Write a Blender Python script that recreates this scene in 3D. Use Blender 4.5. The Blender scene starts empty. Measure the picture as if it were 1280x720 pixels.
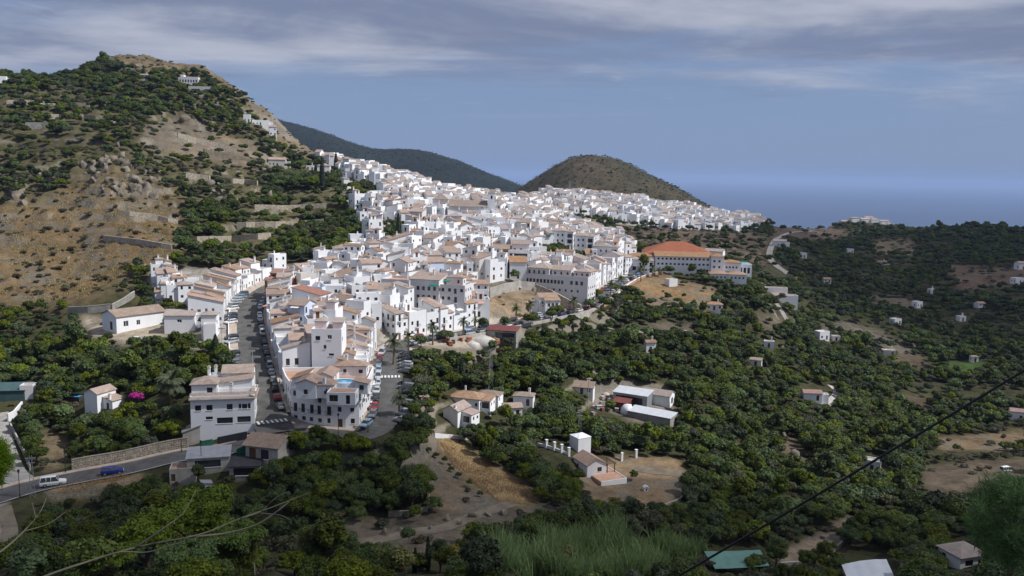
import bpy, bmesh, math, random
import numpy as np
from mathutils import Vector, Matrix

# ------------------------------------------------------------------ camera, sky, sun, exposure
SC = bpy.context.scene
COL = SC.collection
F_PX = 1050.0                      # focal length in photo pixels (1280 wide)
PITCH = math.radians(7.72)
ROLL = math.radians(1.09)
_F = Vector((0, math.cos(PITCH), -math.sin(PITCH)))
_R0 = Vector((1, 0, 0)); _U0 = Vector((0, math.sin(PITCH), math.cos(PITCH)))
_R = _R0 * math.cos(ROLL) + _U0 * math.sin(ROLL)
_U = _U0 * math.cos(ROLL) - _R0 * math.sin(ROLL)
cam = bpy.data.cameras.new('camera')
cam.sensor_width = 36.0
cam.lens = 36.0 * F_PX / 1280.0
cam.clip_start = 0.3
cam.clip_end = 200000.0
camo = bpy.data.objects.new('camera', cam)
COL.objects.link(camo)
camo.matrix_world = Matrix(((_R.x, _U.x, -_F.x, 0), (_R.y, _U.y, -_F.y, 0), (_R.z, _U.z, -_F.z, 0), (0, 0, 0, 1)))
SC.camera = camo

SUN_AZ = math.radians(98)          # measured clockwise from the view direction (+Y)
SUN_EL = math.radians(50)
sun_dir = Vector((math.sin(SUN_AZ) * math.cos(SUN_EL), math.cos(SUN_AZ) * math.cos(SUN_EL), math.sin(SUN_EL)))
sl = bpy.data.lights.new('sun', 'SUN')
sl.energy = 5.0
sl.angle = math.radians(0.6)
sl.color = (1.0, 0.985, 0.955)
so = bpy.data.objects.new('sun', sl)
COL.objects.link(so)
so.rotation_euler = sun_dir.to_track_quat('Z', 'Y').to_euler()
so.location = (100, 0, 200)

SC.view_settings.view_transform = 'Standard'
SC.view_settings.look = 'None'
SC.view_settings.gamma = 1.0
SC.view_settings.exposure = 0.0
SC.view_settings.use_curve_mapping = False
SC.cycles.use_denoising = True
SC.cycles.max_bounces = 6
SC.cycles.diffuse_bounces = 3
SC.cycles.transparent_max_bounces = 6
SC.cycles.volume_bounces = 0
SC.cycles.caustics_reflective = False
SC.cycles.caustics_refractive = False


class NT:
    """small wrapper to write node trees tersely"""
    def __init__(s, tree):
        s.t = tree
        tree.nodes.clear()

    def n(s, typ, _ins=None, **kw):
        nd = s.t.nodes.new(typ)
        for k, v in kw.items():
            setattr(nd, k, v)
        for k, v in (_ins or {}).items():
            sock = nd.inputs[k]
            if hasattr(v, 'is_output') or isinstance(v, bpy.types.NodeSocket):
                s.t.links.new(v, sock)
            else:
                sock.default_value = v
        return nd

    def math(s, op, a, b=0.0, c=0.0, clamp=False):
        nd = s.n('ShaderNodeMath', operation=op, use_clamp=clamp)
        for i, v in enumerate((a, b, c)):
            if isinstance(v, bpy.types.NodeSocket):
                s.t.links.new(v, nd.inputs[i])
            else:
                nd.inputs[i].default_value = v
        return nd.outputs[0]

    def mix(s, f, a, b, mode='MIX'):
        nd = s.n('ShaderNodeMix', data_type='RGBA', blend_type=mode)
        for i, v in ((0, f), (6, a), (7, b)):
            if isinstance(v, bpy.types.NodeSocket):
                s.t.links.new(v, nd.inputs[i])
            elif i == 0:
                nd.inputs[i].default_value = v
            else:
                nd.inputs[i].default_value = (*v[:3], 1.0)
        return nd.outputs[2]

    def ramp(s, f, lo, hi):
        nd = s.n('ShaderNodeMapRange', {'Value': f, 'From Min': lo, 'From Max': hi}, clamp=True, interpolation_type='SMOOTHSTEP')
        return nd.outputs[0]

    def noise(s, vec, scale, detail=4, rough=0.55, dist=0.0):
        ins = {'Scale': scale, 'Detail': detail, 'Roughness': rough, 'Distortion': dist}
        if vec is not None:
            ins['Vector'] = vec
        return s.n('ShaderNodeTexNoise', ins).outputs['Fac']


W = bpy.data.worlds.new('World')
SC.world = W
W.use_nodes = True
nt = NT(W.node_tree)
sky = nt.n('ShaderNodeTexSky', sky_type='NISHITA', sun_disc=False, sun_elevation=SUN_EL, sun_rotation=SUN_AZ,
           altitude=350.0, air_density=1.0, dust_density=1.6, ozone_density=2.0)
geo = nt.n('ShaderNodeTexCoord').outputs['Generated']
sep = nt.n('ShaderNodeSeparateXYZ', {'Vector': geo})
up = nt.math('MAXIMUM', sep.outputs['Z'], 0.0)
den = nt.math('ADD', up, 0.06)
px = nt.math('DIVIDE', sep.outputs['X'], den)
py = nt.math('DIVIDE', sep.outputs['Y'], den)
pv = nt.n('ShaderNodeCombineXYZ', {'X': nt.math('MULTIPLY', px, 0.55), 'Y': nt.math('MULTIPLY', py, 1.0), 'Z': 3.7}).outputs[0]
n1 = nt.noise(pv, 0.34, 8, 0.55, 0.6)
n2 = nt.noise(pv, 1.3, 8, 0.6, 0.5)
nn = nt.math('ADD', nt.math('MULTIPLY', n1, 0.68), nt.math('MULTIPLY', n2, 0.32))
# a cloud deck overhead that thins out towards the sea horizon
bias = nt.math('MULTIPLY', nt.ramp(up, 0.05, 0.30), 0.30)
cover = nt.math('MULTIPLY', nt.ramp(nt.math('ADD', nn, bias), 0.49, 0.66), nt.ramp(up, 0.05, 0.115))
wv = nt.n('ShaderNodeCombineXYZ', {'X': nt.math('MULTIPLY', px, 1.1), 'Y': py, 'Z': 9.1}).outputs[0]
wisp = nt.math('MULTIPLY', nt.ramp(nt.noise(wv, 1.5, 8, 0.62, 0.7), 0.57, 0.72), nt.math('MULTIPLY', nt.ramp(up, 0.05, 0.10), 0.4))
thick = nt.ramp(nt.math('ADD', nt.math('MULTIPLY', nt.noise(pv, 0.5, 7, 0.55, 0.5), 0.75), nt.math('MULTIPLY', nt.noise(wv, 1.0, 8, 0.62, 0.4), 0.25)), 0.42, 0.58)
cloudcol = nt.mix(thick, (6.0, 6.3, 7.4), (2.5, 3.0, 4.5))
hz = nt.mix(nt.ramp(up, 0.0, 0.35), (2.75, 3.95, 6.6), (2.4, 3.6, 6.4))
base = nt.mix(0.8, sky.outputs[0], hz)
veil = nt.mix(nt.math('MULTIPLY', cover, 0.92), base, cloudcol)
veil = nt.mix(wisp, veil, (5.2, 5.7, 7.0))
bg = nt.n('ShaderNodeBackground', {'Color': veil, 'Strength': 0.08})
out = nt.n('ShaderNodeOutputWorld', {'Surface': bg.outputs[0]})

# ------------------------------------------------------------------ picture <-> place
def ray(px, py):
    return _R * ((px - 640.0) / F_PX) + _U * (-(py - 360.0) / F_PX) + _F

def at(px, py, Y):
    """the point seen at photo pixel px,py at ground distance Y"""
    d = ray(px, py)
    return d * (Y / d.y)

_Rn, _Un, _Fn = (np.array(v) for v in (_R, _U, _F))
def project(x, y, z):
    w = x * _Fn[0] + y * _Fn[1] + z * _Fn[2]
    u = x * _Rn[0] + y * _Rn[1] + z * _Rn[2]
    v = x * _Un[0] + y * _Un[1] + z * _Un[2]
    w = np.where(np.abs(w) < 1e-6, 1e-6, w)
    return 640 + F_PX * u / w, 360 - F_PX * v / w

# ------------------------------------------------------------------ terrain shape
# surveyed points: photo pixel, ground distance in metres
CP = [
 # left hill, lower slopes
 (-120,640,150),(0,628,155),(60,612,160),(160,590,168),(240,570,173),(20,560,185),(100,545,193),(170,520,198),(130,500,207),(40,475,232),
 (-100,500,220),(200,470,215),(100,430,255),(150,412,262),(230,412,258),(-100,420,270),(40,400,278),(100,378,288),(180,378,290),(20,340,322),
 (100,330,330),(215,360,305),(-100,330,330),(20,280,365),(100,280,370),(190,300,350),(20,230,402),(110,235,402),(200,260,392),(-100,240,400),
 (40,195,438),(130,190,430),(170,215,418),(20,160,480),(120,163,485),(200,168,500),(-100,150,490),(40,120,550),(140,125,570),(0,97,630),
 (60,97,640),(100,92,660),(130,70,710),(160,64,725),(200,72,725),(250,82,715),(240,108,650),(290,105,690),(330,135,675),(290,140,600),
 (-100,95,640),(-200,100,640),(270,170,540),(330,165,590),(380,180,650),(340,205,540),(420,204,640),(390,210,590),(280,230,450),(230,300,360),
 (330,260,425),(300,300,375),(350,290,395),(400,250,450),(410,285,408),(440,300,385),(260,345,322),
 # the street on the left and its terrace
 (345,535,180),(330,480,205),(318,430,240),(318,390,278),(345,360,315),(290,470,205),(285,420,240),(260,400,262),(390,345,330),
 # front corner, main road
 (430,548,181),(470,530,188),(490,490,208),(495,450,236),(510,432,252),(580,418,272),(660,402,300),(720,385,335),(755,365,375),(790,345,415),
 # village body
 (400,430,228),(420,480,202),(440,380,285),(500,390,282),(560,380,300),(450,330,335),(520,340,335),(600,345,345),(640,375,320),(700,350,370),
 (560,310,385),(640,310,405),(700,315,420),(760,325,435),(480,290,400),(540,270,455),(600,275,480),(660,275,520),(720,300,480),(460,245,460),
 (440,225,505),(500,235,530),(560,250,570),(620,252,650),(470,217,560),(520,229,610),(580,246,660),
 # far quarter and what lies before it
 (660,255,700),(700,262,690),(760,272,700),(820,280,720),(880,283,760),(940,286,820),(680,243,830),(740,246,850),(800,252,880),(860,261,900),
 (930,272,930),(965,282,900),(720,285,590),(780,295,580),(860,305,570),(930,320,560),(880,300,620),(960,300,680),(1000,290,850),
 # school spur
 (830,350,425),(880,352,425),(930,358,428),(830,325,460),(900,325,465),(800,365,385),(850,368,390),(960,370,420),
 # orchard bowl
 (600,445,262),(700,430,290),(780,400,335),(860,400,345),(940,400,385),(1000,400,430),(560,475,238),(640,470,258),(720,460,276),(800,440,305),
 (900,440,330),(980,430,365),(1060,430,400),(590,508,228),(680,510,240),(760,505,262),(830,510,268),(920,500,285),(1010,500,305),(1100,480,350),
 (1180,470,380),(1280,450,400),(1000,350,560),(1080,350,600),(1170,350,600),(1280,340,580),(1050,310,900),(1130,310,850),(1200,310,760),(1280,305,760),
 (1100,400,470),(1200,400,480),(1280,395,470),(1400,400,480),(1400,310,760),(1000,285,1100),(1040,281,1380),(1080,280,1480),(1130,285,1350),(1180,289,1050),
 (1220,283,930),(1280,290,900),(1400,295,900),
 (560,548,206),(600,580,194),(640,600,186),(700,570,205),(740,600,196),(790,600,200),(850,600,202),(900,560,232),(980,560,250),(1090,585,252),
 (1180,560,275),(1258,588,245),(1280,540,300),(1400,540,300),(560,620,170),(640,640,166),(740,650,166),(820,640,178),(900,640,188),(1000,620,205),
 (1100,650,195),(1200,630,200),(1280,640,190),(1400,640,190),
 (480,650,158),(440,612,168),(380,606,168),(300,624,158),(200,642,154),(100,672,146),(380,694,140),(300,716,126),(200,732,120),(60,728,122),(-100,720,120),
 (480,690,138),(560,690,140),(640,700,138),(740,715,138),(850,716,150),(920,715,152),(1000,716,160),(1080,715,156),(1200,700,160),(1400,720,150),
]
HP = []   # (azimuth X/Y, Y, z) places the picture does not show
for a in (-0.95, -0.6, -0.3, 0.0, 0.3, 0.6, 0.95):
    HP += [(a, 2.0, -1.9), (a, 8, -5.0), (a, 22, -16), (a, 45, -31), (a, 75, -43), (a, 105, -52)]
SKYL = [(-200,100,640),(-100,95,640),(0,97,630),(60,97,640),(100,92,660),(130,70,710),(160,64,725),(200,72,725),(250,82,715),(290,105,690),(330,135,675),(380,180,650),
        (420,204,640),(470,217,560),(520,229,610),(580,246,660),(620,252,650),(680,243,830),(740,246,850),(800,252,880),(860,261,900),(930,272,930),
        (965,282,900),(1000,285,1100),(1040,281,1380),(1080,280,1480),(1130,285,1350),(1180,289,1050),(1220,283,930),(1280,290,900),(1400,295,900)]
_pts = []
for (a, b, Y) in CP:
    p = at(a, b, Y); _pts.append((p.x / Y, Y, p.z / Y))
for (a, Y, z) in HP:
    _pts.append((a, Y, z / Y))
for (a, b, Y) in SKYL:                     # the ground falls away behind every skyline
    p = at(a, b, Y)
    _pts.append((p.x / Y, Y * 1.3, p.z / Y - 0.035))
    _pts.append((p.x / Y, Y * 1.9, p.z / Y - 0.075))
for a in np.linspace(-0.95, 0.95, 9):
    _pts.append((a, 3200, -0.10)); _pts.append((a, 6000, -0.075))
_P = np.array(_pts)
_SA, _SL = 3.2, 1.0
_Q = np.stack([_P[:, 0] * _SA, np.log(_P[:, 1]) * _SL], 1)
_D = np.sqrt(((_Q[:, None] - _Q[None]) ** 2).sum(-1))
_n = len(_Q)
_A = np.zeros((_n + 3, _n + 3))
_A[:_n, :_n] = _D + np.eye(_n) * -0.012
_A[:_n, _n] = 1; _A[:_n, _n + 1:] = _Q
_A[_n, :_n] = 1; _A[_n + 1:, :_n] = _Q.T
_wts = np.linalg.solve(_A, np.concatenate([_P[:, 2], np.zeros(3)]))

def smooth_e(az, Y):
    q0 = az.ravel() * _SA; q1 = np.log(Y.ravel()) * _SL
    out = np.empty_like(q0)
    for i in range(0, len(q0), 20000):
        s = slice(i, i + 20000)
        d = np.sqrt((q0[s, None] - _Q[None, :, 0]) ** 2 + (q1[s, None] - _Q[None, :, 1]) ** 2)
        out[s] = d @ _wts[:_n] + _wts[_n] + _wts[_n + 1] * q0[s] + _wts[_n + 2] * q1[s]
    return out.reshape(az.shape)

# value noise on a lattice
_rs = np.random.RandomState(5)
_LAT = _rs.rand(256, 256)
def vnoise(x, y, s):
    x = np.asarray(x, float) / s; y = np.asarray(y, float) / s
    xi = np.floor(x).astype(int); yi = np.floor(y).astype(int)
    fx = x - xi; fy = y - yi
    fx = fx * fx * (3 - 2 * fx); fy = fy * fy * (3 - 2 * fy)
    g = lambda a, b: _LAT[a & 255, b & 255]
    return (g(xi, yi) * (1 - fx) + g(xi + 1, yi) * fx) * (1 - fy) + (g(xi, yi + 1) * (1 - fx) + g(xi + 1, yi + 1) * fx) * fy - 0.5
def fbm(x, y, s, o=4):
    v = 0; a = 1.0
    for i in range(o):
        v = v + a * vnoise(np.asarray(x) + 31.7 * i, np.asarray(y) - 17.3 * i, s); s *= 0.48; a *= 0.52
    return v

def inpoly(px, py, poly):
    px = np.asarray(px); py = np.asarray(py)
    c = np.zeros(px.shape, bool)
    j = len(poly) - 1
    for i in range(len(poly)):
        xi, yi = poly[i]; xj, yj = poly[j]
        if yi != yj:
            c ^= ((yi > py) != (yj > py)) & (px < (xj - xi) * (py - yi) / (yj - yi) + xi)
        j = i
    return c

def inp1(x, y, poly):
    c = False; j = len(poly) - 1
    for i in range(len(poly)):
        xi, yi = poly[i]; xj, yj = poly[j]
        if (yi > y) != (yj > y) and x < (xj - xi) * (y - yi) / (yj - yi) + xi: c = not c
        j = i
    return c

NA, NL = 640, 560
AZ0, AZ1 = -0.92, 0.92
LY0, LY1 = math.log(2.0), math.log(6000.0)
_az = np.linspace(AZ0, AZ1, NA)
# more rows where the picture is
_t = np.linspace(0, 1, NL)
_ly = np.interp(_t, [0, 0.06, 0.80, 0.93, 1.0], [LY0, math.log(80), math.log(760), math.log(1700), LY1])
AZG, LYG = np.meshgrid(_az, _ly, indexing='ij')
YG = np.exp(LYG); XG = AZG * YG
ZG = smooth_e(AZG, YG) * YG
PXG, PYG = project(XG, YG, ZG)

WILD = [[(-300,60),(130,40),(260,70),(400,190),(440,215),(440,300),(330,330),(210,345),(180,370),(-300,395)]]
wild = np.zeros(XG.shape)
for p in WILD:
    wild = np.maximum(wild, inpoly(PXG, PYG, p).astype(float))
bowl = ((PXG > 500) & (YG > 120) & (YG < 1200) & (PYG > 285)).astype(float)
def blur(a, k):
    for ax in (0, 1):
        c = np.cumsum(np.insert(np.pad(a, [(k, k) if i == ax else (0, 0) for i in (0, 1)], mode='edge'), 0, 0, axis=ax), axis=ax)
        n = a.shape[ax]
        a = (np.take(c, range(2 * k + 1, 2 * k + 1 + n), axis=ax) - np.take(c, range(0, n), axis=ax)) / (2 * k + 1)
    return a
wild_s = blur(wild, 6); bowl_s = blur(bowl, 6)
ZG = ZG + wild_s * (fbm(XG, YG, 42, 5) * 6.0 - np.abs(fbm(XG + 200, YG, 24, 4)) * 6.0 + np.abs(fbm(XG, YG + 90, 11, 3)) * 2.2) + bowl_s * fbm(XG, YG, 60, 4) * 3.0 + fbm(XG, YG, 9, 3) * 0.5 * np.clip((YG - 30) / 80, 0, 1)
# terraces cut into the slopes
def terrace(z, step, k):
    q = z / step; fl = np.floor(q); fr = q - fl
    fr2 = np.clip((fr - 0.62) / 0.34, 0, 1); fr2 = fr2 * fr2 * (3 - 2 * fr2)
    return z + k * (((fl + 0.25 * fr + 0.75 * fr2) * step) - z)
zt = terrace(ZG + fbm(XG, YG, 70, 2) * 5, 5.0, 0.8) - fbm(XG, YG, 70, 2) * 5
ter_w = np.clip(wild_s, 0, 1) * np.clip(0.5 + 2.5 * vnoise(XG, YG, 80), 0, 1)
ZG = ZG + (zt - ZG) * ter_w
zt = terrace(ZG + fbm(XG, YG, 90, 2) * 6, 3.2, 0.7) - fbm(XG, YG, 90, 2) * 6
ZG = ZG + (zt - ZG) * bowl_s * np.clip(0.3 + 2.0 * vnoise(XG + 99, YG, 60), 0, 1)

# roads cut into the ground: photo pixels + ground distance, half width
ROADS = {
 'upper_street': ([(346,541,181),(331,506,193),(324,470,211),(318,440,232),(314,412,256),(313,390,278),(322,372,300),(342,358,320),(368,349,335)], 4.6),
 'main_road': ([(487,448,238),(500,433,252),(530,425,262),(580,417,275),(630,407,291),(680,397,309),(720,388,327),(744,378,346),(758,366,368),(772,355,390),(790,346,412),(815,340,425)], 5.0),
 'farm_track': ([(-40,740,122),(0,690,130),(12,650,140),(5,628,152)], 2.2),
 'driveway': ([(32,607,162),(16,590,170),(5,566,182),(-1,540,195),(-4,515,209)], 2.2),
 'valley_track': ([(400,684,138),(450,674,144),(500,668,148),(550,666,150),(590,654,158),(640,642,167)], 1.8),
 'hill_track': ([(-60,166,470),(40,162,480),(120,165,480),(170,172,480),(215,170,490),(250,160,510)], 2.5),
 'field_track': ([(985,412,402),(975,400,415),(962,392,425)], 2.0),
 'winding_lane': ([(985,345,555),(962,322,600),(968,305,690),(975,297,760),(990,290,850),(1020,284,1050)], 3.0),
 'cottage_track': ([(790,575,210),(830,580,208),(880,585,206)], 3.0),
 'orchard_path': ([(858,410,335),(800,415,325),(740,402,318),(700,398,312)], 1.6),
 'lower_road': ([(-160,668,140),(-60,640,149),(30,612,160),(100,597,165),(160,586,169),(220,572,173),(280,563,174.5),(332,549,178.5),(380,542,181.5),(450,545,182),(478,527,189),(484,500,203),(486,470,221),(487,448,238),(497,432,252)], 4.3),
}
ROADW = {}
def seg_blend(pts, hw, Z, soft):
    pts = np.array(pts)
    best = np.full(XG.shape, 1e9); zz = np.zeros(XG.shape)
    lo = pts[:, :2].min(0) - 40; hi = pts[:, :2].max(0) + 40
    m = (XG > lo[0]) & (XG < hi[0]) & (YG > lo[1]) & (YG < hi[1])
    if not m.any():
        return Z, best
    x = XG[m]; y = YG[m]; b = best[m]; zb = zz[m]
    for i in range(len(pts) - 1):
        a = pts[i]; c = pts[i + 1]; d = c[:2] - a[:2]
        t = np.clip(((x - a[0]) * d[0] + (y - a[1]) * d[1]) / (d @ d), 0, 1)
        dist = np.hypot(x - a[0] - t * d[0], y - a[1] - t * d[1])
        k = dist < b
        b = np.where(k, dist, b); zb = np.where(k, a[2] + t * (c[2] - a[2]), zb)
    best[m] = b; zz[m] = zb
    w = np.clip((hw + soft - best) / soft, 0, 1); w = w * w * (3 - 2 * w)
    return Z * (1 - w) + (zz - 0.08) * w, best
def catmull(pts, n=6):
    P = [Vector(p) for p in pts]; out = []
    for i in range(len(P) - 1):
        a = P[max(i - 1, 0)]; b = P[i]; c = P[i + 1]; d = P[min(i + 2, len(P) - 1)]
        for k in range(n):
            t = k / n
            out.append(0.5 * ((2 * b) + (c - a) * t + (2 * a - 5 * b + 4 * c - d) * t * t + (3 * b - a - 3 * c + d) * t ** 3))
    out.append(P[-1])
    return out
ROADD = np.full(XG.shape, 1e9)
for nm in list(ROADS):
    pl, hw = ROADS[nm]
    pts = catmull([at(*p) for p in pl])
    if nm not in ('lower_road', 'upper_street', 'main_road'):      # lanes lie on the ground as it is
        for p in pts:
            i = np.clip((p.x / p.y - AZ0) / (AZ1 - AZ0) * (NA - 1), 0, NA - 1).astype(int) if False else int(round((p.x / p.y - AZ0) / (AZ1 - AZ0) * (NA - 1)))
            j = int(round(np.interp(math.log(p.y), _ly, np.arange(NL))))
            p.z = float(ZG[i, j])
        zs = [p.z for p in pts]
        for k in range(1, len(pts) - 1):
            pts[k].z = sum(zs[max(0, k - 2):k + 3]) / len(zs[max(0, k - 2):k + 3])
    ROADW[nm] = pts
    ZG, dd = seg_blend([tuple(p) for p in pts], hw + 1.2, ZG, 7.0 if hw > 4 else 3.5)
    ROADD = np.minimum(ROADD, dd - hw)

PXG, PYG = project(XG, YG, ZG)
for poly in ([(522,428),(560,416),(640,406),(668,415),(660,432),(620,440),(560,438)], [(735,482),(790,478),(845,490),(835,530),(795,532),(765,515),(735,508)],
             [(722,590),(770,572),(850,570),(862,612),(830,638),(745,636),(730,615)], [(100,395),(190,400),(270,415),(262,440),(180,432),(110,425)]):
    m = inpoly(PXG, PYG, poly) & (YG < 420); q = float(np.median(ZG[m])); w = blur(m.astype(float), 5) * np.clip(ROADD / 6, 0, 1) * .85
    ZG = ZG * (1 - w) + (q + (ZG - q) * .12) * w
PXG, PYG = project(XG, YG, ZG)

def ground(x, y):
    a = (x / y - AZ0) / (AZ1 - AZ0) * (NA - 1)
    b = float(np.interp(math.log(max(y, 2.01)), _ly, np.arange(NL)))
    a = min(max(a, 0), NA - 1.001); b = min(max(b, 0), NL - 1.001)
    i = int(a); j = int(b); u = a - i; v = b - j
    return float((ZG[i, j] * (1 - u) + ZG[i + 1, j] * u) * (1 - v) + (ZG[i, j + 1] * (1 - u) + ZG[i + 1, j + 1] * u) * v)

def grid_sample(G, x, y):
    a = np.clip((x / y - AZ0) / (AZ1 - AZ0) * (NA - 1), 0, NA - 1.001)
    b = np.clip(np.interp(np.log(np.maximum(y, 2.01)), _ly, np.arange(NL)), 0, NL - 1.001)
    i = a.astype(int); j = b.astype(int); u = a - i; v = b - j
    return (G[i, j] * (1 - u) + G[i + 1, j] * u) * (1 - v) + (G[i, j + 1] * (1 - u) + G[i + 1, j + 1] * u) * v

def hit(px, py, y0=60.0, y1=2500.0):
    """where the sight line through a photo pixel first meets the ground"""
    d = ray(px, py); d = d / d.y
    ys = np.exp(np.linspace(math.log(y0), math.log(y1), 700))
    zz = grid_sample(ZG, d.x * ys, ys)
    k = np.nonzero(d.z * ys <= zz)[0]
    if len(k) == 0:
        Y = y1
    elif k[0] == 0:
        Y = y0
    else:
        lo, hi = ys[k[0] - 1], ys[k[0]]
        for _ in range(20):
            m = 0.5 * (lo + hi)
            if d.z * m <= ground(d.x * m, m): hi = m
            else: lo = m
        Y = hi
    return Vector((d.x * Y, Y, ground(d.x * Y, Y)))

# ------------------------------------------------------------------ object helpers
def tag(o, label=None, cat=None, group=None, kind=None):
    if label: o['label'] = label
    if cat: o['category'] = cat
    if group: o['group'] = group
    if kind: o['kind'] = kind
    return o

def link(name, data, parent=None, loc=None, rot=None, scale=None):
    o = bpy.data.objects.new(name, data)
    COL.objects.link(o)
    if parent is not None: o.parent = parent
    if loc is not None: o.location = loc
    if rot is not None: o.rotation_euler = rot
    if scale is not None: o.scale = scale
    return o

def empty(name, loc, rz=0.0):
    o = link(name, None, None, loc, (0, 0, rz))
    o.empty_display_size = 0.5
    return o

class MB:
    def __init__(s):
        s.v = []; s.f = []; s.m = []; s.uv = {}
    def add(s, pts, faces, mat=0):
        b = len(s.v); s.v += [tuple(p) for p in pts]
        for f in faces:
            s.f.append([b + i for i in f]); s.m.append(mat)
        return b
    def quad(s, a, b, c, d, mat=0, uv=None):
        s.add((a, b, c, d), ((0, 1, 2, 3),), mat)
        if uv: s.uv[len(s.f) - 1] = uv
    def tri(s, a, b, c, mat=0, uv=None):
        s.add((a, b, c), ((0, 1, 2),), mat)
        if uv: s.uv[len(s.f) - 1] = uv
    def box(s, x0, x1, y0, y1, z0, z1, mat=0):
        s.add([(x0,y0,z0),(x1,y0,z0),(x1,y1,z0),(x0,y1,z0),(x0,y0,z1),(x1,y0,z1),(x1,y1,z1),(x0,y1,z1)],
              [(3,2,1,0),(4,5,6,7),(0,1,5,4),(1,2,6,5),(2,3,7,6),(3,0,4,7)], mat)
    def obox(s, a, b, w, z0, z1, mat=0):
        """box standing on the line a-b (2D), w wide"""
        a = Vector(a[:2]); b = Vector(b[:2]); d = (b - a).normalized(); n = Vector((d.y, -d.x)) * (w / 2)
        P = [a + n, b + n, b - n, a - n]
        za = z0 if isinstance(z0, (tuple, list)) else (z0, z0); zb = z1 if isinstance(z1, (tuple, list)) else (z1, z1)
        zl = (za[0], za[1], za[1], za[0]); zh = (zb[0], zb[1], zb[1], zb[0])
        s.add([(p.x, p.y, z) for p, z in zip(P, zl)] + [(p.x, p.y, z) for p, z in zip(P, zh)],
              [(3,2,1,0),(4,5,6,7),(0,1,5,4),(1,2,6,5),(2,3,7,6),(3,0,4,7)], mat)
    def tube(s, pts, radii, n=6, mat=0, cap=True):
        pts = [Vector(p) for p in pts]; base = len(s.v)
        for i, p in enumerate(pts):
            d = (pts[min(i + 1, len(pts) - 1)] - pts[max(i - 1, 0)]).normalized()
            u = d.orthogonal().normalized() if abs(d.z) < 0.95 else Vector((1, 0, 0)).cross(d).normalized()
            w = d.cross(u)
            for k in range(n):
                a = 2 * math.pi * k / n
                s.v.append(tuple(p + (u * math.cos(a) + w * math.sin(a)) * radii[i]))
        for i in range(len(pts) - 1):
            for k in range(n):
                a = base + i * n + k; b = base + i * n + (k + 1) % n
                s.f.append([a, b, b + n, a + n]); s.m.append(mat)
        if cap:
            s.f.append([base + k for k in range(n)][::-1]); s.m.append(mat)
            s.f.append([base + (len(pts) - 1) * n + k for k in range(n)]); s.m.append(mat)
    def cyl(s, x, y, z0, z1, r, n=10, mat=0, r2=None):
        s.tube([(x, y, z0), (x, y, z1)], [r, r if r2 is None else r2], n, mat)
    def mesh(s, name, mats, smooth=False):
        me = bpy.data.meshes.new(name)
        me.from_pydata(s.v, [], s.f)
        for m in (mats if isinstance(mats, (list, tuple)) else [mats]):
            me.materials.append(M[m] if isinstance(m, str) else m)
        if any(s.m):
            me.polygons.foreach_set('material_index', s.m)
        if s.uv:
            ul = me.uv_layers.new(name='UVMap')
            for fi, uv in s.uv.items():
                for li, c in zip(me.polygons[fi].loop_indices, uv):
                    ul.data[li].uv = c
        if smooth:
            me.polygons.foreach_set('use_smooth', [True] * len(me.polygons))
        me.update()
        return me
    def build(s, name, mats, parent=None, smooth=False, **k):
        return link(name, s.mesh(name, mats, smooth), parent, **k)

# ------------------------------------------------------------------ materials
M = {}
def mat(name, col, rough=0.8, var=0.12, scale=1.0, bump=0.0, rnd=0.0, spec=0.3, metal=0.0, tint=None):
    m = bpy.data.materials.new(name); m.use_nodes = True
    n = NT(m.node_tree)
    tc = n.n('ShaderNodeTexCoord').outputs['Object']
    f = n.noise(tc, scale, 5, 0.6)
    a = tuple(c * (1 - var) for c in col); b = tuple(min(1, c * (1 + var)) for c in col)
    if tint: b = tint
    c = n.mix(n.ramp(f, 0.3, 0.7), a, b)
    if rnd:
        r = n.n('ShaderNodeObjectInfo').outputs['Random']
        v = n.math('ADD', n.math('MULTIPLY', r, 2 * rnd), 1 - rnd)
        hs = n.n('ShaderNodeHueSaturation', {'Value': v, 'Color': c})
        c = hs.outputs[0]
    ins = {'Base Color': c, 'Roughness': rough, 'Specular IOR Level': spec, 'Metallic': metal}
    if bump:
        ins['Normal'] = n.n('ShaderNodeBump', {'Height': n.noise(tc, scale * 3, 4), 'Strength': bump, 'Distance': 0.05}).outputs[0]
    bs = n.n('ShaderNodeBsdfPrincipled', ins)
    n.n('ShaderNodeOutputMaterial', {'Surface': bs.outputs[0]})
    M[name] = m
    return m

def white_mat(name, col, rnd=0.07):
    """limewash: streaks of dirt, repainted patches, one tone per house"""
    m = bpy.data.materials.new(name); m.use_nodes = True
    n = NT(m.node_tree)
    tc = n.n('ShaderNodeTexCoord').outputs['Object']
    mp = n.n('ShaderNodeMapping', {'Vector': tc, 'Scale': (1.3, 1.3, 0.22)}).outputs[0]
    streak = n.ramp(n.noise(mp, 1.6, 5, 0.65), 0.50, 0.82)
    patch = n.ramp(n.noise(tc, 0.22, 4, 0.6), 0.35, 0.7)
    c = n.mix(patch, tuple(x * 0.94 for x in col), col)
    c = n.mix(n.math('MULTIPLY', streak, 0.32), c, (col[0] * 0.66, col[1] * 0.63, col[2] * 0.58))
    r = n.n('ShaderNodeObjectInfo').outputs['Random']
    v = n.math('ADD', n.math('MULTIPLY', r, 2 * rnd), 1 - 1.6 * rnd)
    hs = n.n('ShaderNodeHueSaturation', {'Value': v, 'Color': c})
    bs = n.n('ShaderNodeBsdfPrincipled', {'Base Color': hs.outputs[0], 'Roughness': 0.9, 'Specular IOR Level': 0.2})
    n.n('ShaderNodeOutputMaterial', {'Surface': bs.outputs[0]})
    M[name] = m

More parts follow.
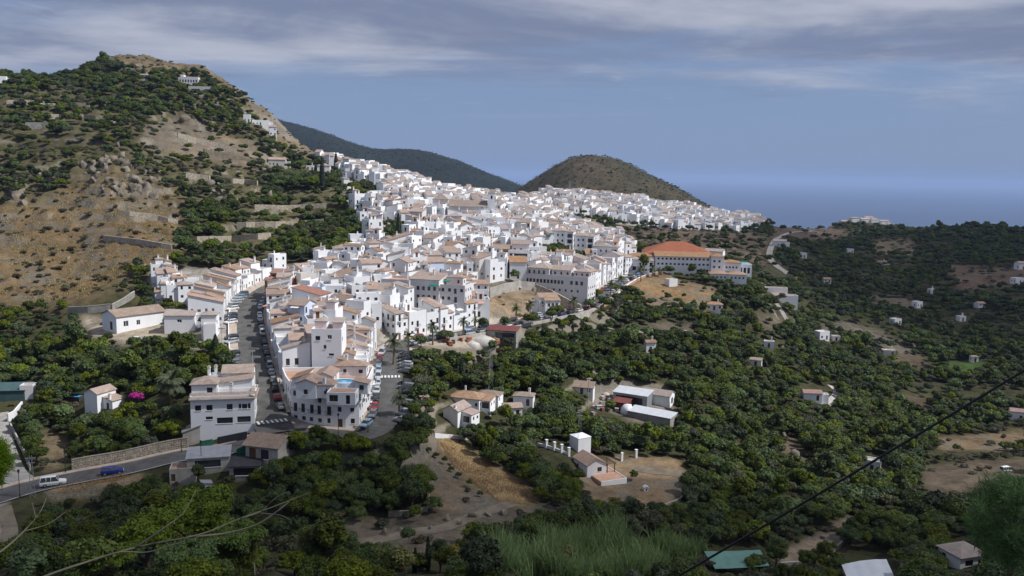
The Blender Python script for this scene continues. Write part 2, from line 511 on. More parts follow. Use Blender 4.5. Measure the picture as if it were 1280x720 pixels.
def tile_mat(name, c1, c2, rnd=0.2, pitch=0.26):
    """clay barrel tiles: rows down the slope, tone per tile and per roof, lichen"""
    m = bpy.data.materials.new(name); m.use_nodes = True
    n = NT(m.node_tree)
    uv = n.n('ShaderNodeTexCoord').outputs['UV']
    s = n.n('ShaderNodeSeparateXYZ', {'Vector': uv})
    wave = n.math('ABSOLUTE', n.math('SINE', n.math('MULTIPLY', s.outputs[0], math.pi / pitch)))
    rows = n.math('FRACT', n.math('DIVIDE', s.outputs[1], 0.38))
    tid = n.n('ShaderNodeCombineXYZ', {'X': n.math('FLOOR', n.math('DIVIDE', s.outputs[0], pitch)), 'Y': n.math('FLOOR', n.math('DIVIDE', s.outputs[1], 0.38))}).outputs[0]
    wn = n.n('ShaderNodeTexWhiteNoise', {'Vector': tid}, noise_dimensions='2D').outputs[0]
    tc = n.n('ShaderNodeTexCoord').outputs['Object']
    big = n.ramp(n.noise(tc, 0.5, 5, 0.65), 0.3, 0.7)
    c = n.mix(n.math('MULTIPLY', n.math('ADD', wn, big), 0.5), c1, c2)
    lich = n.ramp(n.noise(tc, 1.3, 6, 0.7), 0.56, 0.75)
    c = n.mix(n.math('MULTIPLY', lich, 0.4), c, (0.20, 0.18, 0.14))
    r = n.n('ShaderNodeObjectInfo').outputs['Random']
    v = n.math('ADD', n.math('MULTIPLY', r, 2 * rnd), 1 - rnd)
    r2 = n.math('FRACT', n.math('MULTIPLY', r, 7.31))
    hs = n.n('ShaderNodeHueSaturation', {'Value': v, 'Saturation': n.math('ADD', n.math('MULTIPLY', r2, 0.7), 0.6), 'Color': c})
    h = n.math('ADD', n.math('MULTIPLY', wave, 1.0), n.math('MULTIPLY', rows, 0.25))
    bp = n.n('ShaderNodeBump', {'Height': h, 'Strength': 0.8, 'Distance': 0.07}).outputs[0]
    bs = n.n('ShaderNodeBsdfPrincipled', {'Base Color': hs.outputs[0], 'Roughness': 0.9, 'Specular IOR Level': 0.15, 'Normal': bp})
    n.n('ShaderNodeOutputMaterial', {'Surface': bs.outputs[0]})
    M[name] = m

def leaf_mat(name, c1, c2, rnd=0.35, trans=0.25, sat=0.25):
    m = bpy.data.materials.new(name); m.use_nodes = True
    n = NT(m.node_tree)
    g = n.n('ShaderNodeNewGeometry')
    isl = g.outputs['Random Per Island']
    tc = n.n('ShaderNodeTexCoord').outputs['Object']
    f = n.math('ADD', n.math('MULTIPLY', isl, 0.5), n.math('MULTIPLY', n.ramp(n.noise(tc, 0.6, 3), 0.3, 0.7), 0.5))
    c = n.mix(f, c1, c2)
    r = n.n('ShaderNodeObjectInfo').outputs['Random']
    v = n.math('ADD', n.math('MULTIPLY', r, 2 * rnd), 1 - rnd)
    r2 = n.math('FRACT', n.math('MULTIPLY', r, 13.7))
    hue = n.math('ADD', n.math('MULTIPLY', r2, 0.05), 0.468)
    hs = n.n('ShaderNodeHueSaturation', {'Hue': hue, 'Value': v, 'Saturation': n.math('ADD', n.math('MULTIPLY', r2, -2 * sat), 1 + sat * 0.7), 'Color': c})
    d = n.n('ShaderNodeBsdfPrincipled', {'Base Color': hs.outputs[0], 'Roughness': 0.62, 'Specular IOR Level': 0.25})
    t = n.n('ShaderNodeBsdfTranslucent', {'Color': hs.outputs[0]})
    mx = n.n('ShaderNodeMixShader', {0: trans, 1: d.outputs[0], 2: t.outputs[0]})
    n.n('ShaderNodeOutputMaterial', {'Surface': mx.outputs[0]})
    M[name] = m

white_mat('limewash', (0.81, 0.815, 0.83))
white_mat('cream_wall', (0.66, 0.62, 0.58))
white_mat('greyed_white', (0.66, 0.65, 0.66))
white_mat('orange_wall', (0.34, 0.15, 0.08), 0.08)
white_mat('brown_wall', (0.36, 0.24, 0.14), 0.06)
white_mat('bluish_wall', (0.60, 0.68, 0.82), 0.04)
tile_mat('clay_tile', (0.27, 0.19, 0.15), (0.39, 0.305, 0.26), 0.16)
tile_mat('brown_tile', (0.22, 0.14, 0.095), (0.36, 0.25, 0.18), 0.15)
tile_mat('red_tile', (0.25, 0.118, 0.088), (0.34, 0.175, 0.135), 0.06)
mat('terracotta_floor', (0.42, 0.25, 0.17), 0.85, 0.15, 0.8, rnd=0.2)
mat('pale_floor', (0.66, 0.63, 0.59), 0.9, 0.12, 0.8, rnd=0.12)
mat('grey_floor', (0.42, 0.38, 0.33), 0.9, 0.15, 0.8, rnd=0.2)
mat('glass_dark', (0.028, 0.030, 0.036), 0.18, 0.3, 2.0, rnd=0.5, spec=0.5)
mat('wood_brown', (0.13, 0.065, 0.035), 0.7, 0.3, 2.0, rnd=0.4)
mat('frame_white', (0.7, 0.7, 0.7), 0.6)
mat('iron_black', (0.025, 0.025, 0.028), 0.6)
mat('asphalt', (0.085, 0.082, 0.08), 0.9, 0.25, 0.35, 0.4)
mat('street_asphalt', (0.088, 0.085, 0.08), 0.9, 0.3, 0.3, 0.4)
mat('concrete', (0.27, 0.255, 0.235), 0.9, 0.2, 0.5, 0.3)
mat('pale_concrete', (0.37, 0.345, 0.31), 0.9, 0.2, 0.4, 0.3)
mat('dirt_track', (0.165, 0.135, 0.10), 0.95, 0.25, 0.4, 0.5)
mat('paving', (0.40, 0.33, 0.27), 0.9, 0.15, 0.6)
mat('road_paint', (0.62, 0.61, 0.58), 0.8, 0.25, 2.0)
mat('stone_wall', (0.33, 0.285, 0.225), 0.95, 0.35, 1.2, 0.8)
mat('stone', (0.33, 0.29, 0.235), 0.95, 0.3, 1.6, 0.6, rnd=0.35)
mat('rock', (0.15, 0.14, 0.12), 0.95, 0.35, 0.9, 1.0, rnd=0.2, tint=(0.25, 0.205, 0.15))
mat('bark', (0.10, 0.075, 0.05), 0.95, 0.3, 2.0, 0.6)
mat('pale_bark', (0.42, 0.40, 0.35), 0.9, 0.25, 2.0)
mat('palm_bark', (0.17, 0.125, 0.085), 0.95, 0.3, 3.0, 0.8)
mat('grey_metal', (0.30, 0.31, 0.33), 0.45, 0.12, 0.8, metal=0.3)
mat('pale_metal', (0.55, 0.57, 0.60), 0.45, 0.08, 0.5, metal=0.2)
mat('dark_cloth', (0.04, 0.04, 0.045), 0.9, 0.2, 1.0, 0.5)
mat('green_net', (0.03, 0.13, 0.09), 0.85, 0.3, 1.5, 0.6)
mat('green_sheet', (0.10, 0.21, 0.175), 0.6, 0.1, 0.5)
mat('teal_sheet', (0.05, 0.095, 0.10), 0.7, 0.15, 0.6)
mat('white_sheet', (0.74, 0.75, 0.78), 0.6, 0.1, 1.0, 0.5)
mat('red_sheet', (0.15, 0.045, 0.038), 0.7, 0.2, 0.8)
mat('pool_water', (0.07, 0.36, 0.62), 0.08, 0.15, 0.6, spec=0.5)
mat('pool_tile', (0.12, 0.42, 0.62), 0.4, 0.1, 2.0)
mat('aqua_water', (0.22, 0.55, 0.60), 0.1, 0.1, 0.4, spec=0.5)
mat('brick_red', (0.33, 0.13, 0.075), 0.9, 0.3, 1.0, rnd=0.3)
mat('sand_heap', (0.42, 0.40, 0.37), 0.95, 0.15, 0.8, 0.3)
mat('tyre', (0.02, 0.02, 0.02), 0.85)
mat('rim', (0.4, 0.4, 0.42), 0.35, metal=0.6)
mat('car_glass', (0.05, 0.065, 0.08), 0.06, 0.1, spec=0.7)
mat('lamp_clear', (0.75, 0.75, 0.72), 0.2)
mat('lamp_red', (0.35, 0.03, 0.02), 0.3)
mat('cable_black', (0.015, 0.015, 0.017), 0.6)
mat('dry_stalk', (0.13, 0.13, 0.115), 0.8, 0.3, 3.0, tint=(0.20, 0.18, 0.11))
mat('awning_green', (0.015, 0.16, 0.12), 0.8)
mat('awning_salmon', (0.55, 0.28, 0.20), 0.8)
mat('awning_white', (0.72, 0.70, 0.66), 0.8)
mat('blue_fabric', (0.03, 0.06, 0.3), 0.8)
mat('pergola_wood', (0.07, 0.045, 0.035), 0.8)
leaf_mat('leaf_dark', (0.015, 0.030, 0.003), (0.056, 0.090, 0.009), 0.4, 0.15)
leaf_mat('leaf_mid', (0.032, 0.056, 0.005), (0.105, 0.148, 0.014), 0.35, 0.2)
leaf_mat('leaf_bright', (0.055, 0.095, 0.012), (0.14, 0.21, 0.032), 0.2, 0.3)
leaf_mat('leaf_olive', (0.050, 0.058, 0.026), (0.105, 0.112, 0.055), 0.3)
leaf_mat('leaf_pine', (0.042, 0.085, 0.009), (0.12, 0.19, 0.022), 0.1, 0.2)
leaf_mat('leaf_near_pine', (0.06, 0.14, 0.013), (0.16, 0.30, 0.032), 0.1, 0.35)
leaf_mat('leaf_poplar', (0.085, 0.115, 0.030), (0.17, 0.20, 0.060), 0.15, 0.35)
leaf_mat('leaf_yellow', (0.11, 0.12, 0.022), (0.20, 0.19, 0.04), 0.2, 0.3)
leaf_mat('leaf_cypress', (0.012, 0.024, 0.010), (0.030, 0.048, 0.018), 0.2, 0.05)
leaf_mat('leaf_palm', (0.05, 0.068, 0.022), (0.11, 0.13, 0.045), 0.15, 0.25)
leaf_mat('leaf_scrub', (0.055, 0.052, 0.026), (0.12, 0.105, 0.05), 0.35, 0.1)
leaf_mat('leaf_brown', (0.045, 0.033, 0.016), (0.095, 0.07, 0.035), 0.3, 0.1)
leaf_mat('leaf_reed', (0.13, 0.22, 0.05), (0.28, 0.39, 0.13), 0.2, 0.35)
leaf_mat('leaf_drygrass', (0.27, 0.19, 0.085), (0.42, 0.31, 0.15), 0.12, 0.3, 0.0)
leaf_mat('leaf_agave', (0.10, 0.17, 0.15), (0.20, 0.28, 0.25), 0.1, 0.1)
leaf_mat('petal_magenta', (0.28, 0.015, 0.14), (0.50, 0.03, 0.26), 0.1, 0.3, 0.0)
leaf_mat('leaf_orange', (0.16, 0.07, 0.015), (0.26, 0.12, 0.03), 0.2, 0.2)

CARCOL = {'white': (0.72, 0.72, 0.72), 'silver': (0.42, 0.43, 0.45), 'grey': (0.16, 0.165, 0.175), 'black': (0.02, 0.02, 0.024),
          'blue': (0.02, 0.035, 0.22), 'dark blue': (0.018, 0.03, 0.075), 'red': (0.28, 0.02, 0.02), 'pale blue': (0.22, 0.33, 0.45)}
for k, c in CARCOL.items():
    mat('paint_' + k, c, 0.28, 0.03, 0.5, spec=0.5)

# ------------------------------------------------------------------ ground sheet with its covers
POLY = {
 'dry_slope': [(-300,262),(40,255),(130,215),(200,225),(235,270),(230,300),(205,330),(150,345),(120,372),(60,385),(-300,395)],
 'dry_top': [(125,62),(200,66),(270,80),(340,135),(385,180),(410,200),(380,198),(330,165),(300,120),(250,92),(180,92),(140,84)],
 'dry_mid': [(180,165),(250,160),(330,185),(310,205),(260,195),(200,195)],
 'house_terrace': [(190,150),(240,145),(270,170),(300,190),(330,205),(300,212),(220,190),(180,178)],
 'dry_field': [(546,546),(563,547),(604,572),(642,594),(676,622),(662,632),(622,627),(592,606),(562,578)],
 'bare_field': [(522,562),(544,549),(566,580),(594,608),(626,630),(610,646),(546,646),(532,616)],
 'gully': [(420,648),(520,640),(560,640),(640,634),(700,628),(722,645),(650,662),(570,690),(425,702)],
 'cottage_yard': [(722,590),(770,572),(850,570),(862,612),(830,638),(745,636),(730,615)],
 'barn_yard': [(735,482),(790,478),(845,490),(835,530),(795,532),(765,515),(735,508)],
 'works_yard': [(522,428),(560,416),(640,405),(668,415),(660,432),(620,440),(560,438)],
 'dry_lot': [(592,358),(665,350),(705,372),(728,388),(690,398),(640,402),(600,392)],
 'knoll': [(782,352),(828,343),(905,362),(880,388),(830,388),(800,374)],
 'far_brown': [(690,272),(760,282),(940,290),(965,300),(960,330),(900,332),(850,318),(780,308),(720,300)],
 'right_field': [(1150,582),(1290,572),(1290,618),(1165,616),(1148,600)],
 'right_dry': [(1165,548),(1290,536),(1290,562),(1180,566)],
 'right_soil': [(1020,406),(1060,402),(1105,418),(1148,440),(1130,446),(1085,424),(1030,418)],
 'right_far_dry': [(1090,300),(1140,298),(1145,320),(1095,318)],
 'right_far_brown': [(1180,330),(1290,335),(1290,360),(1200,362)],
 'patch_a': [(962,280),(1000,275),(1062,290),(1050,304),(1000,306),(966,300)], 'patch_b': [(1086,370),(1120,368),(1158,382),(1150,390),(1095,384)], 'patch_c': [(936,394),(985,392),(1002,412),(950,416)],
 'patch_d': [(780,406),(835,402),(872,408),(868,420),(800,420)], 'patch_e': [(1106,444),(1150,442),(1172,466),(1130,468)], 'patch_f': [(1118,494),(1160,496),(1172,520),(1140,518)], 'patch_g': [(970,548),(1000,540),(1008,585),(985,588)], 'lawn': [(1172,452),(1230,450),(1252,466),(1200,472)],
 'pylon_yard': [(100,395),(190,400),(270,415),(262,440),(180,432),(110,425)],
 'garden_soil': [(42,545),(72,538),(92,572),(62,592),(46,580)],
 'shed_lot': [(965,690),(1080,640),(1090,655),(1020,700),(990,720)],
 'path_left': [(-60,600),(8,620),(14,690),(-60,720)],
 'lane_bank': [(60,605),(180,592),(180,602),(60,622)],
}
VILLAGE = [(392,200),(450,203),(520,222),(600,246),(655,238),(664,262),(706,270),(722,286),(775,302),(800,325),(790,345),(755,368),(728,386),(700,372),
           (665,348),(600,355),(600,392),(650,398),(560,420),(490,432),(487,470),(480,530),(440,545),(352,541),(322,470),(285,470),(270,420),(235,390),
           (190,378),(188,340),(235,335),(300,338),(360,330),(442,322),(446,300),(455,268),(430,250),(436,222)]
FARQ = [(652,240),(700,238),(800,248),(870,258),(945,270),(957,284),(925,289),(860,287),(790,283),(735,275),(700,270),(655,264)]

cov = np.zeros(XG.shape + (3,)); cov[:] = (0.044, 0.044, 0.020)
def paint(poly, col, k=3, only=None):
    w = blur(inpoly(PXG + fbm(XG, YG, 25, 3) * 14 * np.clip(200 / YG, 0.2, 1), PYG + fbm(XG + 50, YG, 25, 3) * 8 * np.clip(200 / YG, 0.2, 1), poly).astype(float), k)[..., None]
    cov[:] = cov * (1 - w) + np.array(col) * w
left = blur(wild, 4)[..., None]
cov = cov * (1 - left) + np.array((0.085, 0.075, 0.038)) * left
paint(POLY['dry_slope'], (0.135, 0.092, 0.047), 5)
paint(POLY['dry_top'], (0.135, 0.10, 0.055), 2)
paint(POLY['dry_mid'], (0.19, 0.14, 0.085), 2)
paint(POLY['house_terrace'], (0.125, 0.10, 0.07), 2)
paint(VILLAGE, (0.33, 0.30, 0.27), 1)
paint(FARQ, (0.26, 0.23, 0.20), 1)
for k, c in (('bare_field', (0.175, 0.13, 0.085)), ('dry_field', (0.33, 0.24, 0.12)), ('gully', (0.115, 0.092, 0.068)), ('cottage_yard', (0.20, 0.14, 0.085)),
             ('barn_yard', (0.24, 0.20, 0.16)), ('works_yard', (0.30, 0.25, 0.20)), ('dry_lot', (0.26, 0.19, 0.12)), ('knoll', (0.20, 0.13, 0.066)),
             ('far_brown', (0.095, 0.070, 0.050)), ('right_field', (0.094, 0.072, 0.050)), ('right_dry', (0.144, 0.101, 0.058)), ('right_soil', (0.112, 0.094, 0.072)),
             ('right_far_dry', (0.166, 0.122, 0.065)), ('right_far_brown', (0.115, 0.079, 0.054)), ('pylon_yard', (0.30, 0.25, 0.19)), ('garden_soil', (0.15, 0.115, 0.07)),
             ('shed_lot', (0.20, 0.155, 0.11)), ('patch_a', (0.090, 0.065, 0.045)), ('patch_b', (0.112, 0.090, 0.065)), ('patch_c', (0.112, 0.090, 0.065)), ('patch_d', (0.107, 0.087, 0.065)), ('patch_e', (0.084, 0.062, 0.042)), ('patch_f', (0.090, 0.068, 0.045)), ('patch_g', (0.096, 0.073, 0.050)), ('lawn', (0.05, 0.085, 0.02)), ('path_left', (0.26, 0.23, 0.19)), ('lane_bank', (0.28, 0.20, 0.11))):
    paint(POLY[k], c, 2)

def grid_mesh(name, X, Y, Z, mats, colors=None):
    na, nl = X.shape
    me = bpy.data.meshes.new(name)
    v = np.stack([X, Y, Z], -1).reshape(-1, 3)
    idx = np.arange(na * nl).reshape(na, nl)
    q = np.stack([idx[:-1, :-1], idx[1:, :-1], idx[1:, 1:], idx[:-1, 1:]], -1).reshape(-1, 4)
    me.vertices.add(len(v)); me.vertices.foreach_set('co', v.ravel())
    me.loops.add(q.size); me.loops.foreach_set('vertex_index', q.ravel().astype(np.int32))
    me.polygons.add(len(q)); me.polygons.foreach_set('loop_start', np.arange(0, q.size, 4, dtype=np.int32))
    me.polygons.foreach_set('use_smooth', np.ones(len(q), bool))
    if colors is not None:
        at_ = me.color_attributes.new('cover', 'FLOAT_COLOR', 'POINT')
        c4 = np.ones((na * nl, 4)); c4[:, :3] = colors.reshape(-1, 3)
        at_.data.foreach_set('color', c4.ravel())
    me.update(calc_edges=True); me.validate()
    for m in mats: me.materials.append(m)
    return me

def ground_mat(name, rockiness=1.0):
    m = bpy.data.materials.new(name); m.use_nodes = True
    n = NT(m.node_tree)
    g = n.n('ShaderNodeNewGeometry'); pos = g.outputs['Position']
    c = n.n('ShaderNodeAttribute', attribute_name='cover').outputs['Color']
    big = n.noise(pos, 0.045, 6, 0.62, 0.6); mid = n.noise(pos, 0.33, 6, 0.65); fine = n.noise(pos, 2.2, 4, 0.7)
    v = n.math('ADD', n.math('MULTIPLY', n.ramp(big, 0.3, 0.7), 0.55), n.math('MULTIPLY', n.ramp(mid, 0.3, 0.7), 0.55))
    v = n.math('ADD', v, n.math('ADD', n.math('MULTIPLY', fine, 0.6), 0.12))
    hs = n.n('ShaderNodeHueSaturation', {'Value': v, 'Color': c}).outputs[0]
    scrub = n.ramp(n.noise(pos, 0.16, 6, 0.7, 0.3), 0.56, 0.66)
    hs = n.mix(n.math('MULTIPLY', scrub, 0.55), hs, (0.075, 0.070, 0.036))
    pebble = n.ramp(n.noise(pos, 1.1, 5, 0.75), 0.66, 0.72)
    hs = n.mix(n.math('MULTIPLY', pebble, 0.6), hs, (0.36, 0.32, 0.27))
    nz = n.n('ShaderNodeSeparateXYZ', {'Vector': g.outputs['Normal']}).outputs['Z']
    steep = n.ramp(n.math('ADD', nz, n.math('MULTIPLY', n.math('SUBTRACT', mid, 0.5), 0.35)), 0.84, 0.70)
    hs = n.mix(n.math('MULTIPLY', steep, 0.8 * rockiness), hs, n.mix(mid, (0.11, 0.10, 0.085), (0.34, 0.29, 0.23)))
    crag = n.ramp(n.noise(pos, 0.055, 9, 0.75, 0.5), 0.48, 0.57)
    red = n.n('ShaderNodeSeparateColor', {'Color': c}).outputs[0]
    crag = n.math('MULTIPLY', n.math('MULTIPLY', crag, n.ramp(red, 0.09, 0.14)), n.math('MULTIPLY', n.ramp(red, 0.30, 0.22), 0.75))
    hs = n.mix(crag, hs, n.mix(n.ramp(fine, 0.3, 0.7), (0.065, 0.060, 0.050), (0.20, 0.18, 0.145)))
    bh = n.math('ADD', n.math('MULTIPLY', mid, 0.8), n.math('MULTIPLY', fine, 0.2))
    bp = n.n('ShaderNodeBump', {'Height': bh, 'Strength': 0.7, 'Distance': 1.0}).outputs[0]
    bs = n.n('ShaderNodeBsdfPrincipled', {'Base Color': hs, 'Roughness': 0.95, 'Specular IOR Level': 0.1, 'Normal': bp})
    n.n('ShaderNodeOutputMaterial', {'Surface': bs.outputs[0]})
    M[name] = m
ground_mat('ground_cover'); ground_mat('hill_cover', 0.3)
# keep the ground below the laid roads
tag(link('ground', grid_mesh('ground', XG, YG, ZG, [M['ground_cover']], cov)), 'dry terraced hillsides and valley floor around the white village', 'ground', kind='structure')

# hills behind
def hill(name, label, prof, Yc, back, front, base, col, col2, na=220, nl=60, namp=10):
    az = []; e = []
    for (a, b) in prof:
        p = at(a, b, Yc); az.append(p.x / Yc); e.append(p.z)
    A = np.linspace(az[0], az[-1], na); top = np.interp(A, az, e)
    k = np.ones(9) / 9; top = np.convolve(np.pad(top, 4, mode='edge'), k, 'valid')
    T = np.linspace(-1, 1, nl)
    Yl = np.where(T < 0, Yc + T * front, Yc + T * back)
    Ag, Yg = np.meshgrid(A, Yl, indexing='ij'); Tg = np.broadcast_to(T, Ag.shape)
    Xg = Ag * Yc + (Ag * (Yg - Yc))
    sh = np.cos(np.clip(np.abs(Tg), 0, 1) * math.pi / 2) ** 1.25
    Z = base + (top[:, None] - base) * sh
    Z = Z + fbm(Xg, Yg, Yc * 0.10, 5) * namp * (1 - sh ** 6) * 2.2 - np.abs(fbm(Xg + 77, Yg, Yc * 0.14, 3)) * namp * 2.0 * (1 - sh ** 4)
    c = np.zeros(Xg.shape + (3,))
    f = np.clip(0.5 + 1.2 * fbm(Xg, Yg, Yc * 0.07, 4), 0, 1)[..., None]
    c[:] = np.array(col) * (1 - f) + np.array(col2) * f
    o = link(name, grid_mesh(name, Xg, Yg, Z, [M['hill_cover']], c))
    tag(o, label, 'hill', kind='structure')
    return Xg, Yg, Z
HILL_CONE = hill('cone_hill', 'rounded brown scrubby hill behind the far end of the village',
     [(560,262),(600,258),(620,252),(640,241),(655,231),(672,221),(688,210),(703,202),(718,196),(735,194),(752,195),(768,198),(785,204),(802,213),(820,222),(838,230),(856,240),(872,250),(885,258),(900,268),(930,285)],
     1500, 500, 480, -120, (0.042, 0.040, 0.021), (0.074, 0.056, 0.033), namp=10)
HILL_FAR = hill('far_mountain', 'dark wooded mountain ridge fading blue behind the village',
     [(150,120),(250,128),(340,148),(380,158),(410,167),(440,179),(470,187),(500,186),(530,188),(560,197),(580,203),(600,212),(620,220),(640,227),(660,236),(700,250),(760,262)],
     2700, 900, 900, -200, (0.011, 0.017, 0.017), (0.018, 0.024, 0.022), namp=18)

# the sea
sm = bpy.data.materials.new('sea_water'); sm.use_nodes = True
n = NT(sm.node_tree)
pos = n.n('ShaderNodeNewGeometry').outputs['Position']
mp = n.n('ShaderNodeMapping', {'Vector': pos, 'Scale': (0.00012, 0.0006, 1)}).outputs[0]
sw = n.ramp(n.noise(mp, 1.0, 5, 0.6), 0.3, 0.7)
bs = n.n('ShaderNodeBsdfPrincipled', {'Base Color': n.mix(sw, (0.012, 0.036, 0.085), (0.018, 0.050, 0.11)), 'Roughness': 0.35, 'Specular IOR Level': 0.35,
        'Normal': n.n('ShaderNodeBump', {'Height': n.noise(pos, 0.02, 4), 'Strength': 0.6, 'Distance': 20.0}).outputs[0]})
n.n('ShaderNodeOutputMaterial', {'Surface': bs.outputs[0]})
M['sea_water'] = sm
mb = MB()
SEA_Z = -405.0
ys = [2500, 5000, 9000, 16000, 30000, 60000, 110000]
xs = np.linspace(-1.3, 1.3, 13)
for i in range(len(ys) - 1):
    for j in range(12):
        mb.quad((xs[j] * ys[i], ys[i], SEA_Z), (xs[j + 1] * ys[i], ys[i], SEA_Z), (xs[j + 1] * ys[i + 1], ys[i + 1], SEA_Z), (xs[j] * ys[i + 1], ys[i + 1], SEA_Z))
tag(mb.build('sea', 'sea_water'), 'flat blue sea reaching the horizon behind the hills', 'sea', kind='structure')

# ------------------------------------------------------------------ roads
def strip(name, pts, hw, material, dz, label=None, off=0.0, parent=None, cat='road', hw2=None):
    drape = name not in ('lower_road', 'upper_street', 'main_road')
    mb = MB(); L = []; R = []
    for i, p in enumerate(pts):
        d = (pts[min(i + 1, len(pts) - 1)] - pts[max(i - 1, 0)]); d.z = 0; d.normalize()
        nrm = Vector((d.y, -d.x, 0))
        w = hw if hw2 is None else hw + (hw2 - hw) * i / (len(pts) - 1)
        l_ = p + nrm * (off - w) + Vector((0, 0, dz)); r_ = p + nrm * (off + w) + Vector((0, 0, dz))
        if drape:
            l_.z = ground(l_.x, l_.y) + .07; r_.z = ground(r_.x, r_.y) + .07
        L.append(l_); R.append(r_)
    for i in range(len(pts) - 1):
        mb.quad(L[i], R[i], R[i + 1], L[i + 1])
    o = mb.build(name, material, parent)
    if parent is None: tag(o, label, cat, kind='structure')
    return o
strip('lower_road', ROADW['lower_road'], 3.7, 'asphalt', 0.10, 'grey asphalt road curving in below the front houses')
strip('upper_street', ROADW['upper_street'], 4.2, 'street_asphalt', 0.108, 'dark asphalt street climbing between parked cars and houses')
strip('main_road', ROADW['main_road'], 3.8, 'asphalt', 0.104, 'asphalt road lined with palms along the village foot')
strip('farm_track', ROADW['farm_track'], 1.2, 'dirt_track', 0.10, 'pale concrete track at the lower left edge', cat='track')
strip('driveway', ROADW['driveway'], 2.6, 'concrete', 0.114, 'concrete driveway climbing from the lower road to a gate', cat='driveway')
strip('valley_track', ROADW['valley_track'], 1.6, 'dirt_track', 0.12, 'rutted dirt track in the gully below the dry field', cat='track')
strip('hill_track', ROADW['hill_track'], 1.8, 'dirt_track', 0.12, 'level earth track across the left hill', cat='track')
strip('field_track', ROADW['field_track'], 1.0, 'concrete', 0.12, 'short pale track beside the valley houses', cat='track')
strip('winding_lane', ROADW['winding_lane'], 2.2, 'concrete', 0.14, 'pale lane winding up to the far ridge', cat='lane')
strip('cottage_track', ROADW['cottage_track'], 2.2, 'dirt_track', 0.12, 'dirt track leading to the cottage gate', cat='track')
strip('orchard_path', ROADW['orchard_path'], 1.0, 'pale_concrete', 0.12, 'narrow pale path through the orchard', cat='path')
strip('village_lane', catmull([hit(*q) for q in ((458, 262), (452, 275), (449, 290), (445, 306), (440, 320), (434, 332))]), 1.7, 'pale_concrete', .1, 'stepped pale lane climbing along the left edge of the village', cat='lane')
strip('curling_lane', catmull([hit(*q) for q in ((1030, 508), (1040, 500), (1046, 490), (1038, 482))]), 1.4, 'pale_concrete', .1, 'pale curling lane beside the red-roofed cottage', cat='lane')
# pavements with a kerb step
def pavement(name, pts, off, hw, label, z=0.22, material='paving'):
    mb = MB()
    rows = []
    for i, p in enumerate(pts):
        d = (pts[min(i + 1, len(pts) - 1)] - pts[max(i - 1, 0)]); d.z = 0; d.normalize()
        nrm = Vector((d.y, -d.x, 0))
        a = p + nrm * (off - hw); b = p + nrm * (off + hw)
        rows.append([(a.x, a.y, p.z - 0.1), (a.x, a.y, p.z + z), (b.x, b.y, p.z + z), (b.x, b.y, p.z - 0.1)])
    for i in range(len(rows) - 1):
        for k in range(3):
            mb.quad(rows[i][k], rows[i][k + 1], rows[i + 1][k + 1], rows[i + 1][k])
    return tag(mb.build(name, material), label, 'pavement', kind='structure')
US = ROADW['upper_street']; LR = ROADW['lower_road']; MR = ROADW['main_road']
pavement('street_pavement', US[4:], 4.65, 0.45, 'paved walk along the right side of the climbing street')
pavement('terrace_pavement', US[6:], -5.3, 1.1, 'paved walk along the left side of the climbing street')
pavement('road_pavement', LR[2:46], -4.5, 0.8, 'narrow tan walk along the foot of the stone wall')
pavement('corner_pavement', LR[46:78], -4.9, 1.2, 'curved paved walk in front of the corner building')
pavement('palm_pavement', MR[4:], 4.9, 1.1, 'palm planted walk along the valley side of the main road')
pavement('row_pavement', MR[3:], -4.7, 0.9, 'paved walk in front of the house row')
def frame_at(pts, i):
    p = pts[i]; d = (pts[min(i + 1, len(pts) - 1)] - pts[max(i - 1, 0)]); d.z = 0; d.normalize()
    return p, d, Vector((d.y, -d.x, 0))
def zebra(pts, i, w, label, n=7):
    p, d, nr = frame_at(pts, i)
    mb = MB()
    for k in range(n):
        c = p + nr * ((k - (n - 1) / 2) * (2 * w / n)); z = p.z + 0.122
        a = nr * 0.27; b = d * 2.3
        mb.quad(*[(q.x, q.y, z) for q in (c - a - b, c + a - b, c + a + b, c - a + b)])
    return tag(mb.build('zebra_crossing', 'road_paint'), label, 'road marking', kind='structure')
zebra(US, 3, 3.6, 'white striped crossing at the foot of the climbing street')
zebra(LR, 72, 3.2, 'white striped crossing on the curved road by the corner building')
def centre_line(name, pts, label, dash=True, off=0.0, w=0.07, dz=0.12):
    mb = MB()
    for i in range(len(pts) - 1):
        if dash and i % 3 == 0: continue
        p, d, nr = frame_at(pts, i); q, d2, nr2 = frame_at(pts, i + 1)
        mb.quad(*[(v.x, v.y, v.z + dz) for v in (p + nr * (off - w), p + nr * (off + w), q + nr2 * (off + w), q + nr2 * (off - w))])
    return tag(mb.build(name, 'road_paint'), label, 'road marking', kind='structure')
centre_line('edge_line', LR[2:44], 'thin white line along the lower road edge', False, 3.3)

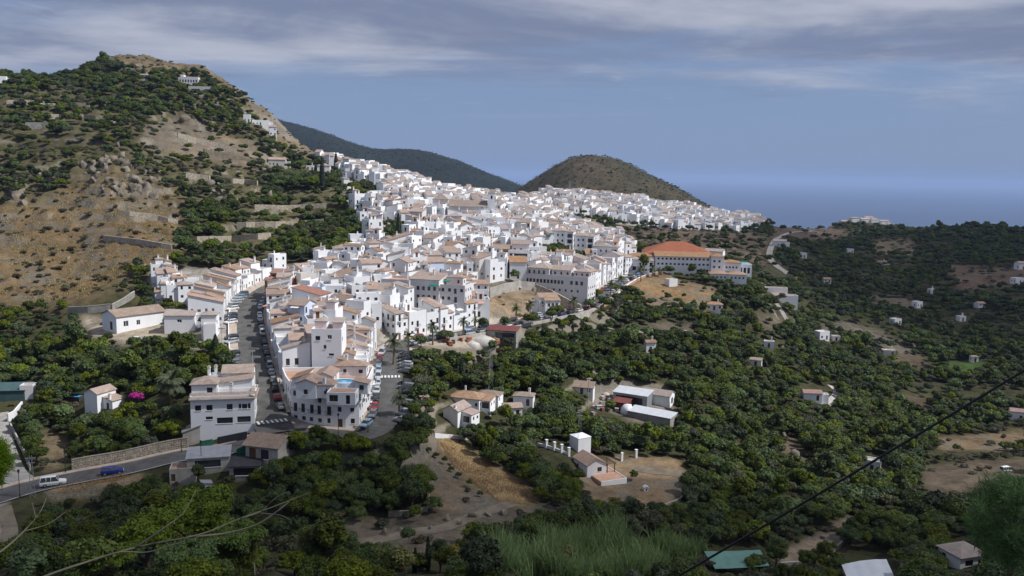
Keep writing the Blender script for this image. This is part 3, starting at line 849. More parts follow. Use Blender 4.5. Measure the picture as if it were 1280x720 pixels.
# ------------------------------------------------------------------ houses
def unit_window(name, mats, bars):
    mb = MB()
    mb.box(-0.5, 0.5, 0.0, 0.03, -0.5, 0.5, 0)
    t = 0.06
    mb.box(-0.5, 0.5, -0.04, 0.0, 0.5 - t, 0.5, 1); mb.box(-0.5, 0.5, -0.04, 0.0, -0.5, -0.5 + t, 1)
    mb.box(-0.5, -0.5 + t, -0.04, 0.0, -0.5 + t, 0.5 - t, 1); mb.box(0.5 - t, 0.5, -0.04, 0.0, -0.5 + t, 0.5 - t, 1)
    if bars: mb.box(-t / 2, t / 2, -0.035, 0.0, -0.5 + t, 0.5 - t, 1)
    return mb
WIN = {}
def win_meshes():
    WIN['wood'] = unit_window('window', None, True).mesh('window', ['glass_dark', 'wood_brown'])
    WIN['white'] = unit_window('window', None, True).mesh('window', ['glass_dark', 'frame_white'])
    WIN['plain'] = unit_window('window', None, False).mesh('window', ['glass_dark', 'iron_black'])
    mb = MB(); mb.box(-0.5, 0.5, 0, 0.05, -0.5, 0.5, 0)
    for k in range(3): mb.box(-0.42 + k * 0.3, -0.18 + k * 0.3, -0.025, 0, -0.44, 0.44, 0)
    WIN['door'] = mb.mesh('door', ['wood_brown'])
    mb = MB(); mb.box(-0.5, 0.5, 0, 0.05, -0.5, 0.5, 0)
    for k in range(6): mb.box(-0.48, 0.48, -0.03, 0, -0.47 + k * 0.16, -0.36 + k * 0.16, 0)
    WIN['garage'] = mb.mesh('door', ['wood_brown'])
    # balcony: slab, top rail and bars, one metre wide unit
    mb = MB(); mb.box(-0.5, 0.5, -0.75, -0.005, -0.14, 0.0, 0)
    WIN['balcony'] = mb.mesh('balcony', ['limewash']); mb = MB()
    mb.box(-0.5, 0.5, -0.74, -0.70, 0.92, 0.98, 1)
    for s in (-0.5, 0.48): mb.box(s, s + 0.02, -0.70, -0.01, 0.92, 0.98, 1)
    for k in range(9): mb.box(-0.5 + k * 0.122, -0.485 + k * 0.122, -0.735, -0.705, 0.0, 0.92, 1)
    WIN['railing'] = mb.mesh('railing', ['limewash', 'iron_black'])
    mb = MB(); mb.box(-0.56, 0.56, -0.22, -0.045, -0.56, -0.5, 0); WIN['sill'] = mb.mesh('sill', ['limewash'])
    mb = MB(); mb.box(-0.28, 0.28, -0.28, 0.28, -1.2, 1.1, 0); mb.box(-0.36, 0.36, -0.36, 0.36, 1.1, 1.22, 0)
    mb.box(-0.2, 0.2, -0.2, 0.2, 1.22, 1.45, 0); mb.add([(-.4,-.4,1.45),(.4,-.4,1.45),(.4,.4,1.45),(-.4,.4,1.45),(0,0,1.75)], [(0,1,4),(1,2,4),(2,3,4),(3,0,4),(3,2,1,0)], 1)
    WIN['chimney'] = mb.mesh('chimney', ['limewash', 'clay_tile'])
    # roll of canvas over a terrace
    mb = MB(); mb.add([(-.5,-1,-.35),(.5,-1,-.35),(.5,0,0),(-.5,0,0),(-.5,-1,-.5),(.5,-1,-.5)], [(0,1,2,3),(4,5,1,0)], 0)
    for c in ('green', 'salmon', 'white'):
        WIN['awning_' + c] = mb.mesh('awning', ['awning_' + c])
    mb = MB(); mb.box(-.5,.5,-.05,.05,0,.95,0); WIN['tank'] = mb.mesh('water_tank', ['frame_white'])
win_meshes()

class House:
    def __init__(s, name, label, loc, yaw, wall='limewash', roof='clay_tile', cat='house', group=None, seed=0, winkind=None, parent_windows=True, drop=6.0):
        s.rng = random.Random(seed * 7919 + 13)
        s.root = empty(name, loc, yaw); tag(s.root, label, cat, group)
        s.loc = Vector(loc); s.yaw = yaw; s.W = MB(); s.R = MB(); s.T = MB()
        s.wall = wall; s.roof = roof; s.win = winkind or s.rng.choice(['wood', 'plain', 'plain', 'white'])
        s.parts = []; s.drop = drop; s.nroofs = 0; s.maxh = 0
    def faces_camera(s, n):
        c, si = math.cos(s.yaw), math.sin(s.yaw)
        wn = Vector((n[0] * c - n[1] * si, n[0] * si + n[1] * c))
        v = Vector((-s.loc.x, -s.loc.y)).normalized()
        return wn.dot(v) > 0.08
    def face(s, p0, p1, zb, zt, ops=(), depth=0.16, mat=0):
        """outer wall between two plan points with real openings; ops = (u centre, z bottom, width, height, kind)"""
        p0 = Vector(p0); p1 = Vector(p1); L = (p1 - p0).length
        if L < 0.05: return
        d = (p1 - p0) / L; nx, ny = d.y, -d.x
        ops = [o for o in ops if o[0] - o[2] / 2 > 0.08 and o[0] + o[2] / 2 < L - 0.08 and o[1] + o[3] < zt - 0.05]
        us = sorted({0.0, L} | {round(o[0] - o[2] / 2, 3) for o in ops} | {round(o[0] + o[2] / 2, 3) for o in ops})
        vs = sorted({zb, zt} | {round(o[1], 3) for o in ops} | {round(o[1] + o[3], 3) for o in ops})
        P = lambda u, z, k=0.0: (p0.x + d.x * u - nx * k, p0.y + d.y * u - ny * k, z)
        if not ops:
            s.W.quad(P(0, zb), P(L, zb), P(L, zt), P(0, zt), mat); return
        for i in range(len(us) - 1):
            run = None
            for j in range(len(vs) - 1):
                uc = (us[i] + us[i + 1]) / 2; vc = (vs[j] + vs[j + 1]) / 2
                if any(abs(uc - o[0]) < o[2] / 2 and o[1] < vc < o[1] + o[3] for o in ops):
                    if run is not None: s.W.quad(P(us[i], run), P(us[i + 1], run), P(us[i + 1], vs[j]), P(us[i], vs[j]), mat)
                    run = None
                elif run is None: run = vs[j]
            if run is not None: s.W.quad(P(us[i], run), P(us[i + 1], run), P(us[i + 1], zt), P(us[i], zt), mat)
        ang = math.atan2(d.y, d.x)
        for (u, z, w, h, kind) in ops:
            a, b, c, e = u - w / 2, u + w / 2, z, z + h
            s.W.quad(P(a, c), P(a, c, depth), P(a, e, depth), P(a, e), mat); s.W.quad(P(b, c, depth), P(b, c), P(b, e), P(b, e, depth), mat)
            s.W.quad(P(a, e, depth), P(b, e, depth), P(b, e), P(a, e), mat); s.W.quad(P(a, c), P(b, c), P(b, c, depth), P(a, c, depth), mat)
            q = P(u, z + h / 2, depth - 0.035)
            if kind in ('door', 'garage'):
                s.parts.append(('door', WIN[kind], q, ang, (w, 1, h)))
            elif kind == 'void':
                s.parts.append(('window', WIN['plain'], P(u, z + h / 2, depth - 0.035), ang, (w, 1, h)))
            else:
                s.parts.append(('window', WIN[s.win if kind in ('win', 'french', 'balcony') else kind], q, ang, (w, 1, h)))
            if kind == 'balcony':
                s.parts.append(('balcony', WIN['balcony'], P(u, z, -0.005), ang, (w + 0.7, 1, 1)))
    def auto(s, L, h, z0=0.0, dens=0.7, door=True, floor=2.9, step=1.9, bal=0.22):
        r = s.rng; ops = []
        nf = max(1, int((h - z0 + 0.4) / floor)); nc = max(1, int((L - 0.9) / step))
        for f in range(nf):
            zf = z0 + f * floor
            for c in range(nc):
                u = (c + 0.5) * L / nc + r.uniform(-0.15, 0.15)
                if f == 0 and door and c == (nc // 2):
                    ops.append((u, zf + 0.02, 1.0, 2.05, 'door')); continue
                if r.random() > dens: continue
                k = r.random()
                if k < bal and f > 0: ops.append((u, zf + 0.05, 0.95, 2.05, 'balcony'))
                elif k < 0.3 and f > 0: ops.append((u, zf + 0.3, 0.95, 1.8, 'win'))
                else: ops.append((u, zf + 0.95, r.choice((0.75, 0.9, 1.0)), r.choice((0.95, 1.15, 1.2)), 'win'))
        return ops
    def block(s, x0, x1, y0, y1, h, roof='gx', rh=None, z0=None, front='auto', left='auto', right='auto', dens=0.7, door=True, ov=0.28, rmat=0, bal=0.18, par=0.75, mat=0):
        zb = -s.drop if z0 is None else z0
        zw = 0.0 if z0 is None else z0
        P = [(x0, y0), (x1, y0), (x1, y1), (x0, y1)]
        s.maxh = max(s.maxh, h)
        top = h if roof != 'flat' else h + par
        specs = {'f': front, 'r': right, 'b': (), 'l': left}
        for i, k in enumerate('frbl'):
            a, b = P[i], P[(i + 1) % 4]
            L = math.hypot(b[0] - a[0], b[1] - a[1]); nrm = ((b[1] - a[1]) / L, -(b[0] - a[0]) / L)
            sp = specs[k]
            if isinstance(sp, str):
                sp = s.auto(L, h, zw, dens, door and k == 'f', bal=bal) if s.faces_camera(nrm) else ()
            s.face(a, b, zb, top, sp, mat=mat)
        s.roofing(x0, x1, y0, y1, h, roof, rh, ov, par, rmat)
    def roofing(s, x0, x1, y0, y1, h, roof, rh=None, ov=0.28, par=0.75, rmat=0):
        R = s.R; t = 0.16; w = x1 - x0; d = y1 - y0
        X0, X1, Y0, Y1 = x0 - ov, x1 + ov, y0 - ov, y1 + ov
        if roof == 'flat':
            s.T.quad((x0 + .2, y0 + .2, h), (x1 - .2, y0 + .2, h), (x1 - .2, y1 - .2, h), (x0 + .2, y1 - .2, h))
            q = 0.2; z = h + par; W = s.W
            o = [(x0, y0), (x1, y0), (x1, y1), (x0, y1)]; i_ = [(x0 + q, y0 + q), (x1 - q, y0 + q), (x1 - q, y1 - q), (x0 + q, y1 - q)]
            for k in range(4):
                a, b = o[k], o[(k + 1) % 4]; c, e = i_[(k + 1) % 4], i_[k]
                W.quad((*a, z), (*b, z), (*c, z), (*e, z)); W.quad((*c, h - .05), (*e, h - .05), (*e, z), (*c, z))
            return
        s.nroofs += 1
        def slope(a, b, c, e):
            """a-b eave, e-c ridge side"""
            a, b, c, e = map(Vector, (a, b, c, e)); up = Vector((0, 0, t))
            L = (b - a).length; ud = (b - a).normalized(); H = ((e - a) - ud * (e - a).dot(ud)).length
            uv = [(0, 0), (L, 0), ((c - a).dot(ud), H), ((e - a).dot(ud), H)]
            R.quad(a + up, b + up, c + up, e + up, rmat, uv); R.quad(b, a, e, c, rmat)
            R.quad(a, b, b + up, a + up, rmat); R.quad(b, c, c + up, b + up, rmat); R.quad(e, a, a + up, e + up, rmat)
            if (c - e).length > 0.01: R.quad(c, e, e + up, c + up, rmat)
        if roof == 'gx':
            rh = rh or d * 0.2; k = rh / (d / 2); ym = (y0 + y1) / 2; ze = h - ov * k; zr = h + rh
            slope((X0, Y0, ze), (X1, Y0, ze), (X1, ym, zr), (X0, ym, zr)); slope((X1, Y1, ze), (X0, Y1, ze), (X0, ym, zr), (X1, ym, zr))
            s.W.tri((x0, y1, h), (x0, y0, h), (x0, ym, zr)); s.W.tri((x1, y0, h), (x1, y1, h), (x1, ym, zr))
        elif roof == 'gy':
            rh = rh or w * 0.2; k = rh / (w / 2); xm = (x0 + x1) / 2; ze = h - ov * k; zr = h + rh
            slope((X0, Y1, ze), (X0, Y0, ze), (xm, Y0, zr), (xm, Y1, zr)); slope((X1, Y0, ze), (X1, Y1, ze), (xm, Y1, zr), (xm, Y0, zr))
            s.W.tri((x0, y0, h), (x1, y0, h), (xm, y0, zr)); s.W.tri((x1, y1, h), (x0, y1, h), (xm, y1, zr))
        elif roof == 'hip':
            m = min(w, d) / 2 + ov; rh = rh or min(w, d) * 0.2; ze = h + 0.0; zr = h + rh
            if w >= d: A = (X0 + m, (y0 + y1) / 2, zr); B = (X1 - m, (y0 + y1) / 2, zr)
            else: A = ((x0 + x1) / 2, Y0 + m, zr); B = ((x0 + x1) / 2, Y1 - m, zr)
            if w >= d:
                slope((X0, Y0, ze), (X1, Y0, ze), B, A); slope((X1, Y1, ze), (X0, Y1, ze), A, B)
                slope((X1, Y0, ze), (X1, Y1, ze), B, B); slope((X0, Y1, ze), (X0, Y0, ze), A, A)
            else:
                slope((X1, Y0, ze), (X1, Y1, ze), B, A); slope((X0, Y1, ze), (X0, Y0, ze), A, B)
                slope((X0, Y0, ze), (X1, Y0, ze), A, A); slope((X1, Y1, ze), (X0, Y1, ze), B, B)
        elif roof in ('sf', 'sl', 'sr'):           # one slope: down to the front, left or right
            if roof == 'sf':
                rh = rh or d * 0.24; k = rh / d
                slope((X0, Y0, h - ov * k), (X1, Y0, h - ov * k), (X1, Y1, h + rh + ov * k), (X0, Y1, h + rh + ov * k))
                s.W.tri((x1, y0, h), (x1, y1, h), (x1, y1, h + rh)); s.W.tri((x0, y1, h), (x0, y0, h), (x0, y1, h + rh)); s.W.quad((x1, y1, h), (x0, y1, h), (x0, y1, h + rh), (x1, y1, h + rh))
            elif roof == 'sr':
                rh = rh or w * 0.24; k = rh / w
                slope((X1, Y0, h - ov * k), (X1, Y1, h - ov * k), (X0, Y1, h + rh + ov * k), (X0, Y0, h + rh + ov * k))
                s.W.tri((x0, y0, h), (x1, y0, h), (x0, y0, h + rh)); s.W.tri((x1, y1, h), (x0, y1, h), (x0, y1, h + rh)); s.W.quad((x0, y1, h), (x0, y0, h), (x0, y0, h + rh), (x0, y1, h + rh))
            else:
                rh = rh or w * 0.24; k = rh / w
                slope((X0, Y1, h - ov * k), (X0, Y0, h - ov * k), (X1, Y0, h + rh + ov * k), (X1, Y1, h + rh + ov * k))
                s.W.tri((x0, y0, h), (x1, y0, h), (x1, y0, h + rh)); s.W.tri((x1, y1, h), (x0, y1, h), (x1, y1, h + rh)); s.W.quad((x1, y0, h), (x1, y1, h), (x1, y1, h + rh), (x1, y0, h + rh))
    def chimney(s, x, y, z, sc=1.0):
        s.parts.append(('chimney', WIN['chimney'], (x, y, z), s.rng.uniform(-.1, .1), (sc, sc, sc)))
    def extra(s, name, key, loc, rz, scale):
        s.parts.append((name, WIN[key], loc, rz, scale))
    def done(s, floor='terracotta_floor'):
        if s.W.f: s.W.build('wall', [s.wall, 'brown_wall', 'cream_wall'], s.root)
        if s.R.f: s.R.build('roof', [s.roof, 'brown_tile', 'red_tile', 'grey_metal'], s.root)
        if s.T.f: s.T.build('terrace_floor', floor, s.root)
        near = s.loc.y < 215
        for (nm, me, q, ang, sc) in s.parts:
            o = link(nm, me, s.root, q, (0, 0, ang), sc)
            if nm == 'balcony': link('railing', WIN['railing'], o)
            elif nm == 'window' and near: link('sill', WIN['sill'], o)
        return s.root

ORD = ['first','second','third','fourth','fifth','sixth','seventh','eighth','ninth','tenth','eleventh','twelfth','thirteenth','fourteenth','fifteenth','sixteenth',
       'seventeenth','eighteenth','nineteenth','twentieth','twenty-first','twenty-second','twenty-third','twenty-fourth','twenty-fifth','twenty-sixth','twenty-seventh','twenty-eighth',
       'twenty-ninth','thirtieth','thirty-first','thirty-second','thirty-third','thirty-fourth','thirty-fifth','thirty-sixth','thirty-seventh','thirty-eighth','thirty-ninth','fortieth']
ROOFWORD = {'gx': 'gabled tile roof', 'gy': 'gabled tile roof', 'hip': 'hipped tile roof', 'sf': 'sloping tile roof', 'sl': 'sloping tile roof', 'sr': 'sloping tile roof', 'flat': 'flat terrace roof'}
FOOT = []      # plan circles of everything built, so that nothing else is set there
def occupy(x, y, r): FOOT.append((x, y, r))
def free(x, y, r):
    return all((x - a) ** 2 + (y - b) ** 2 > (r + c) ** 2 for a, b, c in FOOT)

def town_house(loc, yaw, w, d, h, seed, label, group, wall='limewash', roof=None, dens=0.62, rooftile=None, name='village_house', front_door=True):
    """one whitewashed village house: main block, lower or higher side block, terrace, chimney"""
    r = random.Random(seed)
    tile = rooftile or r.choice(['clay_tile', 'clay_tile', 'clay_tile', 'brown_tile'])
    H = House(name, label, loc, yaw, wall, tile, 'house', group, seed)
    rf = roof or r.choice(['gx', 'gy', 'hip', 'sf', 'flat', 'flat', 'flat', 'sr'])
    k = r.random()
    x0, x1, y0, y1 = -w / 2, w / 2, -d / 2, d / 2
    if k < 0.35:                                   # terrace in front of a set-back upper floor
        m = y0 + d * r.uniform(0.35, 0.55)
        H.block(x0, x1, y0, m, h - 2.7, 'flat', dens=dens, door=front_door)
        H.block(x0 + .03, x1 - .03, m - 0.03, y1, h, rf, dens=dens * 1.1, door=False, bal=0)
    elif k < 0.7:                                  # higher and lower half side by side
        m = x0 + w * r.uniform(0.4, 0.6); sgn = r.random() < 0.5
        hl, hr = (h, h - r.uniform(1.2, 2.9)) if sgn else (h - r.uniform(1.2, 2.9), h)
        H.block(x0, m, y0, y1, hl, rf if sgn else r.choice(['flat', 'sf', 'gx']), dens=dens, door=front_door)
        H.block(m + 0.01, x1, y0 + r.uniform(0.1, 0.8), y1 - .1, hr, r.choice(['flat', 'sf', 'gx']) if sgn else rf, dens=dens, door=False)
    else:
        H.block(x0, x1, y0, y1, h, rf, dens=dens, door=front_door)
        if rf == 'flat':                           # stair head on the roof
            a = x0 + r.uniform(0.2, 0.5) * w
            H.block(a, a + 2.6, y1 - 3.2, y1 - .25, h + 2.3, r.choice(['sf', 'flat', 'hip']), z0=h, dens=0.3, door=r.random() < .5, bal=0, par=0.2)
    if r.random() < 0.75:
        H.chimney(r.uniform(x0 + 1, x1 - 1), r.uniform(0, y1 - 1), H.maxh + (0.3 if rf == 'flat' else 0.9), r.uniform(.8, 1.1))
    if r.random() < 0.10:
        H.extra('awning', 'awning_' + r.choice(['green', 'salmon', 'white', 'white']), (r.uniform(x0 + 2, x1 - 2), y0 + .3, h - 0.2), 0, (2.6, 1.5, 1))
    H.rf = rf
    H.done(r.choice(['terracotta_floor', 'pale_floor', 'pale_floor', 'grey_floor']))
    return H

# rows of joined houses along a road
def row_along(pts, i0, i1, side, setback, depth, widths, heights, labelf, group, seed, wall=None, roofs=None, dens=0.7, base=0.0):
    P = []; acc = 0; run = [(pts[i0], 0.0)]
    for i in range(i0 + 1, i1 + 1):
        acc += (pts[i].xy - pts[i - 1].xy).length; run.append((pts[i], acc))
    def along(s_):
        for (a, sa), (b, sb) in zip(run, run[1:]):
            if s_ <= sb:
                t = (s_ - sa) / max(sb - sa, 1e-6); return a.lerp(b, t), (b - a).normalized()
        a, b = run[-2][0], run[-1][0]
        return b.copy(), (b - a).normalized()
    r = random.Random(seed); s_ = 0; k = 0; out = []
    while s_ < acc - 3:
        w = widths[k % len(widths)] * r.uniform(.92, 1.08)
        p, d = along(s_ + w / 2); d.z = 0; d.normalize()
        nr = Vector((d.y, -d.x, 0)) * side                 # towards the houses
        c = p + nr * (setback + depth / 2)
        yaw = math.atan2(nr.x, -nr.y) if False else math.atan2(-(-nr).x, (-nr).y) + math.pi
        # local -y must point to the road (= -nr)
        yaw = math.atan2((-nr).x, -(-nr).y)
        h = heights[k % len(heights)] + r.uniform(-.3, .3)
        H = town_house((c.x, c.y, p.z + base), yaw, w + 0.02, depth + r.uniform(-.5, .5), h, seed * 100 + k, labelf(k), group, wall[k % len(wall)] if wall else 'limewash', roofs[k % len(roofs)] if roofs else None, dens)
        occupy(c.x, c.y, min(w, depth) * 0.62); out.append(H)
        s_ += w; k += 1
    return out

# --- joined houses: left side of the climbing street
row_along(US, 26, len(US) - 2, -1, 8.2, 10, [5.8, 5.2, 5.6, 5.0], [6.8, 6.2, 6.6, 6.0], lambda k: f'white tile-roofed row house, {ORD[k]} up the left side of the climbing street', 'row left of the climbing street', 11, roofs=['sf', 'gx', 'sf', 'sf'])
# --- right side of the climbing street
row_along(US, 11, len(US) - 9, 1, 5.1, 7.5, [5.5, 6.5, 5, 6], [7.4, 8.4, 6.6, 8.0, 7.0], lambda k: f'white house on the shaded right side of the climbing street, {ORD[k]} from its foot', 'row right of the climbing street', 12, roofs=['sf', 'gy', 'flat', 'hip', 'sf'])
# --- inner side of the lower road bend
row_along(LR, 66, len(LR) - 1, -1, 5.6, 7.0, [5.2, 6, 5], [8.2, 7.2, 7.8], lambda k: f'white house with balconies facing the curved road, {ORD[k]} after the corner building', 'row inside the road bend', 13, roofs=['hip', 'sf', 'gx'])
# --- main road row
row_along(MR, 9, 22, -1, 6.4, 9.0, [6.2, 6.8, 5.8], [8.2, 7.6, 8.6], lambda k: f'white row house behind the main road palms, {ORD[k]} from the road bend', 'row along the main road', 14, roofs=['sf', 'flat', 'sf'], dens=0.9)

SHRINK = {'gable_house': .8, 'long_roof_house': .8, 'garden_house': .82, 'cottage': .88}
def bld(name, label, px, py, yaw, Y=None, cat='house', **k):
    p = hit(px, py) if Y is None else at(px, py, Y)
    if Y is not None: p.z = ground(p.x, p.y)
    H_ = House(name, label, p, math.radians(yaw), cat=cat, **k); H_.root.scale = (SHRINK.get(name, 1.0),) * 3
    return H_
def grid_ops(L, z, w, h, n, kind='win', pad=0.6):
    return [(pad + (i + 0.5) * (L - 2 * pad) / n, z, w, h, kind) for i in range(n)]

# --- the white house where street and road meet
H = bld('roadside_house', 'wide white two-storey house with dark windows beside the junction', 281, 551, 12, Y=184, seed=1, winkind='plain', roof='brown_tile')
fr = [(1.6, 4.7, 1.3, 1.25, 'win'), (4.0, 4.7, 1.3, 1.25, 'win'), (8.3, 4.7, 1.25, 1.3, 'win'), (10.5, 4.8, .55, 1.2, 'win'), (11.5, 4.8, 1.1, 1.1, 'win'), (12.5, 4.8, .55, 1.2, 'win'),
      (3.9, 2.6, 1.5, 0.7, 'win'), (7.2, 1.6, 3.4, 1.35, 'win'), (11.3, 1.7, 2.9, 1.35, 'win')]
H.block(-6.8, 6.8, -2, 4.5, 7.0, 'flat', front=fr, left=[(2, 4.6, 1, 1.2, 'win')], right='auto', dens=.6, par=0.95)
H.roofing(-6.8, 6.8, -2.3, -0.5, 7.3, 'sf', rh=0.75, ov=0.3); H.roofing(6.0, 7.1, -2.0, 6.0, 7.35, 'sr', rh=0.5, ov=0.2)
H.block(-7.0, -1.6, 1.2, 6.5, 9.8, 'hip', rh=1.3, z0=6.6, front=[(3.9, 7.9, 1.2, 1.2, 'win')], dens=.4, door=False, ov=.4)
H.block(-6.4, 5.8, 4.53, 10.5, 8.6, 'sl', rh=1.4, dens=.2, door=False)
H.block(-1.5, 5.4, 10.0, 16.5, 10.2, 'gx', rh=1.3, dens=.8, front=[(2.6, 8.4, 3.8, .9, 'win')], door=False)
H.block(-4.5, -1.5, 10.6, 13.5, 9.0, 'flat', dens=.4, door=False)
H.chimney(1.5, 1.2, 8.2, 1.3); H.chimney(-4.6, 11.6, 10.2, 1.0); H.chimney(-3.2, 12.6, 10.2, 1.0)
H.done('grey_floor'); occupy(H.loc.x, H.loc.y + 5, 11)

# --- flat-iron building on the corner
def corner_building():
    plan_px = [(405, 533), (432, 536), (449, 531), (462, 508), (467, 488)]
    base = [hit(*p) for p in plan_px]
    pS = [frame_at(US, i) for i in (4, 7, 10)]
    leftw = [p + nr * 5.2 for p, d, nr in pS]
    P = [leftw[2], leftw[1], leftw[0]] + base
    c = Vector((sum(p.x for p in P) / len(P), sum(p.y for p in P) / len(P), min(p.z for p in base)))
    H = House('corner_building', 'large white flat-iron corner building with balconies and rooftop pool', c, 0.0, cat='building', seed=77, winkind='wood', roof='clay_tile')
    L = [Vector((p.x - c.x, p.y - c.y)) for p in P]
    h = 8.6
    for i in range(len(L)):
        a, b = L[i], L[(i + 1) % len(L)]; Ln = (b - a).length
        vis = i < len(L) - 1
        H.face(a, b, -6, h + 0.9, H.auto(Ln, h + .3, 0.2, 0.95, i == 3, 2.8, 1.95, 0.45) if vis else ())
    # terrace and parapet
    n_ = len(L); cen = sum(L, Vector((0, 0))) / n_
    inn = [p + (cen - p).normalized() * 0.35 for p in L]
    for i in range(n_):
        j = (i + 1) % n_
        H.W.quad((*L[i], h + .9), (*L[j], h + .9), (*inn[j], h + .9), (*inn[i], h + .9)); H.W.quad((*inn[j], h), (*inn[i], h), (*inn[i], h + .9), (*inn[j], h + .9))
    H.T.add([(*p, h) for p in inn], [tuple(range(n_))])
    return H, L, h
H, L_, h_ = corner_building()
cx = H.loc.x; cy = H.loc.y
def loc_px(px, py, z):       # plan point seen at a pixel at the height z above the corner building's base
    d = ray(px, py); t = (H.loc.z + z) / d.z
    return d.x * t - cx, d.y * t - cy
ax, ay = loc_px(376, 500, 8.6)
H.block(ax - 1.4, ax + 3.0, ay + 1.5, ay + 7.5, 12.0, 'gy', z0=8.5, dens=.8, door=False)
ax, ay = loc_px(396, 497, 8.6)
H.block(ax - 2.6, ax + 3.6, ay, ay + 4.2, 11.4, 'hip', rh=1.1, z0=8.5, dens=.9, door=False, ov=.4)
ax, ay = loc_px(425, 505, 8.6)
H.block(ax - 2.8, ax + 3.4, ay - .4, ay + 3.6, 11.0, 'flat', z0=8.5, front=[(1.5, 9.2, 1.9, 1.5, 'win'), (4.6, 8.7, .9, 2, 'win')], par=.25)
H.chimney(ax - 4.5, ay + 5, 11.5, 1.1)
bx_, by_ = loc_px(397, 484, 8.6)
H.block(bx_ - 1.0, bx_ + 3.4, by_ + .5, by_ + 8.0, 11.0, 'gy', rh=.9, z0=8.5, dens=.5, door=False)
bx_, by_ = loc_px(371, 486, 8.6)
H.block(bx_ - 1.2, bx_ + 2.4, by_ + .5, by_ + 6.0, 10.8, 'sl', rh=1.2, z0=8.5, dens=.5, door=False, rmat=1)
bx_, by_ = loc_px(452, 492, 8.6)
H.block(bx_ - 1.6, bx_ + 1.4, by_, by_ + 3.4, 10.9, 'sr', rh=.6, z0=8.5, dens=.8, door=False)
bx_, by_ = loc_px(446, 472, 8.6)
H.block(bx_ - 3.0, bx_ + 2.2, by_ + 1, by_ + 4.6, 11.2, 'hip', z0=8.5, dens=.6, door=False)
px_, py_ = loc_px(430, 476, 11.0)
mb = MB(); N = 28
ring = lambda rx, ry, z: [(px_ + rx * math.cos(2 * math.pi * k / N), py_ + ry * math.sin(2 * math.pi * k / N), z) for k in range(N)]
o_, i_ = ring(3.2, 2.3, 11.0), ring(2.7, 1.8, 11.0); lo = ring(3.2, 2.3, 8.6); wa = ring(2.7, 1.8, 10.8)
pool = MB()
for k in range(N):
    j = (k + 1) % N
    pool.quad(lo[k], lo[j], o_[j], o_[k], 0); pool.quad(o_[k], o_[j], i_[j], i_[k], 0); pool.quad(i_[k], i_[j], wa[j], wa[k], 1)
pool.add(wa, [tuple(range(N))], 2)
root = H.done('terracotta_floor')
po = pool.build('swimming_pool', ['limewash', 'pool_tile', 'pool_water'], root)
for p in L_: occupy(cx + p.x * .7, cy + p.y * .7, 4.5)
occupy(cx, cy, 7)

# --- left of the street
H = bld('warehouse', 'long low white warehouse with tan roof and green door', 168, 408, -38, cat='warehouse', seed=3, roof='brown_tile')
H.block(-4.5, 4.5, -8, 8, 4.6, 'gy', rh=1.6, front=[(5.6, 0.1, 1.6, 2.6, 'garage')], right=[(3, 1.2, 1.6, 1.8, 'win'), (7, 1.2, 1.2, 1.6, 'win')], ov=.4); H.done(); occupy(H.loc.x, H.loc.y, 8)
H = bld('yard_house', 'low white house with tan roof beside the narrow tower house', 229, 413, 8, seed=4)
H.block(-4.8, 4.2, -3, 4, 5.2, 'gx', rh=1.4, front=[(4.5, 3, 1.4, 1, 'win')], dens=.5); H.block(4.2, 7.4, -1.5, 4, 4.5, 'flat', dens=.6, door=False); H.done(); occupy(H.loc.x, H.loc.y, 6)
H = bld('tower_house', 'narrow white tower house with reddish hipped roof at the yard end', 263, 420, 10, seed=5)
H.block(-2.2, 2.2, -2, 3, 6.6, 'hip', rh=.8, dens=.3); H.block(-1.2, 2.3, -4.2, -2, 3.6, 'flat', dens=.2, door=False); H.done(); occupy(H.loc.x, H.loc.y, 4)
for k, (a, b, w, h, yw) in enumerate([(198, 350, 5, 5.5, 25), (206, 346, 4.6, 6, 30), (213, 352, 5, 5.5, 20), (205, 358, 5, 5, 28), (218, 360, 4.8, 6, 30), (211, 367, 5, 5, 22), (225, 366, 4.8, 5.5, 30), (218, 375, 5, 5, 25), (231, 374, 5, 5.4, 30), (240, 366, 5, 4.5, 25), (203, 370, 4.6, 4.6, 20)]):
    p = hit(a, b); town_house(p, math.radians(yw), w, 5.5, h, 300 + k, f'small stepped white house under the dry slope, {ORD[k]} of the cluster from the top', 'cluster below the dry slope', dens=.35); occupy(p.x, p.y, 2.6)
H = bld('orange_house', 'three-storey orange-red house at the top of the climbing street', 352, 372, -8, seed=6, wall='orange_wall', roof='red_tile')
H.block(-4.5, 4.5, -4, 5, 6.4, 'flat', dens=.6); H.block(-4.2, 1.5, 0, 4.6, 8.8, 'sf', rh=1.0, z0=6.3, dens=.6, door=False); H.roofing(-4.6, 4.6, -4.4, -2.6, 6.7, 'sf', rh=.7)
H.done(); occupy(H.loc.x, H.loc.y, 6)
H = bld('red_roofed_house', 'white house with bright red sloping roof behind the climbing street row', 391, 391, -14, seed=7, roof='red_tile')
H.block(-5.5, 4.5, -3.5, 4, 6.4, 'sr', rh=2.0, dens=.6); H.done(); occupy(H.loc.x, H.loc.y, 6)
H = bld('tall_white_house', 'tall plain white house rising behind the rooftop pool', 412, 489, 2, Y=214, seed=8, winkind='plain')
H.block(-3.8, 3.8, -3.5, 4, 9.6, 'flat', front=[(1.6, 7.4, 1.2, 1.1, 'win'), (4.6, 7.7, 1.1, 1.1, 'white'), (3.4, 5.2, .7, 1, 'win'), (5.0, 3.4, 1.3, .6, 'win')], right=[(1.5, 7, .9, 1.1, 'win')])
H.block(-3.6, -.6, 0, 3.6, 11.6, 'hip', rh=.7, z0=9.5, dens=.5, door=False); H.block(1.0, 3.6, 0, 3.6, 11.4, 'sf', rh=.6, z0=9.5, dens=.4, door=False)
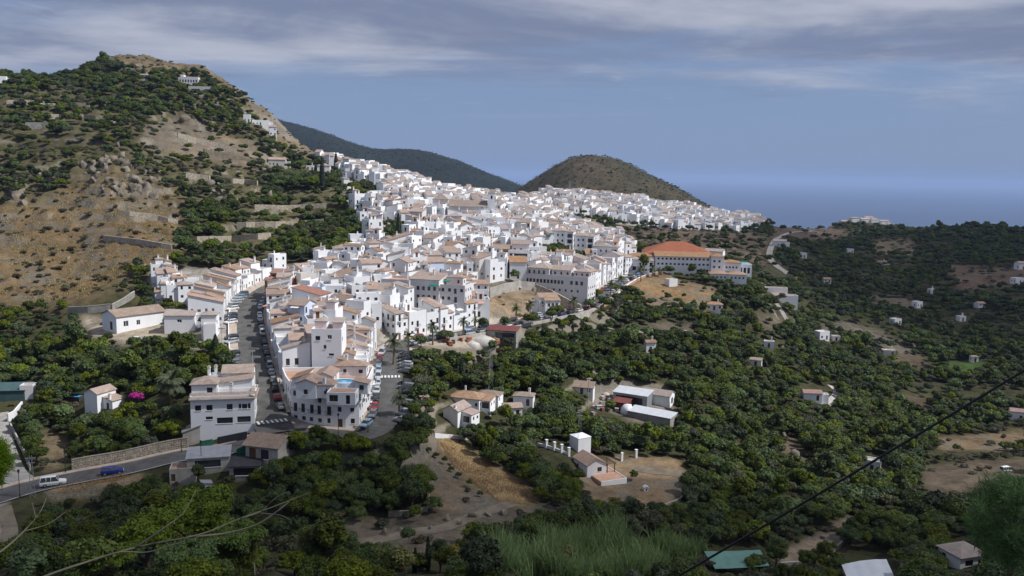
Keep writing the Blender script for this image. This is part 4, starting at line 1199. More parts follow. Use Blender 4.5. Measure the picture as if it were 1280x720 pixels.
H.done(); occupy(H.loc.x, H.loc.y, 6)

# --- blocks along the main road and above it
H = bld('hillside_block', 'long greyish white three-storey block with terraces above the road row', 533, 392, -14, Y=292, cat='building', seed=9, wall='greyed_white', winkind='plain')
H.block(-15, -5, -5, 5, 9.6, 'flat', front=[(1.6+i*1.9, z, 1.0, 1.5, 'balcony' if (i%2 and z>3) else 'win') for i in range(5) for z in (1.0, 3.9, 6.7)], dens=.8)
H.block(-5, 6, -4.2, 5, 10.6, 'sf', rh=1.4, front=[(1.4+i*2.0, z, 1.0, 1.4, 'win') for i in range(5) for z in (1.0, 3.9, 6.9)], dens=.8)
H.block(6, 15, -3, 5, 8.4, 'flat', right='auto', dens=.8); H.block(7, 13, 1, 4.8, 11.2, 'hip', z0=8.3, dens=.7, door=False)
H.extra('awning', 'awning_green', (4.5, -4.4, 9.4), 0, (3.2, 2.2, 1)); H.extra('awning', 'awning_green', (9, -3.2, 10.8), 0, (2.6, 2.0, 1))
H.chimney(-8, 2, 10.6); H.chimney(2, 2, 12); H.done(); occupy(H.loc.x - 9, H.loc.y + 2, 7); occupy(H.loc.x, H.loc.y, 7); occupy(H.loc.x + 9, H.loc.y - 2, 7)
H = bld('arcaded_apartments', 'long shade-toned grey apartment block with arcade of small arches facing left', 702, 368, -24, Y=345, cat='building', seed=10, wall='greyed_white', winkind='plain')  # wall colour greyed to stand in for the shade on this front
f = [(1.2 + i * 2.15, 8.4, .9, 1.5, 'win') for i in range(4)] + [(1.5 + i * 1.55, 5.4, 1.05, 1.5, 'win') for i in range(11)] + [(3 + i * 2.6, 2.4, .8, 1.0, 'win') for i in range(9)] + [(21 + i * 2.2, 5.4, 1.1, 1.6, 'win') for i in range(3)]
H.block(-15, 13, -5, 5, 8.2, 'flat', front=f[4:], right='auto', dens=.8)
H.block(-14, -4, -4.5, 4.6, 11.2, 'hip', z0=8.1, front=[(1.2 + i * 2.15, 8.9, .9, 1.5, 'win') for i in range(4)], dens=.8, door=False)
H.block(-3.4, 5, -3.2, 4.6, 10.9, 'gx', z0=8.1, dens=.9, door=False, bal=0); H.block(6, 12.8, -2.4, 4.6, 10.6, 'hip', z0=8.1, dens=.8, door=False, bal=0)
H.chimney(-9, 1, 12.6); H.chimney(9, 1, 12); H.done(); occupy(H.loc.x - 8, H.loc.y + 4, 7); occupy(H.loc.x, H.loc.y, 7); occupy(H.loc.x + 8, H.loc.y - 4, 7)
row_along(MR, 42, 62, -1, 6.0, 10, [8.5, 7.5], [8.4, 9.6, 10.4], lambda k: f'stepped white apartment house, {ORD[k]} up the steep right hand road', 'stepped apartments by the steep road', 15, roofs=['hip', 'flat', 'gx'], dens=.9)
H = bld('lot_house', 'lone white house with brown roof and porch on the bare lot', 684, 391, 12, seed=16, roof='brown_tile')
H.block(-4, 3.4, -3, 4, 6.4, 'gx', rh=1.3, dens=.9); H.block(-2.2, 3.6, -5.5, -3, 5.6, 'sf', rh=.7, dens=.9, front=grid_ops(5.8, .2, 1.2, 2.2, 3, 'void') + grid_ops(5.8, 3.1, 1.1, 1.5, 3)); H.block(-7.5, -4, -2, 3, 3.2, 'flat', dens=.3, door=False)
H.done(); occupy(H.loc.x, H.loc.y, 6)
for k, (a, b, w, h, yw, lab) in enumerate([(703, 311, 12, 9.5, -12, 'large white three-storey block, leftmost above the village garden'), (728, 317, 12, 9.5, -10, 'white three-storey block with balconies, second above the village garden'),
        (757, 331, 13, 9.5, -14, 'white apartment block with dark balconies, third above the village garden'), (782, 337, 12, 6.0, -10, 'low white block with long tan roof beside the school road'),
        (806, 340, 8, 6.4, -6, 'white block with flat eaves just left of the school')]):
    p = hit(a, b); H = House('apartment_block', lab, p, math.radians(yw), cat='building', group='blocks near the village garden', seed=400 + k, winkind='plain')
    H.block(-w / 2, w * .2, -5, 5, h, 'hip' if k != 3 else 'gx', rh=1.4, front=grid_ops(w * .7, 1, .9, 1.2, 3) + (grid_ops(w * .7, 4, .9, 1.2, 3) if h > 5 else []) + (grid_ops(w * .7, 6.9, .9, 1.2, 3) if h > 8 else []), dens=.9)
    H.block(w * .2, w / 2, -4, 5, h - .4, 'hip', rh=1, front=[(w * .15, z, w * .2, 2.0, 'void') for z in (.3, 3.3, 6.2) if z + 2 < h - 1], dens=.9)
    H.chimney(-2, 1, h + 1); H.done(); occupy(p.x, p.y, 6.5)
H = bld('brown_house', 'brown unpainted house among the white ones in mid village', 627, 328, -2, seed=17, wall='brown_wall', roof='brown_tile')
H.block(-3.4, 3.4, -3, 4, 6.2, 'gx', rh=1.6, dens=.8); H.done(); occupy(H.loc.x, H.loc.y, 4.5)
H = bld('terrace_house', 'white house with long dark gallery beside the brown house', 648, 333, -2, seed=18)
H.block(-4.6, 4.6, -3, 1.5, 6.6, 'flat', front=[(4.6, 4.6, 7.6, 1.4, 'void'), (5, 2.6, .7, .8, 'win'), (7, 2.6, .7, .8, 'win')]); H.block(-3, 4.6, 1.5, 5.5, 9.8, 'gx', rh=1.6, dens=.5, door=False); H.done(); occupy(H.loc.x, H.loc.y, 5.5)
# church
H = bld('church', 'white church with long brown nave roof and slim bell tower', 588, 297, 3, Y=470, cat='church', seed=19, roof='brown_tile', winkind='plain')
H.block(-12, 9, -5, 5, 8.0, 'gx', rh=3.2, front=[(6, 5, .8, 1.2, 'win'), (13, 5, .8, 1.2, 'win')], right=[(5, 5.5, 1, 1.4, 'win')], left=())
H.block(9.6, 13.2, -4.5, -.9, 15.5, 'hip', rh=2.4, front=[(1.8, 12.3, 1, 1.9, 'win')], right=[(1.8, 12.3, 1, 1.9, 'win')], left=(), ov=.15)
H.block(-21, -12.5, -4.5, 4, 11.5, 'hip', rh=3.4, front=[(6, 9, .7, 1.2, 'win')], left=(), right=[(4, 9, .7, 1, 'win')])
H.block(-19, -14, -7.5, -4.5, 8.0, 'hip', rh=1.6, front=(), left=(), right=()); H.done(); occupy(H.loc.x - 15, H.loc.y, 7); occupy(H.loc.x, H.loc.y, 8); occupy(H.loc.x + 10, H.loc.y, 5)

# --- school
H = bld('school', 'large white school with broad red hipped hall roof and window rows', 858, 352, -5, Y=438, cat='school', seed=20, winkind='plain', roof='brown_tile')
H.block(-22, 14, 3, 30, 9.0, 'hip', rh=5.6, rmat=2, front=(), left=(), right=(), ov=.5)
fr = [(1.5 + i * 2.1, z, 1.1, 1.0, 'win') for i in range(13) for z in (4.2, 6.9)] + [(22.5, .8, 2.5, 1.4, 'win'), (26, .8, 2.2, 1.4, 'win')]
H.block(-17, 11, -6, 3, 8.6, 'sf', rh=1.6, front=fr, left=(), right='auto', dens=.9, ov=.6)
H.block(11.1, 17.5, -8, 2, 9.2, 'hip', rh=1.4, front=[(1.6 + i * 2.6, z, 1, 1.1, 'win') for i in range(2) for z in (.6, 3.4, 6.4)], right='auto', dens=.8)
H.block(17.6, 26.5, -7, 3, 6.2, 'hip', rh=1.2, front=[(1.5 + i * 1.7, z, .9, 1, 'win') for i in range(4) for z in (3.4,)] + [(2.5, .4, 3, 1.3, 'win')], right='auto', dens=.8)
H.block(-31, -17.3, -3, 6, 8.0, 'hip', rh=1.3, front='auto', left='auto', dens=.8, door=True)
H.done(); [occupy(H.loc.x + dx, H.loc.y + dy, 10) for dx in (-24, -12, 0, 12, 22) for dy in (0, 14)]
H = bld('school_annex', 'lower white annex with tan hipped roofs below the school pool', 908, 362, -6, Y=424, cat='building', seed=21, winkind='plain', roof='brown_tile')
H.block(-9, 0, -4, 4, 4.6, 'hip', rh=1.3, front=grid_ops(9, 2.6, .9, .9, 4), dens=.8); H.block(0.02, 9, -4.5, 4, 4.6, 'hip', rh=1.4, front=grid_ops(9, 2.6, .9, .9, 4), right='auto'); H.done(); occupy(H.loc.x, H.loc.y, 9)
H = bld('pool_hall', 'white colonnaded basin with pale turquoise pool beside the school', 909, 346, -6, Y=444, cat='pool', seed=22, winkind='plain')
W_ = H.W
H.block(-11.5, 11.5, -6, 7, 5.6, 'flat', front=grid_ops(23, 1.2, 1.3, 3.0, 11, 'void'), right=grid_ops(13, 1.2, 1.3, 3.0, 6, 'void'), left=(), par=.3)
r = H.done('pale_concrete')
mb = MB(); mb.box(-10.6, 9.5, -5.2, 6.2, 5.55, 5.93, 0); mb.build('pool_water', 'aqua_water', r); occupy(H.loc.x, H.loc.y, 12)
mb = MB(); mb.box(-11.4, 11.4, 7.2, 7.3, 0, 6.6, 0); mb.build('green_screen', 'green_sheet', r)
H = bld('pump_house', 'small white box house on the dry knoll below the school', 839, 357, 24, seed=23); H.block(-2.4, 2.4, -1.8, 2, 3.2, 'flat', front=(), left=(), right=[(2, .8, 1, 1.2, 'win')], par=.2); H.done('pale_concrete'); occupy(H.loc.x, H.loc.y, 3)
H = bld('terrace_hall', 'white low building with pink terrace right of the school', 972, 372, -4, seed=24, cat='building'); H.block(-8, 5, 0, 5, 4.4, 'flat', dens=.3); H.block(-6, 9, -6, 0, 1.6, 'flat', front=(), left=(), right=(), par=.5); H.block(-10, -8, 1, 4, 6.5, 'flat', front=(), left=(), right=()); H.done(); occupy(H.loc.x, H.loc.y, 9)

# --- houses scattered in the valley and on the slopes: px, py, width, depth, height, yaw, roof, tile, label
SCATTER = [
 (812,439,4.5,4,4.2,8,'gx','brown_tile','small white hut with tan roof alone in the orchard'),
 (945,457,5.5,4,3,-25,'gx','clay_tile','small pink-roofed cottage in the dense orchard slope'),
 (1014,499,8,5,3.2,-4,'gx','red_tile','white cottage with red roof beside the curling track'),
 (892,387,9,6,3,-6,'hip','brown_tile','low brown-roofed house among trees below the school'),
 (1027,424,7,5,4.5,20,'flat','clay_tile','white cube house with terrace in the mid valley'),
 (1044,426,4.5,4,2.8,0,'flat','clay_tile','small grey box hut right of the valley cube house'),
 (961,434,5,4,3,-15,'flat','clay_tile','tiny white hut right of the dense orchard'),
 (1033,353,6,5,3,0,'gx','brown_tile','tiny pale farmhouse on the dark far slope'),
 (1146,384,6,5,4,25,'flat','clay_tile','bright white cube on the dark far slope'),
 (1164,367,5,4,3.4,20,'flat','clay_tile','tiny white box house uphill of the bright cube'),
 (1224,384,6,5,3,15,'gx','clay_tile','tiny white house at the far right slope'),
 (1119,405,6,5,3.4,20,'flat','clay_tile','white hut on the bare patch of the far slope'),
 (1201,401,5,4,3,10,'flat','clay_tile','low white shed on the shaded right slope'),
 (1272,354,9,6,4,10,'flat','clay_tile','white farmhouse cut by the right picture edge, lower'),
 (1276,336,9,6,5,10,'gx','clay_tile','white farmhouse cut by the right picture edge, upper'),
 (1102,331,9,5,3,0,'gx','brown_tile','long pale farm roof on the far hillside'),
 (1062,316,7,5,4,0,'flat','clay_tile','white farm cube below the far settlement'),
 (974,308,12,7,5,-10,'gx','clay_tile','white house beside the winding lane'),
 (893,322,13,8,4.5,-25,'gx','greyed','white shed house above the school roof'),
 (1217,452,4,3,3,0,'hip','clay_tile','tiny white hut low on the right slope'),
 (1004,322,5,5,4,0,'flat','clay_tile','tiny white house left of the far slope farms'),
 (1110,444,7,5,3,-10,'flat','clay_tile','grey concrete water tank house on bare ground'),
 (1270,524,6,5,4,-20,'gx','red_tile','small orange-roofed house at the right picture edge'),
 (640,519,6,5,3.2,12,'gx','clay_tile','small tile-roofed cottage half hidden behind orchard trees'),
 (655,505,7,5,3.2,-10,'hip','brown_tile','brown-roofed cottage left of the farm yard'),
 (612,503,8,6,3,-16,'hip','brown_tile','low wide house with tan hipped roof behind the gable house'),
 (728,491,9,5,2.6,-14,'sf','brown_tile','open brown-roofed shed at the left of the farm yard'),
 (181,100,7,5,4,0,'gx','clay_tile','tiny hut among cypresses on the hilltop slope'),
 (309,153,6,6,6,15,'flat','clay_tile','white tower house on the hill shoulder'),
 (326,157,14,7,4,15,'flat','clay_tile','long white villa on the hill shoulder'),
 (341,170,6,6,7,20,'sf','clay_tile','white stepped house just below the shoulder villa'),
 (347,208,13,8,5,10,'gx','clay_tile','white villa with grey roof on the lower hill shoulder'),
 (405,217,10,8,6,8,'hip','clay_tile','white villa with tan roof beside the tall cypress'),
 (388,213,6,6,3.5,8,'flat','clay_tile','small white outhouse left of the cypress villa'),
 (2,104,8,6,5,20,'flat','clay_tile','white house cut by the left picture edge on the skyline'),
 (1090,587,5.4,4.5,3.6,-30,'flat','clay_tile','white flat-roofed hut with dark doorway below the cable'),
]
for k, (a, b, w, d, h, yw, rf, tl, lab) in enumerate(SCATTER):
    p = hit(a, b); w, d, h = w * .82, d * .82, h * .86
    H = House('farmhouse', lab, p, math.radians(yw), cat='house', seed=500 + k, roof='clay_tile' if tl == 'greyed' else tl, wall='cream_wall' if 'grey' in lab else 'limewash')
    H.block(-w / 2, w / 2, -d / 2, d / 2, h, rf, dens=.6, par=.3)
    if w > 6.5 and 'shed' not in lab and rf != 'hip': H.block(w / 2 - .02, w / 2 + 2.6, -d / 2 + .8, d / 2 - .4, h * .72, 'flat', dens=.4, door=False, par=.3)
    if k % 3 == 0: H.chimney(w * .25, 0.4, h + .5)
    H.done('grey_floor'); occupy(p.x, p.y, max(w, d) * .6)
H = bld('hilltop_villa', 'long white villa with dark openings high on the left hill', 237, 105, 4, cat='house', seed=30, winkind='plain'); H.block(-7.5, 7.5, -3, 4, 4.2, 'flat', front=grid_ops(15, 1, 1.1, 1.9, 7)); H.block(-7.5, -4, -1, 4, 6.0, 'flat', front=(), left=()); H.done(); occupy(H.loc.x, H.loc.y, 8)
H = bld('pool_terrace', 'pale terrace house with long parapet below the hilltop villa', 253, 116, 6, cat='house', seed=31, wall='cream_wall'); H.block(-9, 10, -3, 4, 3.6, 'flat', front=[(5, .4, 6, 2, 'void'), (13, .6, 3, 1.8, 'void')]); H.done('pale_concrete'); occupy(H.loc.x, H.loc.y, 9)
# pair of houses above the dry field
H = bld('gable_house', 'bluish white gabled house with tan roof at the top of the dry field', 571, 525, -28, seed=32, wall='limewash'); H.block(-2.8, 2.8, -4, 4, 4.4, 'gy', rh=1.5, front=(), left=[(3, 1.6, .8, 1, 'win')], right=(), ov=.35)
H.block(2.8, 6.5, -1.5, 3.8, 3.0, 'sr', rh=.7, front=[(1.8, .3, 2.4, 2.1, 'void')], dens=.6); H.chimney(1.5, -3.4, 4.6, 1); H.done(); occupy(H.loc.x, H.loc.y, 5)
H = bld('long_roof_house', 'white house under a broad tan hipped roof behind the gable house', 588, 507, -18, seed=33, roof='brown_tile'); H.block(-6.5, 4.5, -3.5, 4, 3.4, 'hip', rh=1.7, dens=.6, ov=.5); H.block(4.5, 8, -2, 3.5, 2.8, 'sf', rh=.8, front=[(1.8, .2, 2.6, 2.2, 'void')]); H.chimney(-2.5, 1.5, 5.2, .9); H.done(); occupy(H.loc.x, H.loc.y, 7)
# cottage with its terrace and pergola
H = bld('cottage', 'white gabled cottage with pink tile roof and paved terrace', 737, 588, 24, seed=34, winkind='wood')
H.block(-3.0, 3.0, -4.0, 4.0, 3.1, 'gy', rh=1.6, front=[(3.9, .9, 1.4, 1.3, 'wood')], left=[(2.5, 1, .8, 1, 'win')], right=[(2, .1, .9, 2, 'door'), (5, .9, 1.1, 1.1, 'win')], ov=.35)
r = H.done()
mb = MB(); mb.box(-1.6, 6.2, -9.5, -4.05, -4, .12, 0); mb.box(-1.75, 6.35, -9.7, -9.5, -4, .3, 1); mb.box(6.2, 6.4, -9.5, 1.5, -4, .3, 1); mb.box(3.05, 6.2, -4.05, 1.5, -4, .11, 0); mb.build('terrace', ['terracotta_floor', 'limewash'], r)
mb = MB()
for (x, y) in ((3.6, -3.6), (6.0, -3.6), (3.6, .8), (6.0, .8)): mb.box(x - .1, x + .1, y - .1, y + .1, .11, 2.5)
mb.box(3.45, 3.6, -4, 1.2, 2.5, 2.66); mb.box(5.95, 6.1, -4, 1.2, 2.5, 2.66)
for i in range(7): mb.box(3.2, 6.4, -3.8 + i * .8, -3.7 + i * .8, 2.67, 2.78)
mb.build('pergola', 'pergola_wood', r); occupy(H.loc.x, H.loc.y, 5); occupy(H.loc.x + 3, H.loc.y - 6, 4.5)
H = bld('water_tower', 'white box-shaped water tank house with low hipped top', 725, 563, 30, seed=35, cat='tank'); H.roof = 'white_sheet'; H.block(-2, 2, -2, 2, 3.9, 'hip', rh=.8, front=(), left=(), right=(), ov=.05); H.done(); occupy(H.loc.x, H.loc.y, 3)
# garden house with pool (left)
H = bld('garden_house', 'plain white gabled house beside a small raised pool', 126, 508, -22, seed=36); H.block(-2.6, 2.6, -3.5, 3.5, 5.0, 'gy', rh=1.2, front=(), left=(), right=(), ov=.3); H.block(2.6, 6.5, -1.5, 3, 2.8, 'sr', rh=.8, dens=.3); H.chimney(5.2, -1.2, 3.2, 1.1); H.done(); occupy(H.loc.x, H.loc.y, 6)
H = bld('tiled_hut', 'small white hut with pinkish tile roof at the lower right', 1203, 702, 18, Y=158, seed=37); H.block(-3.2, 3.2, -2.5, 3, 2.8, 'hip', rh=1.2, front=[(2.2, .9, 2.0, 1.2, 'win'), (4.8, 1, .8, 1, 'win')], ov=.45); H.done(); occupy(H.loc.x, H.loc.y, 4)
# white apartment rows on the far ridge
for k in range(16):
    a = 1044 + (k % 8) * 12 + (k // 8) * 5; b = (277 if k < 8 else 274) + (k % 8) * .8
    p = hit(a, b); p = at(a, b, 1440 + (k // 8) * 40); p.z = ground(p.x, p.y); H = House('ridge_block', f'tiny white holiday block by the sea, {ORD[k % 8]} from left in the {"front" if k < 8 else "back"} row', p, math.radians(8), cat='building', group='holiday blocks on the ridge', seed=600 + k)
    H.block(-8, 8, -5, 5, 8 + (k % 3) * 1.6 + (k // 8) * 3, 'gx' if k % 2 else 'hip', dens=.6, bal=0)
    H.done(); occupy(p.x, p.y, 8)

# --- the village itself: house after house up the slope
GREEN_POCKETS = [[(437,228),(470,232),(480,250),(455,258),(437,250)], [(470,282),(500,280),(512,300),(500,316),(468,312)], [(545,262),(585,278),(580,285),(540,272)],
                 [(672,312),(712,308),(734,322),(722,334),(684,334)], [(598,358),(665,350),(712,374),(728,390),(640,402),(598,394)], [(438,262),(452,262),(456,305),(444,310),(436,300)]]
cand = []
r = random.Random(2024)
yy = 196.0; row = 0
while yy < 700:
    step = 8.6 + max(0, (yy - 420) * 0.012)
    xx = -0.36 * yy + r.uniform(0, 6)
    while xx < 0.16 * yy + 20:
        x = xx + r.uniform(-1.2, 1.2); y = yy + r.uniform(-1.6, 1.6)
        w = r.uniform(5.2, 7.8)
        z = ground(x, y); a, b = project(x, y, z); a = float(a); b = float(b)
        xx += w * 0.98
        if not inp1(a, b, VILLAGE) or any(inp1(a, b, g) for g in GREEN_POCKETS): continue
        if a < 330 and b > 300: continue
        if float(grid_sample(ROADD, np.array([x]), np.array([y]))[0]) < 5.0 and b > 335: continue
        if not free(x, y, 2.2): continue
        cand.append((x, y, z, w, row, a, b))
    yy += step; row += 1
# farther quarter
yy = 690.0
while yy < 960:
    xx = 0.0
    while xx < 0.32 * yy:
        w = r.uniform(7, 12); x = xx + r.uniform(-1, 1); y = yy + r.uniform(-2, 2); xx += w * 1.05
        z = ground(x, y); a, b = (float(v) for v in project(x, y, z))
        if inp1(a, b, FARQ) and free(x, y, 3): cand.append((x, y, z, w, row, a, b))
    yy += 14; row += 1
cand.sort(key=lambda c: c[1])
print('village house sites', len(cand))
N_OWN = 250
byrow = {}
for c in cand[:N_OWN]: byrow.setdefault(c[4], []).append(c)
rows = sorted(byrow)
BASEYAW = [-32, -18, -8, 5, 14, 24, 38]
def wallkind(rr):
    k = rr.random()
    return 'limewash' if k < .93 else ('cream_wall' if k < .97 else 'bluish_wall')
for ri, rw in enumerate(rows):
    for ci, (x, y, z, w, _, a, b) in enumerate(sorted(byrow[rw])):
        rr = random.Random(int(x * 31 + y * 17))
        h = rr.choice([5.6, 6.2, 6.8, 7.6, 8.4]); rf = rr.choice(['gx', 'gy', 'hip', 'sf', 'flat', 'flat', 'flat', 'flat', 'flat', 'flat', 'sr', 'sl'])
        size = 'tall' if h > 7.5 else ('low' if h < 6 else 'mid-height')
        lab = f'{size} white village house with {ROOFWORD[rf]}, {ORD[min(ci, 39)]} from left in house row {ORD[min(ri, 39)]} uphill'
        town_house((x, y, z), math.radians(rr.choice(BASEYAW) + rr.uniform(-4, 4)), w, rr.uniform(6, 8), h, int(x * 100 + y), lab, 'white village houses on the slope', wallkind(rr), rf, dens=.6 if y < 400 else .5)
        occupy(x, y, 4.2)
# the remaining roofs farther up, beyond counting
class Mass(House):
    def __init__(s):
        s.W = MB(); s.R = MB(); s.T = MB(); s.G = MB(); s.parts = []; s.drop = 5.0; s.nroofs = 0; s.maxh = 0; s.rng = random.Random(3); s.win = 'plain'
    def faces_camera(s, n): return True
mass = {'W': MB(), 'R': MB(), 'T': MB(), 'G': MB()}
def xform(src, dst, loc, yaw, key=0):
    c, si = math.cos(yaw), math.sin(yaw); b = len(dst.v)
    dst.v += [(loc[0] + x * c - y * si, loc[1] + x * si + y * c, loc[2] + z) for (x, y, z) in src.v]
    for i, f in enumerate(src.f):
        dst.f.append([b + q for q in f]); dst.m.append(src.m[i])
        if i in src.uv: dst.uv[len(dst.f) - 1] = src.uv[i]
for (x, y, z, w, _, a, b) in cand[N_OWN:]:
    rr = random.Random(int(x * 31 + y * 17)); ms = Mass(); ms.rng = rr
    h = rr.choice([5.2, 6.2, 6.8, 7.6, 8.6]); d = rr.uniform(7, 10); yaw = math.radians(rr.choice(BASEYAW) + rr.uniform(-4, 4))
    rf = rr.choice(['gx', 'gy', 'hip', 'sf', 'flat', 'flat', 'flat', 'flat', 'flat', 'sr']); m = -w / 2 + w * rr.uniform(.35, .65)
    ms.block(-w / 2, m, -d / 2, d / 2, h, rf, dens=.55, rmat=rr.choice([0, 0, 1])); ms.block(m + .01, w / 2, -d / 2 + rr.uniform(.2, 1.5), d / 2, h - rr.uniform(.8, 3), rr.choice(['flat', 'sf', 'gx', 'flat']), dens=.55, door=False)
    for (nm, me, q, ang, sc) in ms.parts:
        if nm in ('window', 'door'):
            g = MB(); hw, hh = sc[0] / 2, sc[2] / 2; ca, sa = math.cos(ang), math.sin(ang)
            ms.G.quad(*[(q[0] + u * ca, q[1] + u * sa, q[2] + v) for (u, v) in ((-hw, -hh), (hw, -hh), (hw, hh), (-hw, hh))])
    for k_ in 'WRTG': xform(getattr(ms, k_), mass[k_], (x, y, z), yaw)
    occupy(x, y, 4.5)
root = empty('distant_houses', (0, 0, 0)); tag(root, 'dense far quarter of small white houses with tile roofs', 'houses', kind='stuff')
for k_, nm, ms_ in (('W', 'wall', ['limewash', 'brown_wall', 'cream_wall']), ('R', 'roof', ['clay_tile', 'brown_tile', 'red_tile', 'grey_metal']), ('T', 'terrace_floor', 'pale_floor'), ('G', 'window', 'glass_dark')):
    if mass[k_].f: mass[k_].build(nm, ms_, root)['kind'] = 'stuff'

# ------------------------------------------------------------------ trees and plants
def rand_dirs(rs, n):
    v = rs.normal(size=(n, 3)); return v / np.linalg.norm(v, axis=1)[:, None]
def leaf_quads(C, Nrm, size, rs, elong=1.6):
    """one folded leaf-clump quad per centre, facing roughly along Nrm"""
    n = len(C)
    t = rand_dirs(rs, n); u = np.cross(Nrm, t); u /= np.linalg.norm(u, axis=1)[:, None] + 1e-9; w = np.cross(Nrm, u)
    s = (size * rs.uniform(0.6, 1.35, n))[:, None]
    a = C + u * s * elong * .5; b = C + w * s * .5 - Nrm * s * .12; c = C - u * s * elong * .5; d = C - w * s * .5 - Nrm * s * .12
    return np.stack([a, b, c, d], 1).reshape(-1, 3)
def np_mesh(name, V, F4, mats, F3=None, midx=None):
    me = bpy.data.meshes.new(name)
    me.vertices.add(len(V)); me.vertices.foreach_set('co', np.ascontiguousarray(V, dtype=np.float32).ravel())
    n4 = len(F4); n3 = 0 if F3 is None else len(F3)
    li = np.concatenate([F4.ravel(), F3.ravel() if n3 else np.zeros(0, int)]).astype(np.int32)
    me.loops.add(len(li)); me.loops.foreach_set('vertex_index', li)
    me.polygons.add(n4 + n3)
    me.polygons.foreach_set('loop_start', np.concatenate([np.arange(n4) * 4, n4 * 4 + np.arange(n3) * 3]).astype(np.int32))
    if midx is not None: me.polygons.foreach_set('material_index', midx.astype(np.int32))
    me.update(calc_edges=True)
    for m in (mats if isinstance(mats, (list, tuple)) else [mats]): me.materials.append(M[m])
    return me
_ico = bmesh.new(); bmesh.ops.create_icosphere(_ico, subdivisions=2, radius=1.0)
ICO_V = np.array([v.co[:] for v in _ico.verts]); _ico.verts.index_update(); ICO_F = np.array([[v.index for v in f.verts] for f in _ico.faces]); _ico.free()
def crown_mesh(name, seed, R, Hh, zc, nleaf, leaf, nlobe, mats, core=0.8, flat_bottom=True, up=0.35, lobe_r=(0.38, 0.6)):
    """crown from many lobes, each a shell of leaf clumps round a darker uneven heart"""
    rs = np.random.RandomState(seed); V = []; F4 = []; V3 = []; F3 = []
    cs = []
    for i in range(nlobe):
        d = rand_dirs(rs, 1)[0]
        if flat_bottom and d[2] < -0.3: d[2] *= -0.6
        k = rs.uniform(.35, .72) if i else 0.0
        cs.append((np.array([d[0] * R * k, d[1] * R * k, zc + d[2] * Hh * k]), R * rs.uniform(*lobe_r) * (1.15 if i == 0 else 1)))
    per = np.array([c[1] ** 2 for c in cs]); per = (per / per.sum() * nleaf).astype(int)
    nv = 0
    for (c, r), m in zip(cs, per):
        nd = rand_dirs(rs, m); nd[:, 2] = np.where(nd[:, 2] < -0.45, -nd[:, 2], nd[:, 2])
        P = c + nd * (r * rs.choice([1.0, 1.0, 1.0, 1.22], m) * rs.uniform(.68, 1.08, m))[:, None] * np.array([1, 1, Hh / R])
        N_ = nd + rs.normal(size=(m, 3)) * .55 + np.array([0, 0, up]); N_ /= np.linalg.norm(N_, axis=1)[:, None]
        q = leaf_quads(P, N_, leaf, rs); V.append(q); F4.append(np.arange(len(q)).reshape(-1, 4) + nv); nv += len(q)
    if core:
        for (c, r) in cs:
            bump = 1 + .22 * np.sin(ICO_V @ rs.normal(size=3) * 4 + rs.uniform(0, 6)) * np.cos(ICO_V @ rs.normal(size=3) * 5)
            V.append(c + ICO_V * (r * core * bump)[:, None] * np.array([1, 1, Hh / R])); F3.append(ICO_F + nv); nv += len(ICO_V)
    return np_mesh(name, np.concatenate(V), np.concatenate(F4), mats, np.concatenate(F3) if F3 else None)
def trunk_mesh(name, seed, h, r, mats, limbs=4, spread=1.0, top=0.5):
    rr = random.Random(seed); mb = MB()
    p = [(0, 0, -1.0), (rr.uniform(-.1, .1), rr.uniform(-.1, .1), h * .4), (rr.uniform(-.25, .25), rr.uniform(-.25, .25), h)]
    mb.tube(p, [r * 1.25, r, r * top], 7)
    for k in range(limbs):
        a = 2 * math.pi * k / max(limbs, 1) + rr.uniform(-.4, .4); b = Vector(p[1]).lerp(Vector(p[2]), rr.uniform(.2, .9))
        e = b + Vector((math.cos(a) * spread, math.sin(a) * spread, rr.uniform(.5, .9) * spread))
        mb.tube([b, b.lerp(e, .5) + Vector((0, 0, .12)), e], [r * .55, r * .4, r * .15], 5)
    return mb.mesh(name, mats)
KINDS = {}
def kind(key, label, crowns, trunk):
    KINDS[key] = dict(label=label, crowns=crowns, trunk=trunk, objs=[None] * len(crowns))
LS = 1.0
kind('dark', 'dark', [crown_mesh('crown', 10 + i, (2.5, 2.9, 2.3, 2.7)[i], (1.7, 1.6, 2.2, 1.9)[i], (2.2, 2.1, 2.7, 2.4)[i], 1500, (.34, .30, .38, .33)[i], (14, 16, 11, 13)[i], 'leaf_dark', core=.74, lobe_r=(.24, .46)) for i in range(4)], trunk_mesh('trunk', 1, 1.9, .17, 'bark', 4, 1.1))
kind('mid', 'mid', [crown_mesh('crown', 20 + i, (2.4, 2.8, 2.0, 2.6)[i], (1.9, 1.6, 2.4, 2.0)[i], (2.4, 2.1, 2.9, 2.5)[i], 1500, (.32, .36, .30, .34)[i], (15, 12, 12, 17)[i], 'leaf_mid', core=.72, lobe_r=(.22, .44)) for i in range(4)], trunk_mesh('trunk', 2, 1.9, .16, 'bark', 4, 1.1))
kind('olive', 'olive', [crown_mesh('crown', 30 + i, 2.2, 1.7, 2.4, 1200, .28, 12, 'leaf_olive', core=.55, lobe_r=(.22, .42)) for i in range(3)], trunk_mesh('trunk', 3, 1.7, .2, 'bark', 4, 1.0))
kind('bush', 'bush', [crown_mesh('crown', 40 + i, 1.5, .7, .5, 700, .20, 11, 'leaf_scrub', core=.5, lobe_r=(.18, .4)) for i in range(3)], trunk_mesh('trunk', 4, .5, .07, 'bark', 3, .4))
